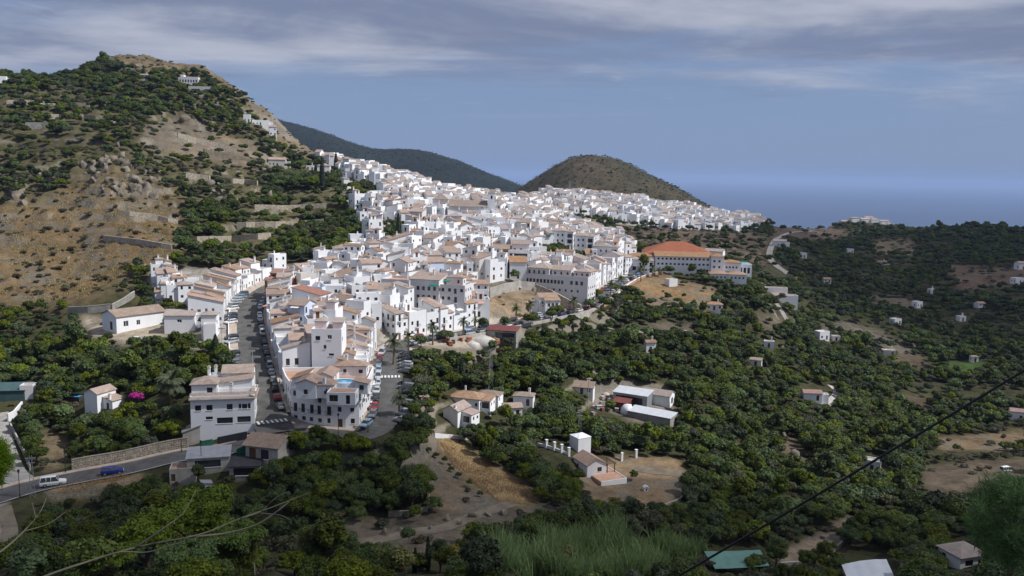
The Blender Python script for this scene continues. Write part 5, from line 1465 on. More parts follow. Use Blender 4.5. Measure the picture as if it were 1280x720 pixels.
kind('brush', 'brush', [crown_mesh('crown', 50 + i, 2.1, 1.1, .9, 900, .25, 12, 'leaf_olive', core=.55, lobe_r=(.18, .4)) for i in range(2)] + [crown_mesh('crown', 53, 2.0, 1.0, .9, 900, .25, 12, 'leaf_brown', core=.55, lobe_r=(.18, .4))], trunk_mesh('trunk', 5, .7, .09, 'bark', 3, .6))
kind('tall', 'tall', [crown_mesh('crown', 60 + i, 2.2, 3.0, 4.6, 1800, .34, 16, 'leaf_mid', core=.7, lobe_r=(.24, .42)) for i in range(2)], trunk_mesh('trunk', 6, 3.4, .2, 'bark', 5, 1.2))
kind('bright', 'bright', [crown_mesh('crown', 65 + i, 2.3, 2.0, 2.5, 1400, .30, 14, 'leaf_bright', core=.7, lobe_r=(.22, .44)) for i in range(2)], trunk_mesh('trunk', 7, 1.9, .15, 'bark', 4, 1.1))
kind('dark_fine', 'dark', [crown_mesh('crown', 210 + i, (2.6, 2.9, 2.3)[i], (1.9, 1.7, 2.2)[i], (2.4, 2.2, 2.7)[i], 4200, .19, (20, 22, 17)[i], 'leaf_dark', core=.76, lobe_r=(.2, .38)) for i in range(3)], KINDS['dark']['trunk'])
kind('mid_fine', 'mid', [crown_mesh('crown', 220 + i, (2.4, 2.8, 2.1)[i], (2.0, 1.7, 2.4)[i], (2.5, 2.2, 2.9)[i], 4200, (.19, .21, .17)[i], (20, 18, 19)[i], 'leaf_mid', core=.74, lobe_r=(.2, .38)) for i in range(3)], KINDS['mid']['trunk'])
def plant(name, kd, var, loc, sc, rz, label, cat, group=None):
    K = KINDS[kd]; root = empty(name, loc, rz); root.scale = (sc, sc, sc * 1.0); tag(root, label, cat, group)
    link('trunk', K['trunk'], root)
    c = link('crown', K['crowns'][var % len(K['crowns'])], root)
    if K['objs'][var % len(K['crowns'])] is None: K['objs'][var % len(K['crowns'])] = c
    return root

# where vegetation stands
FIELDS = {}
def classify(a, b, Y, x, y, rr):
    """photo position of the ground point -> (kind, scale) or None"""
    g1, g2 = rr.g
    if inp1(a, b, VILLAGE):
        for g in GREEN_POCKETS[:4] + GREEN_POCKETS[5:]:
            if inp1(a, b, g): return rr.choice(['dark', 'mid', 'olive']), rr.uniform(.7, 1.15)
        return None
    if inp1(a, b, FARQ): return ('dark', rr.uniform(.6, 1.1)) if rr.random() < .06 else None
    P = lambda k: inp1(a, b, POLY[k])
    if P('dry_field') or P('works_yard') or P('barn_yard') or P('path_left') or P('lane_bank'): return None
    if P('cottage_yard'): return ('mid', .6) if rr.random() < .03 else None
    if P('bare_field'): return ('bush', rr.uniform(.4, .9)) if rr.random() < .06 else None
    if P('gully'): return (rr.choice(['bush', 'brush', 'mid']), rr.uniform(.6, 1.1)) if rr.random() < .36 else None
    if P('dry_lot'): return ('bush', rr.uniform(.4, .8)) if rr.random() < .08 else None
    if P('knoll'): return (rr.choice(['bush', 'mid']), rr.uniform(.5, .9)) if rr.random() < .10 else None
    if P('pylon_yard'): return ('bush', rr.uniform(.5, .9)) if rr.random() < .08 else None
    if P('lawn'): return None
    if P('patch_a') or P('patch_b') or P('patch_c') or P('patch_d') or P('patch_e') or P('patch_f') or P('patch_g'): return (rr.choice(['bush', 'brush', 'dark']), rr.uniform(.6, 1.1)) if rr.random() < .17 else None
    if P('garden_soil') or P('shed_lot'): return ('bush', rr.uniform(.5, 1)) if rr.random() < .16 else None
    if P('right_field') or P('right_dry') or P('right_soil'): return (rr.choice(['bush', 'brush']), rr.uniform(.6, 1.1)) if rr.random() < .09 else None
    if P('far_brown'): return (rr.choice(['brush', 'dark', 'bush']), rr.uniform(.7, 1.3)) if rr.random() < .24 + g2 * .5 else None
    if P('right_far_dry') or P('right_far_brown'): return ('brush', rr.uniform(.8, 1.4)) if rr.random() < .2 else None
    if P('house_terrace') or P('dry_mid'): return (rr.choice(['bush', 'brush', 'mid']), rr.uniform(.6, 1.1)) if rr.random() < .16 else None
    if P('dry_slope'): return (rr.choice(['bush', 'bush', 'brush']), rr.uniform(.45, 1.15)) if rr.random() < .24 + max(0, g2) * .6 else None
    if P('dry_top'): return (rr.choice(['bush', 'brush']), rr.uniform(.6, 1.2)) if rr.random() < .26 else None
    if a < 445 and b < 340:                                   # the left hill: terraces of trees
        dens = .90 + (.08 if b < 165 else 0) + g1 * .9 + .38 * math.sin(rr.z * .55 + g1 * 3) - (0.45 if 163 < b < 180 and a < 240 else 0)
        if 195 < b < 262 and 90 < a < 215: dens -= .45
        if a > 300 and b < 190: dens -= .25
        if rr.random() > dens: return None
        if 172 < b < 262 and a < 330: return rr.choices(['dark', 'mid', 'olive', 'brush', 'bush'], [2, 3, 2, 4, 2])[0], rr.uniform(.6, 1.4)
        return rr.choices(['dark', 'mid', 'olive', 'brush', 'bright'], [3.5, 5, 1.0, 1.2, 1.2])[0], rr.uniform(.6, 1.55)
    if a < 300 and b < 440:
        if rr.random() > .45 + g1: return None
        return rr.choice(['dark', 'mid', 'brush']), rr.uniform(.6, 1.1)
    if 335 < a < 548 and 536 < b < 645: return rr.choice(['dark', 'dark', 'mid']), rr.uniform(.8, 1.35)
    dens = .97 + g1 * .3
    if Y > 300 and a > 930: dens = .80 + g1 * 1.3
    if b > 640 and 300 < a < 620: dens = .68
    if rr.random() > dens: return None
    ks = ['dark', 'mid', 'olive', 'brush', 'tall', 'bright']
    w = [5, 4, .5, .5, .5, .5] if g2 > -.1 else [2.5, 3, 1.6, 2.0, .5, 1.6]
    if Y > 450: w = [6, 2.5, 1.2, 2, .2, .2]
    return rr.choices(ks, w)[0], rr.choice([rr.uniform(.5, .8), rr.uniform(.75, 1.1), rr.uniform(.8, 1.15), rr.uniform(1.05, 1.45)])
HILL_WALLS = [([(8, 130), (50, 131), (112, 134)], 2.6, 'dry stone terrace wall high on the left hill, near the skyline'), ([(60, 148), (105, 149), (150, 151)], 2.6, 'dry stone terrace wall high on the left hill, above the track'),
    ([(232, 222), (275, 228), (322, 232)], 2.8, 'dry stone terrace wall under the rocky cut of the hill'), ([(246, 303), (290, 302), (338, 298)], 2.6, 'dry stone terrace wall low on the green hillside'),
    ([(296, 286), (330, 285), (370, 284), (420, 280)], 3.0, 'long dry stone terrace wall across the green hillside'), ([(318, 262), (360, 263), (408, 260)], 2.6, 'dry stone terrace wall just above the long one'), ([(150, 268), (185, 272), (222, 280)], 2.0, 'broken terrace wall on the dry slope, upper'), ([(130, 300), (175, 305), (215, 312)], 2.0, 'broken terrace wall on the dry slope, lower')]
for pix, h_, lab in HILL_WALLS:
    for (a0, b0), (a1, b1) in zip(pix, pix[1:]):
        for t in (0, .25, .5, .75, 1):
            p = hit(a0 + (a1 - a0) * t, b0 + (b1 - b0) * t); occupy(p.x, p.y - 3.5, 4.5)
rr = random.Random(99)
sites = []
EXTRA_FREE = []          # clear sight or built places set below
REED = [(610,694),(690,676),(760,670),(830,674),(885,690),(870,716),(760,738),(620,738)]
CLEAR = [[(225,545),(330,535),(362,560),(362,600),(300,612),(195,600),(200,570)],       # sheds at the road
         [(880,684),(965,684),(968,716),(885,716)], [(1050,690),(1122,690),(1122,730),(1050,730)], [(1180,672),(1230,672),(1230,712),(1185,712)],
         [(664,545),(720,560),(735,575),(800,566),(800,580),(730,600)], [(765,480),(840,480),(845,530),(770,530)], [(85,365),(175,365),(175,400),(85,400)],
         [(1000,482),(1045,480),(1048,505),(1005,508)], [(875,505),(905,508),(900,525),(875,522)], [(1075,570),(1110,566),(1112,590),(1080,592)], [(470,440),(500,440),(510,540),(475,545)], [(540,535),(590,535),(585,548),(545,545)],
         [(100,488),(140,488),(140,512),(100,512)], [(-60,640),(12,640),(30,720),(-60,720)], REED, [(192,492),(238,492),(238,515),(192,515)]]
KEEP = [([(510,660),(545,660),(545,716),(510,716)], 121), ([(305,662),(395,655),(395,700),(305,700)], 107), ([(140,615),(310,610),(310,690),(140,690)], 100), ([(640,672),(700,662),(850,662),(870,690),(800,712),(650,715)], 140), ([(190,466),(240,466),(240,500),(190,500)], 202), ([(-10,600),(60,588),(232,556),(236,572),(170,592),(70,618),(-10,634)], 167), ([(84,480),(110,480),(110,500),(84,500)], 212), ([(-5,474),(48,474),(48,502),(-5,502)], 226), ([(200,566),(300,548),(362,545),(362,600),(330,606),(215,600)], 160), (POLY['dry_field'], 165), ([(480,652),(560,645),(690,634),(640,656),(570,676),(490,680)], 138), ([(950,288),(980,286),(985,345),(968,345),(952,325)], 560),
        ([(535,560),(560,560),(640,640),(560,650),(530,630)], 158), ([(722,566),(790,560),(862,570),(862,618),(740,622)], 185), ([(735,478),(845,480),(845,532),(735,515)], 255), ([(520,402),(668,398),(668,434),(520,434)], 262),
        ([(880,684),(966,684),(966,716),(885,716)], 152), ([(1050,694),(1125,694),(1125,735),(1050,735)], 148), ([(1182,674),(1230,674),(1230,712),(1186,712)], 156), ([(466,440),(502,440),(498,530),(462,545)], 185),
        ([(340,500),(482,500),(482,532),(400,530),(352,536)], 176), ([(668,545),(735,545),(735,576),(690,576)], 205), ([(545,484),(620,484),(620,526),(545,526)], 222), ([(660,395),(730,385),(760,350),(800,345),(760,385),(700,402)], 300), ([(100,470),(142,470),(142,512),(84,512)], 200),
        ([(232,500),(322,500),(322,548),(232,552)], 168), ([(60,545),(235,530),(235,560),(70,594)], 172), ([(158,478),(184,478),(184,500),(158,500)], 200), ([(880,325),(930,325),(930,365),(820,362)], 400), ([(782,350),(905,350),(890,384),(800,376)], 360),
        ([(1165,545),(1290,536),(1290,562),(1165,566)], 270), ([(1150,582),(1290,572),(1290,612),(1165,612)], 235), ([(970,690),(1080,650),(1080,670),(1000,712)], 160)]
for (a_, b_, w_, d_, h_, y_, r_, t_, l_) in SCATTER:
    p_ = hit(a_, b_); q_ = F_PX / p_.y; KEEP.append(([(a_ - w_ * q_ * .5, b_ - h_ * q_), (a_ + w_ * q_ * .5, b_ - h_ * q_), (a_ + w_ * q_ * .5, b_ - h_ * q_ * .25), (a_ - w_ * q_ * .5, b_ - h_ * q_ * .25)], p_.y - 3))
def hides(X, Y, Z, top, rad):
    for t in (.55, 1.0):
        for dx in (-.8, 0, .8):
            a_, b_ = project(X + dx * rad, Y, Z + top * t); a_ = float(a_); b_ = float(b_)
            for poly, Yv in KEEP:
                if Y < Yv and inp1(a_, b_, poly): return True
    return False
TOP = {'dark': 4.3, 'mid': 4.5, 'olive': 4.0, 'bush': 1.2, 'brush': 1.9, 'tall': 7.0, 'bright': 4.4}
yy = 92.0
while yy < 1550:
    sp = 2.9 if yy < 190 else (2.85 if yy < 330 else (3.3 if yy < 430 else (4.3 if yy < 800 else 7.0)))
    x = -0.70 * yy
    while x < 0.72 * yy:
        X = x + rr.uniform(-.45, .45) * sp; Y = yy + rr.uniform(-.45, .45) * sp; x += sp
        sites.append((X, Y))
    yy += sp * (1.0 if yy < 430 else 1.25)
S = np.array(sites); G1 = fbm(S[:, 0], S[:, 1], 38, 3); G2 = vnoise(S[:, 0] + 300, S[:, 1], 17); SZ = grid_sample(ZG, S[:, 0], S[:, 1]); SA, SB = project(S[:, 0], S[:, 1], SZ); SR = grid_sample(ROADD, S[:, 0], S[:, 1])
foot = np.array(FOOT)
picked = []
for i in range(len(S)):
    a, b = float(SA[i]), float(SB[i]); X, Y = S[i]
    if a < -120 or a > 1400 or b > 860: continue
    if SR[i] < 2.2: continue
    if any(inp1(a, b, c) for c in CLEAR): continue
    rr.g = (G1[i], G2[i]); rr.z = float(SZ[i])
    k = classify(a, b, Y, X, Y, rr)
    if k is None: continue
    kd, sc = k
    rad = {'bush': .9, 'brush': 1.2}.get(kd, 1.9) * sc
    if (((foot[:, 0] - X) ** 2 + (foot[:, 1] - Y) ** 2) < (foot[:, 2] * .9 + rad) ** 2).any(): continue
    if SR[i] < rad * .8 + .5: continue
    if Y < 132 and a < 480 and rr.random() < .45: continue
    if 1180 < Y and 1028 < a < 1148: continue
    if Y < 620 and hides(X, Y, float(SZ[i]), TOP[kd] * sc, rad):
        kd = rr.choice(['bush', 'brush']); sc = rr.uniform(.5, .9)
        if hides(X, Y, float(SZ[i]), TOP[kd] * sc, 1.0): continue
    if Y < 190 and kd in ('dark', 'mid'): kd += '_fine'
    if Y > 450 and kd in ('dark', 'mid', 'olive'): sc *= 1.15
    if Y > 800: sc *= 1.35
    picked.append((kd, X, Y, float(SZ[i]), sc, a, b))
print('plants', len(picked))
def zone(a, b, kd):
    if kd in ('bush', 'brush'):
        if inp1(a, b, POLY['dry_slope']): return 'low shrub dotted on the orange slope at left'
        if a < 445 and b < 340: return 'scrubby bush on the terraced left hill'
        if b > 600: return 'ragged bush in the dim gully along the lower edge'
        return 'ragged bush between the orchard trees of the valley'
    if a < 445 and b < 340: return 'tree on the terraces of the left hill'
    if a < 240 and b < 600: return 'bushy tree in the gardens above the stone wall'
    if b > 600 and a < 420: return 'leafy tree in the dim thicket below the lower road'
    if 420 <= a < 720 and b > 630: return 'leafy tree at the gully below the dry field'
    if 300 <= a < 545 and b > 520: return 'dense tree on the bank below the corner building'
    if 545 <= a < 735 and b > 540: return 'orchard tree in the clump left of the white cottage'
    if a < 560: return 'leafy tree beside the curved road and its parked cars'
    if a > 860 and b > 630: return 'tree around the green-roofed shed at lower right'
    if a > 860: return 'dense orchard tree on the right hand valley floor'
    return 'orchard tree in the grove between main road and farm yard'
NAMES = {'dark_fine': 'fruit_tree', 'mid_fine': 'fruit_tree', 'bright': 'lemon_tree', 'dark': 'fruit_tree', 'mid': 'fruit_tree', 'olive': 'olive_tree', 'bush': 'dry_shrub', 'brush': 'scrub_bush', 'tall': 'leafy_tree'}
ADJ = {'dark_fine': 'dark green ', 'mid_fine': 'fresh green ', 'bright': 'bright green ', 'dark': 'dark green ', 'mid': 'fresh green ', 'olive': 'grey-green ', 'tall': 'tall ', 'bush': 'dry ', 'brush': 'thick '}
def pick_own(kds, n, boost=None):
    c = [p for p in picked if p[0] in kds and -10 < p[5] < 1290 and 40 < p[6] < 735]
    c.sort(key=lambda p: -(p[4] / p[2]) * (boost(p) if boost else 1)); return c[:n]
own = pick_own(('dark', 'mid', 'dark_fine', 'mid_fine', 'tall', 'olive', 'bright'), 300) + pick_own(('bush', 'brush'), 170, lambda p: 2.2 if inp1(p[5], p[6], POLY['dry_slope']) else 1)
own_ids = {id(p) for p in own}
for i, p in enumerate(own):
    kd, X, Y, Z, sc, a, b = p
    plant(NAMES[kd], kd, i, (X, Y, Z - .1), sc, rr.uniform(0, 6.28), ('large ' if sc > 1.12 else ('small ' if sc < .88 else '')) + ADJ[kd] + zone(a, b, kd), 'tree' if kd not in ('bush', 'brush') else 'bush', 'trees and bushes: ' + zone(a, b, kd))
# any crown not used yet still has to stand somewhere in the scene to be copied
for kd, K in KINDS.items():
    for v, o in enumerate(K['objs']):
        if o is None:
            for p in picked:
                if p[0] == kd and id(p) not in own_ids and 0 < p[5] < 1280 and p[6] < 700:
                    own_ids.add(id(p)); plant(NAMES[kd], kd, v, (p[1], p[2], p[3] - .1), p[4], 0, zone(p[5], p[6], kd), 'tree' if kd not in ('bush', 'brush') else 'bush', 'trees and bushes: ' + zone(p[5], p[6], kd)); break
def scatter(name, label, cat, items, objs):
    """items: (index into objs, x, y, z, scale, turn); one object, copies by geometry nodes"""
    me = bpy.data.meshes.new(name); n_ = len(items)
    arr = np.array([(i[1], i[2], i[3]) for i in items], dtype=np.float32)
    me.vertices.add(n_); me.vertices.foreach_set('co', arr.ravel())
    for nm, tp, vals in (('pi', 'INT', [i[0] for i in items]), ('sc', 'FLOAT', [i[4] for i in items]), ('rz', 'FLOAT', [i[5] for i in items])):
        at_ = me.attributes.new(nm, tp, 'POINT'); at_.data.foreach_set('value', vals)
    o = link(name, me); tag(o, label, cat, kind='stuff')
    ng = bpy.data.node_groups.new(name, 'GeometryNodeTree')
    ng.interface.new_socket('Geometry', in_out='INPUT', socket_type='NodeSocketGeometry'); ng.interface.new_socket('Geometry', in_out='OUTPUT', socket_type='NodeSocketGeometry')
    N = ng.nodes; Lk = ng.links
    gi = N.new('NodeGroupInput'); go = N.new('NodeGroupOutput'); iop = N.new('GeometryNodeInstanceOnPoints'); m2p = N.new('GeometryNodeMeshToPoints'); jn = N.new('GeometryNodeJoinGeometry')
    Lk.new(gi.outputs[0], m2p.inputs['Mesh']); Lk.new(m2p.outputs[0], iop.inputs['Points'])
    for ob in reversed(objs):
        oi = N.new('GeometryNodeObjectInfo'); oi.transform_space = 'ORIGINAL'; oi.inputs['Object'].default_value = ob; oi.inputs['As Instance'].default_value = True
        Lk.new(oi.outputs['Geometry'], jn.inputs[0])
    Lk.new(jn.outputs[0], iop.inputs['Instance']); iop.inputs['Pick Instance'].default_value = True
    def attr(nm, tp):
        a_ = N.new('GeometryNodeInputNamedAttribute'); a_.data_type = tp; a_.inputs['Name'].default_value = nm; return a_.outputs[0]
    Lk.new(attr('pi', 'INT'), iop.inputs['Instance Index'])
    cx_ = N.new('ShaderNodeCombineXYZ'); Lk.new(attr('rz', 'FLOAT'), cx_.inputs['Z']); Lk.new(cx_.outputs[0], iop.inputs['Rotation'])
    Lk.new(attr('sc', 'FLOAT'), iop.inputs['Scale']); Lk.new(iop.outputs[0], go.inputs[0])
    md = o.modifiers.new('scatter', 'NODES'); md.node_group = ng
    return o
masses = {}
for p in picked:
    if id(p) in own_ids: continue
    kd, X, Y, Z, sc, a, b = p
    key = 'hill' if (a < 445 and b < 345) else ('far' if Y > 420 else 'valley')
    masses.setdefault(key, []).append(p)
OBJS = []; IDX = {}
for kd, K in KINDS.items():
    for v, o in enumerate(K['objs']):
        if o is not None: IDX.setdefault(kd, []).append(len(OBJS)); OBJS.append(o)
def to_items(ps):
    return [(rr.choice(IDX[p[0]]), p[1], p[2], p[3] - .1, p[4], rr.uniform(0, 6.28)) for p in ps]
scatter('hillside_woods', 'mass of trees and scrub covering the left hill terraces', 'woods', to_items(masses['hill']), OBJS)
scatter('valley_groves', 'mass of dark orchard trees filling the valley', 'groves', to_items(masses['valley']), OBJS)
scatter('far_woods', 'far dark trees and scrub on the slopes towards the ridge', 'woods', to_items(masses['far']), OBJS)
def hill_items(G, n, smin, smax, kds, Ym):
    X, Y, Z = G; out = []
    r_ = random.Random(5)
    while len(out) < n:
        i = r_.randrange(2, X.shape[0] - 2); j = r_.randrange(2, int(X.shape[1] * .62)); u = r_.random()
        out.append((r_.choice(IDX[r_.choice(kds)]), X[i, j] + r_.uniform(-4, 4), Y[i, j] + r_.uniform(-6, 6), Z[i, j] - .6, r_.uniform(smin, smax), r_.uniform(0, 6)))
    return out
scatter('cone_hill_scrub', 'sparse dark trees and scrub on the rounded hill', 'scrub', hill_items(HILL_CONE, 5500, .4, .95, ['dark', 'brush', 'brush', 'brush'], 0), OBJS)
scatter('mountain_woods', 'dark pine woods covering the far mountain', 'woods', hill_items(HILL_FAR, 5000, .6, 1.1, ['dark', 'dark', 'brush'], 0), OBJS)

# single trees
def single(name, label, px, py, crown, trunk, sc=1.0, Y=None, cat='tree', group=None, rz=0.0):
    if Y is None: p = hit(px, py)
    else:
        p = at(px, py, Y); p.z = ground(p.x, p.y)
    root = empty(name, p, rz); root.scale = (sc,) * 3; tag(root, label, cat, group)
    link('trunk', trunk, root); link('crown', crown, root); return root
def pine_crown(seed, R, Hh, zc, n, leaf, m, nl=18, lr=(.22, .36)): return crown_mesh('crown', seed, R, Hh, zc, n, leaf, nl, m, core=.78, up=.5, lobe_r=lr)
def by_top(name, label, px, pytop, Y, crown, trunk, **k):
    o = single(name, label, px, 700, crown, trunk, 1.0, Y, **k); h = max(v.co.z for v in crown.vertices); sc = (at(px, pytop, Y).z - o.location.z) / h
    o.scale = (sc ** .8, sc ** .8, sc); return o
PT = trunk_mesh('trunk', 70, 4.2, .24, 'bark', 6, 2.0)
for k, (a, b, Y, sc, lab) in enumerate([(250, 610, 112, 1.15, 'tallest bright green umbrella pine by the lower picture edge'), (185, 640, 106, 1.0, 'bright green umbrella pine left of the tallest pine'),
        (298, 652, 105, 1.05, 'bright green umbrella pine right of the tallest pine'), (140, 680, 98, .9, 'low umbrella pine near the lower left picture edge'), (235, 672, 98, 1.0, 'yellowish umbrella pine cut by the lower picture edge')]):
    by_top('umbrella_pine', lab, a, b, Y, pine_crown(71 + k, 3.9, 2.0, 5.4, 7000, .20, 'leaf_pine', 26, (.17, .28)), PT, group='pines at the lower edge')
POP_T = trunk_mesh('trunk', 80, 6.5, .11, 'pale_bark', 7, .8, .4)
for k, (a, b, Y, sc) in enumerate([(383, 655, 112, 1.0), (318, 672, 106, .95), (440, 692, 112, .75)]):
    by_top('poplar', ['pale green poplar, tallest of three at the lower edge', 'pale green poplar with thin white trunk beside the pines', 'yellow-green young poplar right of the tallest poplar'][k], a, b, Y,
           crown_mesh('crown', 82 + k, 1.25, 3.9, 5.2, 2600, .17, 16, 'leaf_poplar' if k < 2 else 'leaf_yellow', core=.0, lobe_r=(.3, .5)), POP_T, group='poplars at the lower edge')
for k, (a, b, Y, sc) in enumerate([(470, 735, 118, .9), (500, 742, 116, 1.0), (660, 742, 130, .9), (705, 735, 134, 1.0), (60, 700, 124, .9), (560, 738, 122, 1.0)]):
    single('yellow_tree', f'yellowish leafy tree at the lower edge, {ORD[k]} of six scattered ones', a, b, crown_mesh('crown', 90 + k, 2.3, 2.0, 2.4, 1400, .3, 10, 'leaf_yellow', core=.7), KINDS['mid']['trunk'], sc, Y, group='yellowish trees at the lower edge')
def cypress(label, a, b, h, w, Y=None):
    rs = random.Random(int(a)); n_ = int(260 + h * 60)
    R = w / 2
    cr = crown_spindle(int(a), h, R, n_)
    return single('cypress', label, a, b, cr, trunk_mesh('trunk', 100, h * .5, .12, 'bark', 0), 1.0, Y, group='cypresses')
def crown_spindle(seed, h, R, n_):
    rs = np.random.RandomState(seed); t = rs.uniform(0, 1, n_) ** .9
    prof = np.sin(np.clip(t * .93 + .07, 0, 1) * math.pi) ** .6 * (1 - t * .45)
    an = rs.uniform(0, 6.283, n_); rad = R * prof * rs.uniform(.75, 1.1, n_)
    C = np.stack([np.cos(an) * rad, np.sin(an) * rad, .3 + t * h], 1); Nn = np.stack([np.cos(an), np.sin(an), np.full(n_, .3)], 1) + rs.normal(size=(n_, 3)) * .3
    Nn /= np.linalg.norm(Nn, axis=1)[:, None]
    q = leaf_quads(C, Nn, .35, rs, 1.8)
    V = [q]; nv = len(q); F4 = np.arange(nv).reshape(-1, 4)
    prof2 = lambda tt: R * .8 * (math.sin(min(1, tt * .93 + .07) * math.pi) ** .6) * (1 - tt * .45)
    rings = [(prof2(i / 10), .3 + i / 10 * h) for i in range(11)]; vv = []; ff = []
    for (r_, z) in rings:
        for k in range(8): vv.append((r_ * math.cos(k * math.pi / 4), r_ * math.sin(k * math.pi / 4), z))
    for i in range(10):
        for k in range(8): ff.append((nv + i * 8 + k, nv + i * 8 + (k + 1) % 8, nv + i * 8 + 8 + (k + 1) % 8, nv + i * 8 + 8 + k))
    return np_mesh('crown', np.concatenate([q, np.array(vv)]), np.concatenate([F4, np.array(ff)]), 'leaf_cypress')
by_top('cypress', 'thin dark cypress, taller of the pair at the lower edge', 535, 670, 124, crown_spindle(5, 9, .75, 900), trunk_mesh('trunk', 100, 4, .12, 'bark', 0), group='cypresses')
by_top('cypress', 'thin dark cypress, shorter of the pair at the lower edge', 519, 684, 124, crown_spindle(6, 8, .7, 900), trunk_mesh('trunk', 100, 4, .12, 'bark', 0), group='cypresses')
cypress('dark cypress standing in the trees left of the lattice mast', 577, 484, 8.5, 2.4)
cypress('tall dark cypress beside the villa on the hill shoulder', 403, 250, 19, 4.2, 470)
cypress('tall dark cypress rising among the village houses', 498, 303, 13, 3.2)
cypress('dark cypress behind the villa on the hill shoulder', 420, 214, 12, 3.6)
cypress('small dark cypress on the hilltop left of the villa', 180, 98, 9, 3, )
cypress('small cypress beside the zigzag wall of the yard', 270, 452, 7, 2.6)
# palms
def palm_parts(seed, th, R, nf):
    rs = random.Random(seed); mb = MB()
    pts = [(0, 0, -.8), (.06, .02, th * .35), (.12, -.04, th * .7), (.1, 0, th)]
    mb.tube(pts, [.34, .27, .25, .33], 9)
    tr = mb.mesh('trunk', 'palm_bark')
    V = []; F = []
    for k in range(nf):
        az = 2 * math.pi * k / nf * 2.4 + rs.uniform(-.2, .2); el = math.radians(80 - 95 * (k / nf)) ; L = R * rs.uniform(.85, 1.1)
        p = Vector((.1, 0, th + .1)); d = Vector((math.cos(az) * math.cos(el), math.sin(az) * math.cos(el), math.sin(el)))
        sd = Vector((-math.sin(az), math.cos(az), 0)); seg = 7; prev = None
        for i in range(seg):
            w = L * .23 * (1 - (i / seg - .35) ** 2 * 1.5)
            for sgn in (-1, 1):
                for q in range(2):
                    b0 = p + d * (L / seg * (q * .5)); b1 = p + d * (L / seg * (q * .5 + .48))
                    tip = b0 + sd * sgn * w + d * w * .75 + Vector((0, 0, -w * .35))
                    n0 = len(V); V += [tuple(b0), tuple(b1), tuple(tip)]; F.append((n0, n0 + 1, n0 + 2))
            p = p + d * (L / seg); d = (d + Vector((0, 0, -.17 - .05 * i))).normalized()
    me = bpy.data.meshes.new('crown'); me.from_pydata(V, [], F); me.materials.append(M['leaf_palm'])
    return tr, me
PALM = [palm_parts(1, 5.2, 2.7, 34), palm_parts(2, 4.2, 2.5, 32), palm_parts(3, 6.4, 2.8, 36)]
BIGPALM = palm_parts(5, 5.0, 4.0, 64)
single('canary_palm', 'large spreading palm in the garden left of the white roadside house', 214, 505, BIGPALM[1], BIGPALM[0], 1.05, cat='palm')
PALMS = [(492,456,0,1.25),(499,520,1,1.0),(511,441,0,.95),(541,431,2,.9),(579,420,0,.9),(594,411,1,.7),(645,405,2,.85),(663,396,0,.9),(717,392,0,.95),(741,385,1,.8),(763,372,2,.9),(776,361,0,.9),(801,352,2,1.0),(815,347,0,.9),(823,346,1,.8),(681,392,1,.9)]
for k, (a, b, v, sc) in enumerate(PALMS):
    p = hit(a, b)
    single('street_palm', f'feathery street palm, {ORD[k]} palm along the curved road from the front', a, b, PALM[v][1], PALM[v][0], sc, cat='palm', group='palms along the road', rz=k * 1.3)
ST = [(526,434),(556,427),(604,416),(630,411),(690,401),(697,394),(752,383),(735,388),(745,374),(768,364)]
for k, (a, b) in enumerate(ST):
    single('street_tree', f'round green street tree, {ORD[k]} between the road palms from the front', a, b, KINDS['mid']['crowns'][k % 4], KINDS['tall']['trunk'] if k % 2 else KINDS['mid']['trunk'], .95 + .1 * (k % 3), group='street trees along the main road', rz=k)
for k, (a, b) in enumerate([(684, 327), (693, 330), (703, 327), (712, 331), (720, 325), (690, 320), (708, 320), (728, 329)]):
    single('garden_tree', f'green tree in the village garden above the arcaded block, {ORD[k]} of eight', a, b, KINDS['mid' if k % 3 else 'dark']['crowns'][k % 4], KINDS['mid']['trunk'], 1.15 + .15 * (k % 3), group='trees of the village garden', rz=k)
for k, (a, b) in enumerate([(446, 243), (455, 246), (464, 250), (470, 244), (441, 238)]):
    single('terrace_tree', f'green tree among the upper houses at the village left edge, {ORD[k]}', a, b, KINDS['mid']['crowns'][k % 4], KINDS['mid']['trunk'], 1.3, group='trees of the upper village', rz=k)
single('school_tree', 'broad dark street tree in front of the school left wing', 805, 342, KINDS['tall']['crowns'][0], KINDS['tall']['trunk'], 1.35)
single('bougainvillea', 'bright magenta bougainvillea beside the garden house', 170, 507, crown_mesh('crown', 120, 2.3, 1.5, 2.2, 1500, .26, 9, 'petal_magenta', core=.85), KINDS['bush']['trunk'], 1.0, cat='shrub')
for k, (a, b) in enumerate([(767, 640), (786, 637)]):
    single('yard_tree', ['small yellow-green tree in the cottage yard', 'thin small tree by the cottage yard track'][k], a, b, crown_mesh('crown', 125 + k, 1.8, 1.5, 2.3, 700, .26, 7, ['leaf_yellow', 'leaf_olive'][k], core=.5), KINDS['olive']['trunk'], .9, group='cottage yard trees')
for k, (a, b) in enumerate([(536, 566), (545, 573), (556, 581), (564, 590), (573, 598), (587, 610), (600, 621)]):
    single('sapling', f'small dark sapling in the line across the bare field, {ORD[k]} from the top', a, b, KINDS['mid_fine']['crowns'][k % 3], KINDS['bush']['trunk'], .32 + .05 * (k % 3), cat='bush', group='saplings on the bare field')
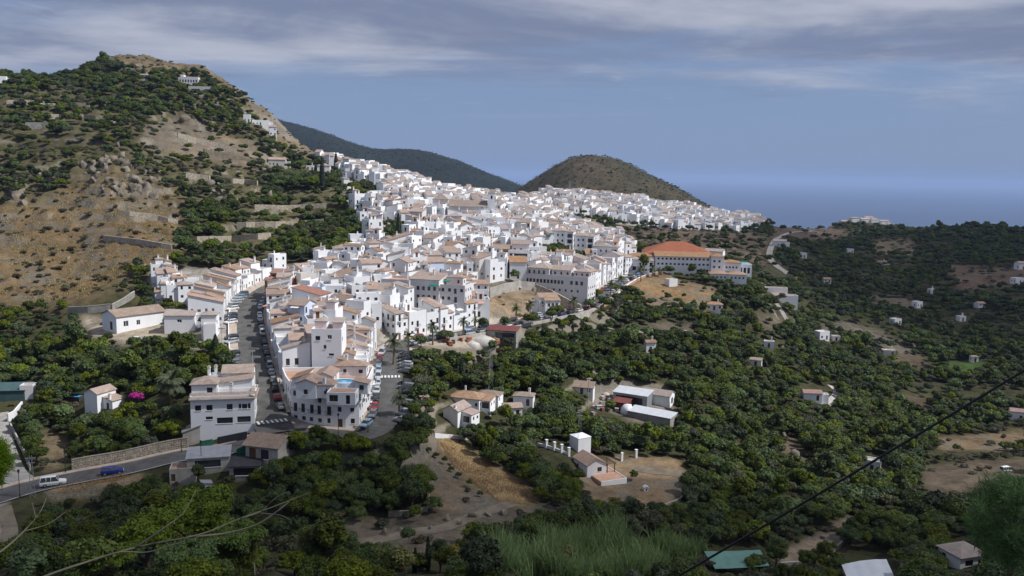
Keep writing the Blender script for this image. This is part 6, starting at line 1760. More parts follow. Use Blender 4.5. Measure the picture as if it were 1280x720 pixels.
# near pine boughs at the right and left picture edges
def near_pine(label, px, py, Y, R, seed, rel):
    p = at(px, py, Y); g = ground(p.x, p.y); h = p.z - g
    root = empty('foreground_pine', (p.x, p.y, g)); tag(root, label, 'tree')
    mb = MB(); rr_ = random.Random(seed)
    mb.tube([(0, 0, -1), (.15, .1, h * .5), (0, 0, h + R * .6)], [.3, .22, .06], 9)
    for k in range(16):
        a = k * 2.4; z = h - R * .9 + k * R * .1; L = R * rr_.uniform(.6, .95)
        mb.tube([(0, 0, z), (math.cos(a) * L * .5, math.sin(a) * L * .5, z + .15), (math.cos(a) * L, math.sin(a) * L, z + .35)], [.07, .05, .02], 5)
    mb.build('trunk', 'bark', root)
    rs = np.random.RandomState(seed); V = []; nv = 0; T = 150
    d = rand_dirs(rs, T); cs = d * (R * rs.uniform(.45, 1.0, T) ** .7)[:, None] * np.array([1, 1, .95]) + np.array([0, 0, h])
    for c in cs:
        m = 95; nd = rand_dirs(rs, m) + np.array([0, 0, .35]); nd /= np.linalg.norm(nd, axis=1)[:, None]
        L = rs.uniform(.22, .42, m)[:, None]; side = np.cross(nd, rand_dirs(rs, m)); side /= np.linalg.norm(side, axis=1)[:, None]
        b = c + nd * .06 + rs.normal(size=(m, 3)) * .16; w = .016
        V.append(np.stack([b - side * w, b + side * w, b + nd * L + side * w * .6, b + nd * L - side * w * .6], 1).reshape(-1, 3))
    V = np.concatenate(V); link('crown', np_mesh('crown', V, np.arange(len(V)).reshape(-1, 4), 'leaf_near_pine'), root)
near_pine('near green pine bough entering at the right picture edge', 1268, 652, 40, 2.3, 3, 0)
near_pine('near green pine tip at the left picture edge', -22, 580, 42, 1.2, 4, 0)
# reeds, dry grass
def blades(name, label, cat, poly, n_, h0, h1, w, lean, m, seed, parent=None, jit=0.0):
    rs = np.random.RandomState(seed); xs = [p[0] for p in poly]; ys = [p[1] for p in poly]
    pts = []
    W0 = [hit(x, y) for x, y in poly]; x0 = min(p.x for p in W0); x1 = max(p.x for p in W0); y0 = min(p.y for p in W0); y1 = max(p.y for p in W0)
    X = rs.uniform(x0, x1, n_ * 6); Y = rs.uniform(y0, y1, n_ * 6); Z = grid_sample(ZG, X, Y); a, b = project(X, Y, Z)
    k = inpoly(a, b, poly) & (vnoise(X, Y, 4.0) > jit); X = X[k][:n_]; Y = Y[k][:n_]; Z = Z[k][:n_]; n_ = len(X)
    h = rs.uniform(h0, h1, n_) * (.75 + .9 * np.clip(vnoise(X + 40, Y, 5.0) + .3, 0, 1)); an = rs.uniform(0, 6.283, n_); ln = rs.uniform(.1, lean, n_); ta = rs.uniform(0, 6.283, n_)
    ux, uy = np.cos(ta) * w, np.sin(ta) * w; dx, dy = np.cos(an) * ln * h, np.sin(an) * ln * h
    P = lambda sx, sy, fx, fz: np.stack([X + ux * sx + dx * fx, Y + uy * sx + dy * fx, Z + h * fz - .05], 1)
    V = np.stack([P(-1, 0, 0, 0), P(1, 0, 0, 0), P(.9, 0, .35, .6), P(-.9, 0, .35, .6), P(.25, 0, 1, .95), P(-.25, 0, 1, .95)], 1).reshape(-1, 3)
    i = np.arange(n_)[:, None] * 6
    F = np.concatenate([i + np.array([0, 1, 2, 3]), i + np.array([3, 2, 4, 5])])
    return tag(link(name, np_mesh(name, V, F, m)), label, cat, kind='stuff')
blades('cane_reeds', 'pale green cane reeds along the stream bed at the lower edge', 'reeds', REED, 11000, 1.6, 5.0, .085, .55, 'leaf_reed', 8, jit=-.12)
blades('dry_grass', 'golden dry grass covering the sloping field', 'grass', POLY['dry_field'], 14000, .15, .45, .03, .6, 'leaf_drygrass', 9, jit=-.6)
blades('slope_grass', 'tawny dry grass tufts on the left slope', 'grass', [(-60,262),(40,258),(130,220),(200,228),(232,270),(205,328),(150,345),(110,372),(-60,390)], 14000, .3, .9, .10, .6, 'leaf_drygrass', 10, jit=-.1)
blades('verge_grass', 'dry yellow grass along the verge of the lower road', 'grass', [(70,604),(190,588),(190,600),(70,622)], 1500, .2, .6, .04, .6, 'leaf_drygrass', 11)
# rocks
def rock_mesh(seed):
    rs = np.random.RandomState(seed); v = ICO_V.copy() + rs.normal(size=ICO_V.shape) * .05
    for k in range(15):
        d = rand_dirs(rs, 1)[0]; d[2] *= .6; d /= np.linalg.norm(d); o = rs.uniform(.35, .75); t = v @ d; v = v - np.outer(np.maximum(t - o, 0), d)
    v += rs.normal(size=v.shape) * .03; v[:, 2] *= rs.uniform(1.0, 1.5)
    return np_mesh('rock', v, np.zeros((0, 4), int), 'rock', ICO_F)
ROCKS = [rock_mesh(i) for i in range(6)]
RK = [(150,205,5,'cliff'),(170,225,6,'cliff'),(185,238,6,'cliff'),(140,228,5,'cliff'),(128,205,4.5,'cliff'),(118,215,4,'cliff'),(165,250,4,'cliff'),(30,255,5,'cliff'),(52,215,4,'cliff'),(20,245,4.5,'cliff'),
      (335,252,6,'cut'),(320,246,5,'cut'),(262,232,5,'cut'),(245,262,4,'cut'),(270,250,5,'cut'),(230,150,5,'cut'),(205,150,4,'cut'),(330,215,4,'cut'),(150,86,5,'crest'),(175,84,6,'crest'),(195,88,5,'crest'),
      (590,646,1.6,'gully'),(610,644,1.3,'gully'),(560,650,1.5,'gully'),(630,642,1.4,'gully'),(655,640,1.1,'gully'),(540,660,1.2,'gully'),(480,668,1.3,'gully'),(500,664,1.0,'gully'),(730,655,2.0,'gully'),(745,662,2.2,'gully'),(450,625,1.6,'gully'),
      (470,630,1.5,'gully'),(455,610,1.6,'gully'),(430,630,1.4,'gully'),(980,545,2,'valley'),(995,570,2.2,'valley'),(1140,432,3,'valley'),(1095,430,3,'valley'),(975,560,1.8,'valley'),(650,645,1,'gully'),(575,655,1,'gully')]
_r = random.Random(12)
while len(RK) < 100:
    a, b = _r.uniform(95, 200), _r.uniform(182, 265)
    if inp1(a, b, [(95, 205), (150, 183), (196, 212), (198, 262), (165, 264), (140, 240), (110, 238)]): RK.append((a, b, _r.uniform(1.5, 4.2), 'cliff'))
    if len(RK) % 5 == 0: RK.append((_r.uniform(0, 230), _r.uniform(250, 350), _r.uniform(.6, 1.6), 'slope'))
cnt = {}
RL = {'cliff': 'grey rock of the broken cliff on the left hill', 'cut': 'pale rock outcrop in the hillside terraces', 'crest': 'grey rock just under the hill crest', 'gully': 'boulder along the bank of the gully', 'valley': 'pale boulder on the orchard slope', 'slope': 'small stone on the dry orange slope'}
for k, (a, b, sz, z_) in enumerate(RK):
    p = hit(a, b); cnt[z_] = cnt.get(z_, 0) + 1; r_ = random.Random(k)
    o = link('rock', ROCKS[k % 6], None, (p.x, p.y, p.z - sz * .15), (r_.uniform(-.3, .3), r_.uniform(-.3, .3), r_.uniform(0, 6)), (sz * r_.uniform(.8, 1.3), sz * r_.uniform(.7, 1.1), sz * r_.uniform(.6, .95)))
    tag(o, RL[z_], 'rock', 'rocks: ' + z_)

# ------------------------------------------------------------------ walls, fences, sheds
def wall_line(name, label, pts, w, h, material, cat='wall', down=1.2, group=None, cap=None):
    mb = MB()
    for a, b in zip(pts, pts[1:]):
        mb.obox(a, b, w, (a.z - down, b.z - down), (a.z + h, b.z + h), 0)
        if cap: mb.obox(a, b, w + .16, (a.z + h, b.z + h), (a.z + h + .12, b.z + h + .12), 1)
    return tag(mb.build(name, [material, cap or material]), label, cat, group, 'thing')
def offs(pts, o): return [p + nr * o for p, d, nr in (frame_at(pts, i) for i in range(len(pts)))]
sw_ = offs(LR[17:32], -5.9)
for i, p in enumerate(sw_): p.z = LR[17 + i].z
# rubble wall: stones set proud of the mortar, larger ones singly
root = wall_line('retaining_wall', 'long rubble stone retaining wall along the lower road', sw_, .5, 2.2, 'stone_wall', cap='stone')
stone = ROCKS  # shapes for the stones
st_me = [rock_mesh(40 + i) for i in range(4)]
for m_ in st_me: m_.materials[0] = M['stone']; m_.name = 'stone'
r_ = random.Random(4); ns = 0
for i in range(len(sw_) - 1):
    a, b = sw_[i], sw_[i + 1]; L = (b - a).length; d = (b - a).normalized(); nr = Vector((d.y, -d.x, 0)).normalized()
    u = .2
    while u < L:
        for v in range(4):
            if ns >= 290: break
            q = a + d * (u + r_.uniform(-.12, .12)) + Vector((0, 0, .3 + v * .52 + r_.uniform(-.08, .08))) + nr * .25
            link('stone', st_me[ns % 4], root, q, (r_.uniform(-.2, .2), 0, math.atan2(d.y, d.x) + r_.uniform(-.1, .1)), (r_.uniform(.2, .31), .10, r_.uniform(.16, .25))); ns += 1
        u += .56 if L > 0 else 1
def pxwall(name, label, pix, w, h, m, cap=None, cat='wall', group=None, down=1.5):
    P = [hit(*q) for q in pix]; return wall_line(name, label, P, w, h, m, cat, down, group, cap)
pxwall('garden_wall', 'grey rendered wall with pillars below the dry slope', [(86, 392), (110, 391), (138, 388)], .4, 2.2, 'concrete', 'pale_concrete')
pxwall('garden_wall', 'grey rendered wall with pillars climbing below the dry slope', [(140, 388), (155, 380), (168, 371)], .4, 2.0, 'concrete', 'pale_concrete')
for pix, h_, lab in HILL_WALLS: pxwall('terrace_wall', lab, [(a0 + (a1 - a0) * t, b0 + (b1 - b0) * t) for (a0, b0), (a1, b1) in zip(pix, pix[1:]) for t in (0, .33, .66)] + [pix[-1]], .8, h_, 'stone_wall')
pxwall('terrace_wall', 'pale concrete wall beside the hill track at left', [(32, 160), (52, 160), (73, 159)], .6, 3.2, 'concrete')
pxwall('terrace_wall', 'curved stone terrace wall below the hill houses', [(222, 172), (245, 178), (268, 184), (296, 192)], .8, 3.0, 'stone_wall')
pxwall('terrace_wall', 'pinkish retaining wall under the hill houses', [(255, 193), (285, 199), (318, 207)], .8, 3.2, 'dirt_track')
pxwall('lot_wall', 'pale retaining wall at the back of the bare lot', [(612, 372), (630, 366), (650, 362), (668, 364)], .5, 3.6, 'pale_concrete')
pxwall('lot_wall', 'sloping rendered wall under the arcaded apartments', [(670, 366), (690, 374), (712, 386), (726, 392)], .5, 3.4, 'stone_wall', 'pale_concrete')
pxwall('drive_wall', 'white garden wall along the concrete driveway', [(12, 532), (20, 548), (30, 568), (38, 588)], .3, 1.2, 'pale_concrete')
pxwall('drive_wall', 'white gate wall at the top of the driveway', [(10, 528), (18, 524), (28, 512)], .35, 2.2, 'limewash')
pxwall('lane_wall', 'pale concrete edge wall of the lower right track', [(975, 708), (1010, 706), (1040, 692), (1072, 664)], .4, .9, 'pale_concrete')
pxwall('yard_wall', 'curving grey wall round the scrap yard beside the brown-roofed shed', [(322, 604), (340, 598), (352, 588), (358, 572)], .35, 1.3, 'concrete')
pxwall('field_wall', 'pale block wall at the edge of the bare field', [(486, 646), (520, 645), (533, 640), (536, 620), (537, 600)], .35, 1.2, 'stone_wall')
pxwall('yard_kerb', 'low stone wall round the cottage yard', [(800, 640), (830, 634), (850, 626), (862, 612)], .35, .7, 'stone_wall')
pxwall('field_lane_wall', 'white wall and lane edge above the dry field', [(543, 545), (560, 547), (585, 550)], .4, .8, 'limewash')
w_ = offs(MR[14:38], 6.3); wall_line('road_parapet', 'low pale parapet along the valley side of the main road', w_, .35, 1.0, 'pale_concrete', down=3.5)
w_ = offs(MR[38:], 6.3); wall_line('road_parapet', 'pinkish balustrade climbing beside the steep road', w_, .35, 1.1, 'terracotta_floor', down=3.0, cap='limewash')
w_ = offs(US[10:34], -6.6); wall_line('street_parapet', 'low white wall along the left edge of the climbing street', w_, .3, .9, 'limewash', down=3.0)
# sheds beside the lower road
def shed(name, label, a, b, yaw, w, d, h, roofm, rf='sf', wallm='concrete', rh=.5, front=(), right=(), left=(), Y=None, cat='shed', ov=.25):
    H = bld(name, label, a, b, yaw, Y=Y, cat=cat, seed=int(a + b), wall=wallm, roof=roofm); H.block(-w / 2, w / 2, -d / 2, d / 2, h, rf, rh=rh, front=front, left=left, right=right, ov=ov)
    H.done(); occupy(H.loc.x, H.loc.y, max(w, d) * .5); return H
shed('brown_roofed_shed', 'open shed with broad brown tile roof beside the lower road', 338, 574, -14, 7.4, 6.8, 3.0, 'brown_tile', 'gx', 'pale_concrete', 1.5, front=[(1.6, .1, 1.5, 2.2, 'garage'), (4.4, .2, 1.8, 2, 'void')], Y=170.5, ov=.6)
shed('grey_roofed_shed', 'low shed with grey sheet roof beside the lower road', 262, 588, 15, 8.2, 4.6, 2.3, 'grey_metal', 'sf', 'pale_concrete', .8, front=[(4, .3, 5, 1.5, 'void')], Y=167)
shed('white_walled_shed', 'roofless white-walled enclosure at the left end of the sheds', 230, 594, 15, 5, 4, 1.9, 'grey_metal', 'flat', 'pale_concrete', front=[(.7, .1, .8, 1.5, 'door')], Y=164)
shed('tarp_shed', 'dark tarpaulin-roofed lean-to between the road sheds', 308, 589, 8, 6, 4.2, 2.0, 'dark_cloth', 'sf', 'concrete', .6, front=[(3, .1, 4.4, 1.6, 'void')], Y=166)
shed('white_hut', 'tiny white hut under the sheds on the bank', 258, 612, 30, 1.7, 1.6, 2.2, 'grey_metal', 'sr', 'limewash', .3, right=[(.8, .2, .6, 1.5, 'door')], Y=159)
mb = MB(); A, B = hit(296, 574), hit(314, 567); mb.obox(A, B, .1, (A.z - .5, B.z - .5), (A.z + 2.2, B.z + 2.4)); tag(mb.build('net_fence', 'green_net'), 'green netting fence between road and sheds', 'fence')
mb = MB(); A, B = hit(272, 557), hit(309, 550); mb.obox(A, B, .1, (A.z - .5, B.z - .5), (A.z + 1.9, B.z + 2.0)); tag(mb.build('shade_fence', 'dark_cloth'), 'black shade cloth fence in front of the white roadside house', 'fence')
mb = MB(); A, B = hit(250, 561), hit(266, 558); mb.obox(A, B, .1, (A.z - .5, B.z - .5), (A.z + 1.7, B.z + 1.7)); tag(mb.build('net_fence', 'green_net'), 'green netting gate left of the black shade cloth', 'fence')
shed('rubble_shed', 'half-ruined grey shed left of the white roadside house', 240, 556, 20, 3.6, 3.4, 2.4, 'concrete', 'sl', 'pale_concrete', 1.2, Y=182)
# farm yard
shed('metal_barn', 'open barn with pale metal roof in the farm yard', 791, 503, -28, 11.5, 6, 3.4, 'pale_metal', 'sf', 'grey_metal', .7, front=[(5.5, .2, 9, 2.4, 'void')])
shed('metal_barn', 'long low barn with grey sheet roof at the lower farm yard', 815, 524, -34, 14, 5.0, 2.0, 'pale_metal', 'sf', 'concrete', .6)
shed('tile_barn', 'white barn with tan roof behind the metal barn', 822, 503, -26, 9.5, 6, 3.2, 'clay_tile', 'gx', 'limewash', 1.2, right=[(3, .3, 2, 2, 'void')])
shed('red_barn', 'small red sheet-roofed shelter between the barns', 777, 510, -28, 5, 4, 2.2, 'red_sheet', 'sf', 'red_sheet', .5)
shed('works_shed', 'open builders shed with dark red roof in the works yard', 629, 424, -12, 10, 6, 3.4, 'red_sheet', 'sf', 'concrete', .6, front=[(6.2, .2, 6.5, 2.6, 'void')])
shed('teal_shed', 'dark teal sheet-roofed shed at the left picture edge', 14, 496, 10, 9, 6, 2.4, 'teal_sheet', 'sf', 'teal_sheet', .7)
shed('white_box_shed', 'small white box shed right of the teal shed', 36, 497, 12, 3.2, 3, 3, 'white_sheet', 'flat', 'greyed_white')
# sagging sheet roofs at the lower right
def sheet(name, label, corners, Y, zup, m, sag=.25, n=8):
    """sheet roof on posts; corners in photo pixels, all at one height above their ground"""
    P = [at(a, b, y) for (a, b), y in zip(corners, Y)]
    root = empty(name, (P[0].x, P[0].y, ground(P[0].x, P[0].y))); tag(root, label, 'shed')
    o = root.location; mb = MB(); G = []
    for i in range(n + 1):
        row = []
        for j in range(5):
            u, v = i / n, j / 4
            q = P[0].lerp(P[1], u).lerp(P[3].lerp(P[2], u), v); q.z += -sag * 4 * u * (1 - u) + .03 * math.sin(i * 2.4); row.append(q - o)
        G.append(row)
    for i in range(n):
        for j in range(4):
            mb.quad(G[i][j], G[i + 1][j], G[i + 1][j + 1], G[i][j + 1]); 
            dz = Vector((0, 0, -.05)); mb.quad(G[i][j + 1] + dz, G[i + 1][j + 1] + dz, G[i + 1][j] + dz, G[i][j] + dz)
    mb.build('roof', m, root)
    for i in (0, n // 2, n):
        for j in (0, 4):
            pm = MB(); q = G[i][j]; g = ground(q.x + o.x, q.y + o.y) - o.z; pm.cyl(q.x, q.y, g - .4, q.z - .02, .07, 6); pm.build('post', 'pergola_wood', root)
    return root
sheet('green_sheet_shed', 'shed with smooth green sheet roof near the lower edge', [(894, 711), (962, 707), (950, 687), (880, 689)], [150, 150.5, 158, 157.5], 2.2, 'green_sheet', .1)
sheet('grey_sheet_shed', 'shed with curved grey sheet roof at the lower edge', [(1060, 725), (1122, 730), (1108, 699), (1052, 706)], [146, 146, 153, 152], 2.2, 'pale_metal', -.35)

# covered heap, sand, pallets, boxes
def lump(name, label, a, b, R, hgt, m, cat, seed, Y=None, group=None):
    p = hit(a, b); rs = np.random.RandomState(seed); v = ICO_V.copy(); v[:, 2] = np.maximum(v[:, 2], -.15)
    v *= (1 + .12 * np.sin(v @ rs.normal(size=3) * 3 + 1) + rs.normal(size=len(v)) * .03)[:, None]; v = v * np.array([R, R * .85, hgt])
    if name == 'sand_heap': rr_ = np.hypot(v[:, 0] / R, v[:, 1] / R); v[:, 2] = np.where(v[:, 2] > 0, hgt * np.clip(1 - rr_, 0, 1) ** 1.1 * (1 + rs.normal(size=len(v)) * .05), -2.5)
    o = link(name, np_mesh(name, v, np.zeros((0, 4), int), m, ICO_F), None, p); tag(o, label, cat, group); return o
lump('covered_heap', 'white plastic covered heap in the farm yard', 784, 516, 2.1, 3.0, 'white_sheet', 'heap', 1)
lump('sand_heap', 'pale sand heap in the builders yard, larger', 604, 425, 4.6, 1.9, 'sand_heap', 'heap', 2)
lump('sand_heap', 'pale sand heap in the builders yard, smaller', 590, 430, 2.8, 1.2, 'sand_heap', 'heap', 3)
lump('covered_pile', 'tan covered pile in the farm yard', 757, 496, 1.6, 1.8, 'sand_heap', 'heap', 4)
mb = MB(); mb.box(-.5, .5, -.45, .45, .12, .95, 0); mb.box(-.55, .55, -.5, .5, 0, .12, 1)
for k in range(3): mb.box(-.52, .52, -.47, .47, .34 + k * .25, .36 + k * .25, 1)
PAL = [mb.mesh('pallet', ['brick_red', 'wood_brown']), mb.mesh('pallet', ['concrete', 'wood_brown']), mb.mesh('pallet', ['sand_heap', 'wood_brown'])]
r_ = random.Random(8)
for k in range(26):
    a, b = ((r_.uniform(556, 588), r_.uniform(421, 432)) if k < 10 else (r_.uniform(618, 656), r_.uniform(421, 434))); p = hit(a, b)
    c = k % 3 if k % 2 else 0
    tag(link('brick_pallet', PAL[c], None, p, (0, 0, r_.uniform(0, 3)), (r_.uniform(.9, 1.4),) * 3), ['red brick', 'grey block', 'pale stone'][c] + (' pallet left of the sand heaps in the works yard' if k < 10 else ' pallet in front of the red-roofed works shed'), 'pallet', 'building material pallets')
for k in range(12):
    a, b = r_.uniform(738, 772), r_.uniform(497, 520); p = hit(a, b); c = k % 3
    tag(link('yard_crate', PAL[c], None, p, (0, 0, r_.uniform(0, 3)), (r_.uniform(.8, 1.5),) * 3), ['red-brown', 'grey', 'pale'][c] + ' crate of goods standing in the farm yard', 'crate', 'farm yard crates')
# raised garden pool
H = bld('garden_pool', 'small raised dark pool with blue water beside the garden house', 94, 500, -10, cat='pool', seed=50, wall='dark_cloth'); H.block(-2.2, 2.2, -1.4, 1.4, 1.0, 'flat', front=(), left=(), right=(), par=.25)
r = H.done('pool_water')
# cottage gate pillars
for k, (a, b) in enumerate([(668, 556), (683, 560), (693, 563), (702, 566), (711, 570), (777, 576), (795, 572)]):
    p = hit(a, b); mb = MB(); mb.box(-.28, .28, -.28, .28, -.5, 2.1); mb.box(-.36, .36, -.36, .36, 2.1, 2.25)
    tag(mb.build('gate_pillar', 'limewash', loc=p, rot=(0, 0, .4)), f'white gate pillar near the cottage, {ORD[k]} from left', 'pillar', 'white pillars by the cottage')
mb = MB(); A, B = hit(778, 576), hit(794, 572)
for k in range(9):
    q = A.lerp(B, k / 8); mb.cyl(q.x, q.y, q.z, q.z + 1.5, .03, 5)
mb.obox(A, B, .06, (A.z + 1.45, B.z + 1.45), (A.z + 1.52, B.z + 1.52)); tag(mb.build('iron_gate', 'iron_black'), 'black iron gate on the cottage track', 'gate')
pxwall('pillar_wall', 'low white wall between the gate pillars near the cottage', [(668, 556), (683, 560), (693, 563), (711, 570)], .25, .8, 'limewash')
H = bld('dog_house', 'tiny white dog house on the cottage yard track', 807, 613, 10, seed=51, cat='dog house', roof='pale_metal'); H.block(-.5, .5, -.6, .6, .8, 'gy', rh=.3, front=[(.5, .05, .4, .5, 'void')], left=(), right=(), ov=.12); H.done()

# ------------------------------------------------------------------ poles and masts
def lamp_post(a, b, label, h=5.2, Y=None):
    p = hit(a, b); root = empty('street_lamp', p); tag(root, label, 'lamp', 'black street lamps')
    mb = MB(); mb.cyl(0, 0, -.3, .8, .11, 8); mb.cyl(0, 0, .8, h, .06, 8); mb.build('post', 'iron_black', root)
    mb = MB(); mb.tube([(0, 0, h), (0, 0, h + .1), (0, 0, h + .55), (0, 0, h + .75)], [.08, .17, .24, .05], 6); mb.build('lantern', 'iron_black', root)
lamp_post(82, 592, 'black street lamp at the left end of the stone wall')
lamp_post(227, 566, 'black street lamp at the right end of the stone wall')
lamp_post(252, 590, 'black street lamp in front of the grey-roofed shed', 6)
lamp_post(25, 622, 'black lamp post beside the track junction', 5)
lamp_post(423, 549, 'black street lamp in front of the corner building')
lamp_post(460, 541, 'black street lamp right of the corner building')
def lattice(a, b, h, w, label, Y=None):
    p = hit(a, b) if Y is None else at(a, b, Y); mb = MB(); n_ = max(5, int(h / w / 1.3))
    if Y: p.z = ground(p.x, p.y)
    root = empty('lattice_mast', p, .5); tag(root, label, 'mast', 'lattice masts')
    C = lambda k, t: ((1 if k in (0, 1) else -1) * w / 2 * (1 - .55 * t), (1 if k in (0, 3) else -1) * w / 2 * (1 - .55 * t), t * h)
    r0 = max(.035, w * .05)
    for k in range(4):
        mb.tube([(*C(k, 0)[:2], -.5), C(k, 1)], [r0, r0 * .8], 4)
        for i in range(n_): mb.tube([C(k, i / n_), C((k + 1) % 4, (i + 1) / n_)], [r0 * .6] * 2, 4)
    mb.build('frame', 'grey_metal', root)
    mb = MB(); mb.box(-w, w, -.06, .06, h - .6, h - .45); mb.box(-w * .8, w * .8, -.06, .06, h - 1.6, h - 1.45); mb.build('crossarm', 'grey_metal', root)
lattice(41, 622, 8.5, .9, 'grey lattice mast beside the lower road junction')
lattice(613, 488, 12.5, 1.0, 'grey lattice mast rising from the trees above the farm')
lattice(724, 551, 8.5, 1.0, 'grey lattice mast behind the white tank house')
lattice(712, 248, 16, 1.6, 'thin radio mast on the far quarter skyline')
def pole(a, b, h, label, r=.14):
    p = hit(a, b); root = empty('utility_pole', p); tag(root, label, 'pole', 'utility poles'); mb = MB(); mb.cyl(0, 0, -.5, h, r, 8, r2=r * .7); mb.build('post', 'pale_concrete', root)
    mb = MB(); mb.box(-.9, .9, -.06, .06, h - .5, h - .35); mb.build('crossarm', 'pergola_wood', root)
pole(735, 510, 9.5, 'concrete utility pole at the left of the farm yard')
pole(1099, 418, 7, 'utility pole beside the bare patch in the right valley')
pole(278, 447, 8.5, 'grey pole at the left edge of the climbing street', .1)
pole(316, 470, 7.5, 'tall white pole on the climbing street', .09)
pole(925, 430, 7, 'thin pole among orchard trees below the school annex', .09)

# ------------------------------------------------------------------ vehicles
def car_meshes(kind_):
    """body sections along the length: x, half width low, half width belt, floor z, belt z"""
    van = kind_ == 'van'
    L = 2.1 if not van else 2.3
    sec = [(-L, .62, .66, .42, .80), (-L + .12, .80, .82, .26, .93), (-1.2, .84, .86, .22, .95), (.4, .84, .86, .22, .93), (1.15, .84, .85, .22, .90), (L - .25, .80, .78, .26, .78), (L, .60, .60, .40, .62)]
    mb = MB(); rings = []
    for (x, wl, wb, z0, z1) in sec:
        zm = (z0 + z1) / 2 + .05
        rings.append([(x, -wl * .9, z0), (x, -wb, zm), (x, -wb * .95, z1), (x, wb * .95, z1), (x, wb, zm), (x, wl * .9, z0)])
    for a, b in zip(rings, rings[1:]):
        for k in range(6):
            mb.quad(a[k], b[k], b[(k + 1) % 6], a[(k + 1) % 6])
    mb.add(rings[0], [(5, 4, 3, 2, 1, 0)]); mb.add(rings[-1], [(0, 1, 2, 3, 4, 5)])
    rt = 1.44 if not van else 1.82
    xb, xf = (-1.75, .35) if not van else (-2.1, .55)
    g = [(-L + .18, -.76, .92), (1.05, -.78, .9), (1.05, .78, .9), (-L + .18, .76, .92), (xb + .1, -.60, rt - .05), (xf, -.60, rt - .05), (xf, .60, rt - .05), (xb + .1, .60, rt - .05)]
    gl = MB(); gl.add(g, [(0, 1, 5, 4), (1, 2, 6, 5), (2, 3, 7, 6), (3, 0, 4, 7)])
    mb.add([(xb, -.62, rt - .06), (xf + .05, -.62, rt - .06), (xf + .05, .62, rt - .06), (xb, .62, rt - .06), (xb + .12, -.52, rt + .02), (xf - .1, -.52, rt + .02), (xf - .1, .52, rt + .02), (xb + .12, .52, rt + .02)],
           [(3, 2, 1, 0), (4, 5, 6, 7), (0, 1, 5, 4), (1, 2, 6, 5), (2, 3, 7, 6), (3, 0, 4, 7)])
    for s in (-1, 1):                                      # pillars
        for (x0, x1) in ((1.05, xf), (-.45, -.45), (-L + .18, xb + .1)) if not van else ((1.05, xf), (-.3, -.3), (-1.1, -1.1), (-L + .18, xb + .1)):
            mb.tube([(x0, s * .785, .92), (x1, s * .615, rt - .04)], [.05, .05], 4)
    return mb, gl
CARM = {}
for kd in ('car', 'van'):
    b_, g_ = car_meshes(kd)
    for c in CARCOL: CARM[kd, c] = b_.mesh('body', 'paint_' + c, True)
    CARM[kd, 'glass'] = g_.mesh('window', 'car_glass')
wb_ = MB(); wb_.tube([(0, -.11, 0), (0, .11, 0)], [.31, .31], 12, 0); WHEEL = wb_.mesh('wheel', ['tyre'])
wb_ = MB(); wb_.tube([(0, -.118, 0), (0, .118, 0)], [.19, .19], 10); RIM = wb_.mesh('rim', ['rim'])
lb = MB(); lb.box(-.04, .05, -.16, .16, -.07, .07); HEAD = lb.mesh('headlight', 'lamp_clear'); TAIL = lb.mesh('tail_light', 'lamp_red')
def car(p, yaw, col, label, kd='car', group=None, sc=1.0, name=None):
    root = empty(name or ('parked_car' if kd == 'car' else 'parked_van'), p, yaw); root.scale = (sc,) * 3; tag(root, label, 'car' if kd == 'car' else 'van', group)
    link('body', CARM[kd, col], root); link('window', CARM[kd, 'glass'], root)
    L = 2.1 if kd == 'car' else 2.3
    for x in (-1.3, 1.32):
        for y in (-.76, .76): link('rim', RIM, link('wheel', WHEEL, root, (x, y, .31)))
    for y in (-.55, .55):
        link('headlight', HEAD, root, (L - .06, y, .62)); link('tail_light', TAIL, root, (-L + .05, y, .78))
    return root
COLS = ['silver', 'black', 'white', 'grey', 'dark blue', 'silver', 'white', 'grey', 'red', 'pale blue', 'black', 'silver']
def park(pts, i0, i1, off, gap, labelf, group, seed, perp=False, start=0.0, skip=()):
    r_ = random.Random(seed); acc = start; k = 0; nxt = 0
    cum = 0.0
    for i in range(i0, i1):
        a, b = pts[i], pts[i + 1]; L = (b.xy - a.xy).length
        while nxt <= cum + L:
            t = (nxt - cum) / L; p = a.lerp(b, t); d = (b - a); d.z = 0; d.normalize(); nr = Vector((d.y, -d.x, 0))
            q = p + nr * off; q.z = p.z + .115
            c = COLS[(seed * 3 + k * 5 + r_.randrange(3)) % len(COLS)]; vn = r_.random() < .14
            yaw = math.atan2(d.y, d.x) + (math.pi if off < 0 else 0) + (math.radians(62 if off > 0 else -62) if perp else 0) + r_.uniform(-.04, .04)
            if k not in skip: car(q, yaw, c, labelf(k, c + (' van' if vn else ' car')), 'van' if vn else 'car', group)
            k += 1; nxt += gap * r_.uniform(.95, 1.12)
        cum += L
park(US, 5, len(US) - 6, 3.1, 5.4, lambda k, c: f'{c} parked in shade on the right side of the climbing street, {ORD[k]} up', 'cars on the climbing street', 1)
park(US, 10, len(US) - 12, -5.9, 4.3, lambda k, c: f'{c} nose-in on the left side of the climbing street, {ORD[k]} up', 'cars nose-in by the climbing street', 2, True, skip=(3, 7, 8, 11, 12, 13, 17))
park(LR, 58, len(LR) - 4, -2.8, 5.3, lambda k, c: f'{c} parked along the inside of the road bend, {ORD[k]} from the corner', 'cars inside the road bend', 3)
park(LR, 60, len(LR) - 6, 4.6, 3.3, lambda k, c: f'{c} parked nose-out on the outside of the road bend, {ORD[k]}', 'cars outside the road bend', 4, True, skip=(2, 4, 8, 9))
park(MR, 8, 40, 2.9, 6.2, lambda k, c: f'{c} parked on the valley side of the main road, {ORD[k]} from the bend', 'cars along the main road', 5, skip=(3, 9))
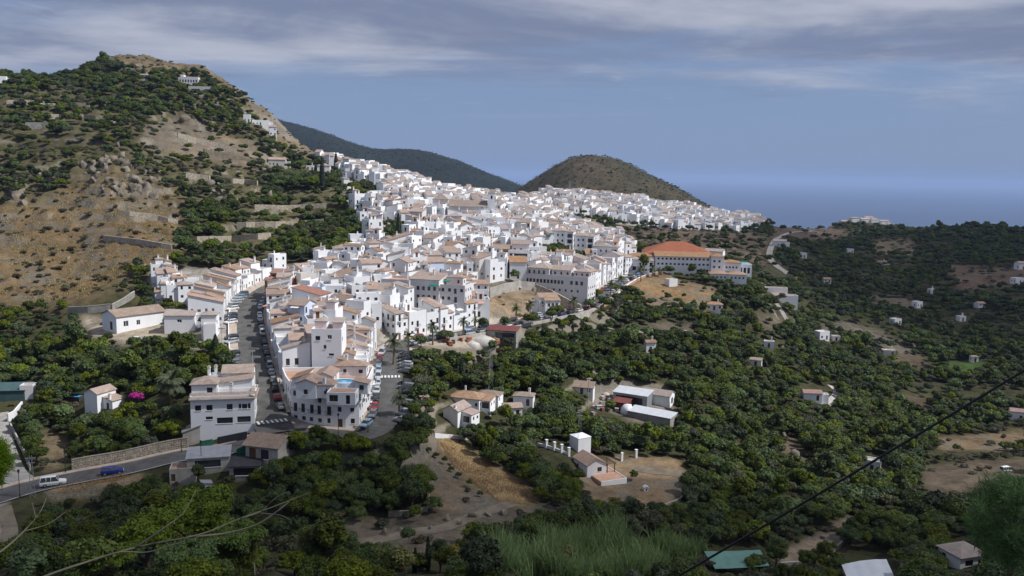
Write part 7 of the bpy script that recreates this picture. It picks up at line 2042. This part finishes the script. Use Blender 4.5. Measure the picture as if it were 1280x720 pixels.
park(MR, 12, 36, -2.9, 7.4, lambda k, c: f'{c} parked before the white house row, {ORD[k]} from the bend', 'cars before the house row', 6, skip=(2, 5))
park(MR, 42, len(MR) - 3, 2.7, 6.0, lambda k, c: f'{c} parked on the right of the steep road, {ORD[k]} uphill', 'cars on the steep road', 7)
park(MR, 42, len(MR) - 3, -2.7, 6.4, lambda k, c: f'{c} parked on the left of the steep road, {ORD[k]} uphill', 'cars on the steep road', 8)
def road_car(pts, i, off, col, label, kd, name, flip=False):
    p, d, nr = frame_at(pts, i); q = p + nr * off; q.z = p.z + .105
    return car(q, math.atan2(d.y, d.x) + (math.pi if flip else 0), col, label, kd, None, 1.05, name)
road_car(LR, 15, 1.6, 'white', 'white estate van driving on the lower road', 'van', 'white_van')
road_car(LR, 22, 1.5, 'blue', 'bright blue car parked on the lower road', 'car', 'blue_car')
for k, (a, b, y_, c, kd, lab) in enumerate([(1258, 590, 20, 'white', 'van', 'white van parked on the bare field at the right edge'), (645, 361, 0, 'white', 'van', 'white van parked on the bare lot in the village'), (751, 512, 30, 'silver', 'car', 'pale car parked in the farm yard'),
        (768, 508, 60, 'pale blue', 'van', 'blue truck-like van in the farm yard'), (890, 517, 10, 'white', 'car', 'white car parked on the orchard terrace'), (883, 516, 10, 'black', 'car', 'black car parked on the orchard terrace'),
        (342, 590, 60, 'white', 'car', 'white car stored in the scrap yard, upper'), (338, 597, 50, 'white', 'car', 'white car stored in the scrap yard, lower'), (348, 580, 70, 'white', 'van', 'white van stored beside the brown-roofed shed'), (172, 427, 5, 'white', 'car', 'white car before the long warehouse'), (205, 428, 5, 'black', 'car', 'black car before the yard house')]):
    p = hit(a, b); car(p + Vector((0, 0, .05)), math.radians(y_), c, lab, kd)

# ------------------------------------------------------------------ near things: cable and dead stalks
mb = MB(); A = at(520, 905, 17); B = at(1560, 292, 11.5); pts = []
for k in range(41):
    t = k / 40; q = A.lerp(B, t); q.z -= .55 * 4 * t * (1 - t) * .25; pts.append(q)
mb.tube(pts, [.021] * 41, 8); tag(mb.build('overhead_cable', 'cable_black', smooth=True), 'black overhead cable slanting across the lower right', 'cable')
def stalk(name, label, runs):
    root = None
    for k, (pix, r0, r1) in enumerate(runs):
        P = catmull([at(*q) for q in pix], 5)
        if root is None:
            root = empty(name, P[0]); tag(root, label, 'branch')
        mb = MB(); n_ = len(P); mb.tube([p - root.location for p in P], [r0 + (r1 - r0) * i / (n_ - 1) for i in range(n_)], 7)
        mb.build('stem' if k == 0 else 'twig', 'dry_stalk', root, smooth=True)
stalk('dead_stalk', 'bare grey dead branch slanting across the lower left', [
    ([(-40, 778, 5.2), (40, 728, 5.6), (110, 702, 6.0), (180, 682, 6.3), (250, 668, 6.6), (300, 648, 6.8), (340, 634, 7.0), (386, 616, 7.2)], .011, .003),
    ([(235, 671, 6.55), (280, 667, 6.7), (320, 656, 6.8), (345, 640, 6.9), (362, 626, 7.0), (372, 610, 7.0)], .010, .003),
    ([(170, 684, 6.25), (205, 660, 6.3), (230, 640, 6.4), (245, 612, 6.5)], .009, .003), ([(115, 701, 6.0), (150, 690, 6.1), (185, 690, 6.2), (225, 678, 6.3)], .008, .003),
    ([(300, 648, 6.8), (325, 640, 6.85), (345, 622, 6.9), (362, 614, 6.95)], .006, .002), ([(320, 641, 6.85), (350, 644, 6.9), (362, 650, 6.9)], .005, .002)])
stalk('dead_twig', 'thin bare twig at the left picture edge', [([(-60, 728, 5.0), (0, 690, 5.3), (30, 664, 5.5), (50, 640, 5.6), (58, 622, 5.7)], .009, .003), ([(30, 664, 5.5), (60, 655, 5.6), (82, 640, 5.7)], .005, .002), ([(45, 648, 5.55), (40, 628, 5.6)], .004, .002)])

# ------------------------------------------------------------------ air
hm = bpy.data.materials.new('air'); hm.use_nodes = True
n = NT(hm.node_tree)
vol = n.n('ShaderNodeVolumePrincipled', {'Color': (0.46, 0.63, 1.0, 1), 'Density': 0.000045, 'Anisotropy': 0.0})
n.n('ShaderNodeOutputMaterial', {'Volume': vol.outputs[0]})
mb = MB(); mb.box(-160000, 160000, -300, 125000, SEA_Z - 1.5, 175); M['air'] = hm
tag(mb.build('haze', 'air'), 'thin blue haze filling the air over valley and sea', 'haze', kind='stuff')

# ------------------------------------------------------------------ the cloud deck overhead that keeps the near bank and the right valley in shade
cm = bpy.data.materials.new('cloud'); cm.use_nodes = True
n = NT(cm.node_tree)
pos = n.n('ShaderNodeNewGeometry').outputs['Position']
dens_ = n.n('ShaderNodeAttribute', attribute_name='cover').outputs['Fac']
nz_ = n.noise(pos, 0.006, 6, 0.6, 0.4)
al = n.ramp(n.math('ADD', dens_, n.math('MULTIPLY', n.math('SUBTRACT', nz_, 0.5), 0.9)), 0.15, 0.85)
al = n.math('MULTIPLY', al, 0.47)
sh = n.n('ShaderNodeMixShader', {0: 0.5, 1: n.n('ShaderNodeBsdfDiffuse', {'Color': (.85, .86, .88, 1)}).outputs[0], 2: n.n('ShaderNodeBsdfTranslucent', {'Color': (.85, .86, .88, 1)}).outputs[0]})
mx = n.n('ShaderNodeMixShader', {0: al, 1: n.n('ShaderNodeBsdfTransparent').outputs[0], 2: sh.outputs[0]})
n.n('ShaderNodeOutputMaterial', {'Surface': mx.outputs[0]})
M['cloud'] = cm
def cloud(name, label, cx, cy, rx, ry, z, seed):
    k = 48; u = np.linspace(-1, 1, k); U, V_ = np.meshgrid(u, u, indexing='ij')
    f = np.clip(1 - np.sqrt(U ** 2 + V_ ** 2), 0, 1)
    X = cx + U * rx; Y = cy + V_ * ry; th = np.sqrt(f) * 60 * (1 + fbm(X, Y, 120, 4))
    c = np.repeat(np.clip(f * 2.6, 0, 1)[..., None], 3, -1)
    for s_, nm in ((1, 'top'), (-1, 'base')):
        me = grid_mesh(nm, X, Y, z + (th if s_ > 0 else -th * .35), [cm], c)

        yield me
def add_cloud(label, *a):
    root_ = empty('cloud', (0, 0, 0)); tag(root_, label, 'cloud', kind='stuff')
    for nm, me in zip(('cloud_top', 'cloud_base'), cloud('cloud', label, *a)):
        link(nm, me, root_)
Hc = 620.0; ox = Hc / math.tan(SUN_EL) * math.sin(SUN_AZ); oy = Hc / math.tan(SUN_EL) * math.cos(SUN_AZ)
add_cloud('grey cloud drifting high over the right valley', 560 + ox, 640 + oy, 480, 470, Hc - 60, 1)
add_cloud('grey cloud drifting high over the near bank', 60 + ox, 70 + oy, 330, 150, Hc - 60, 2)
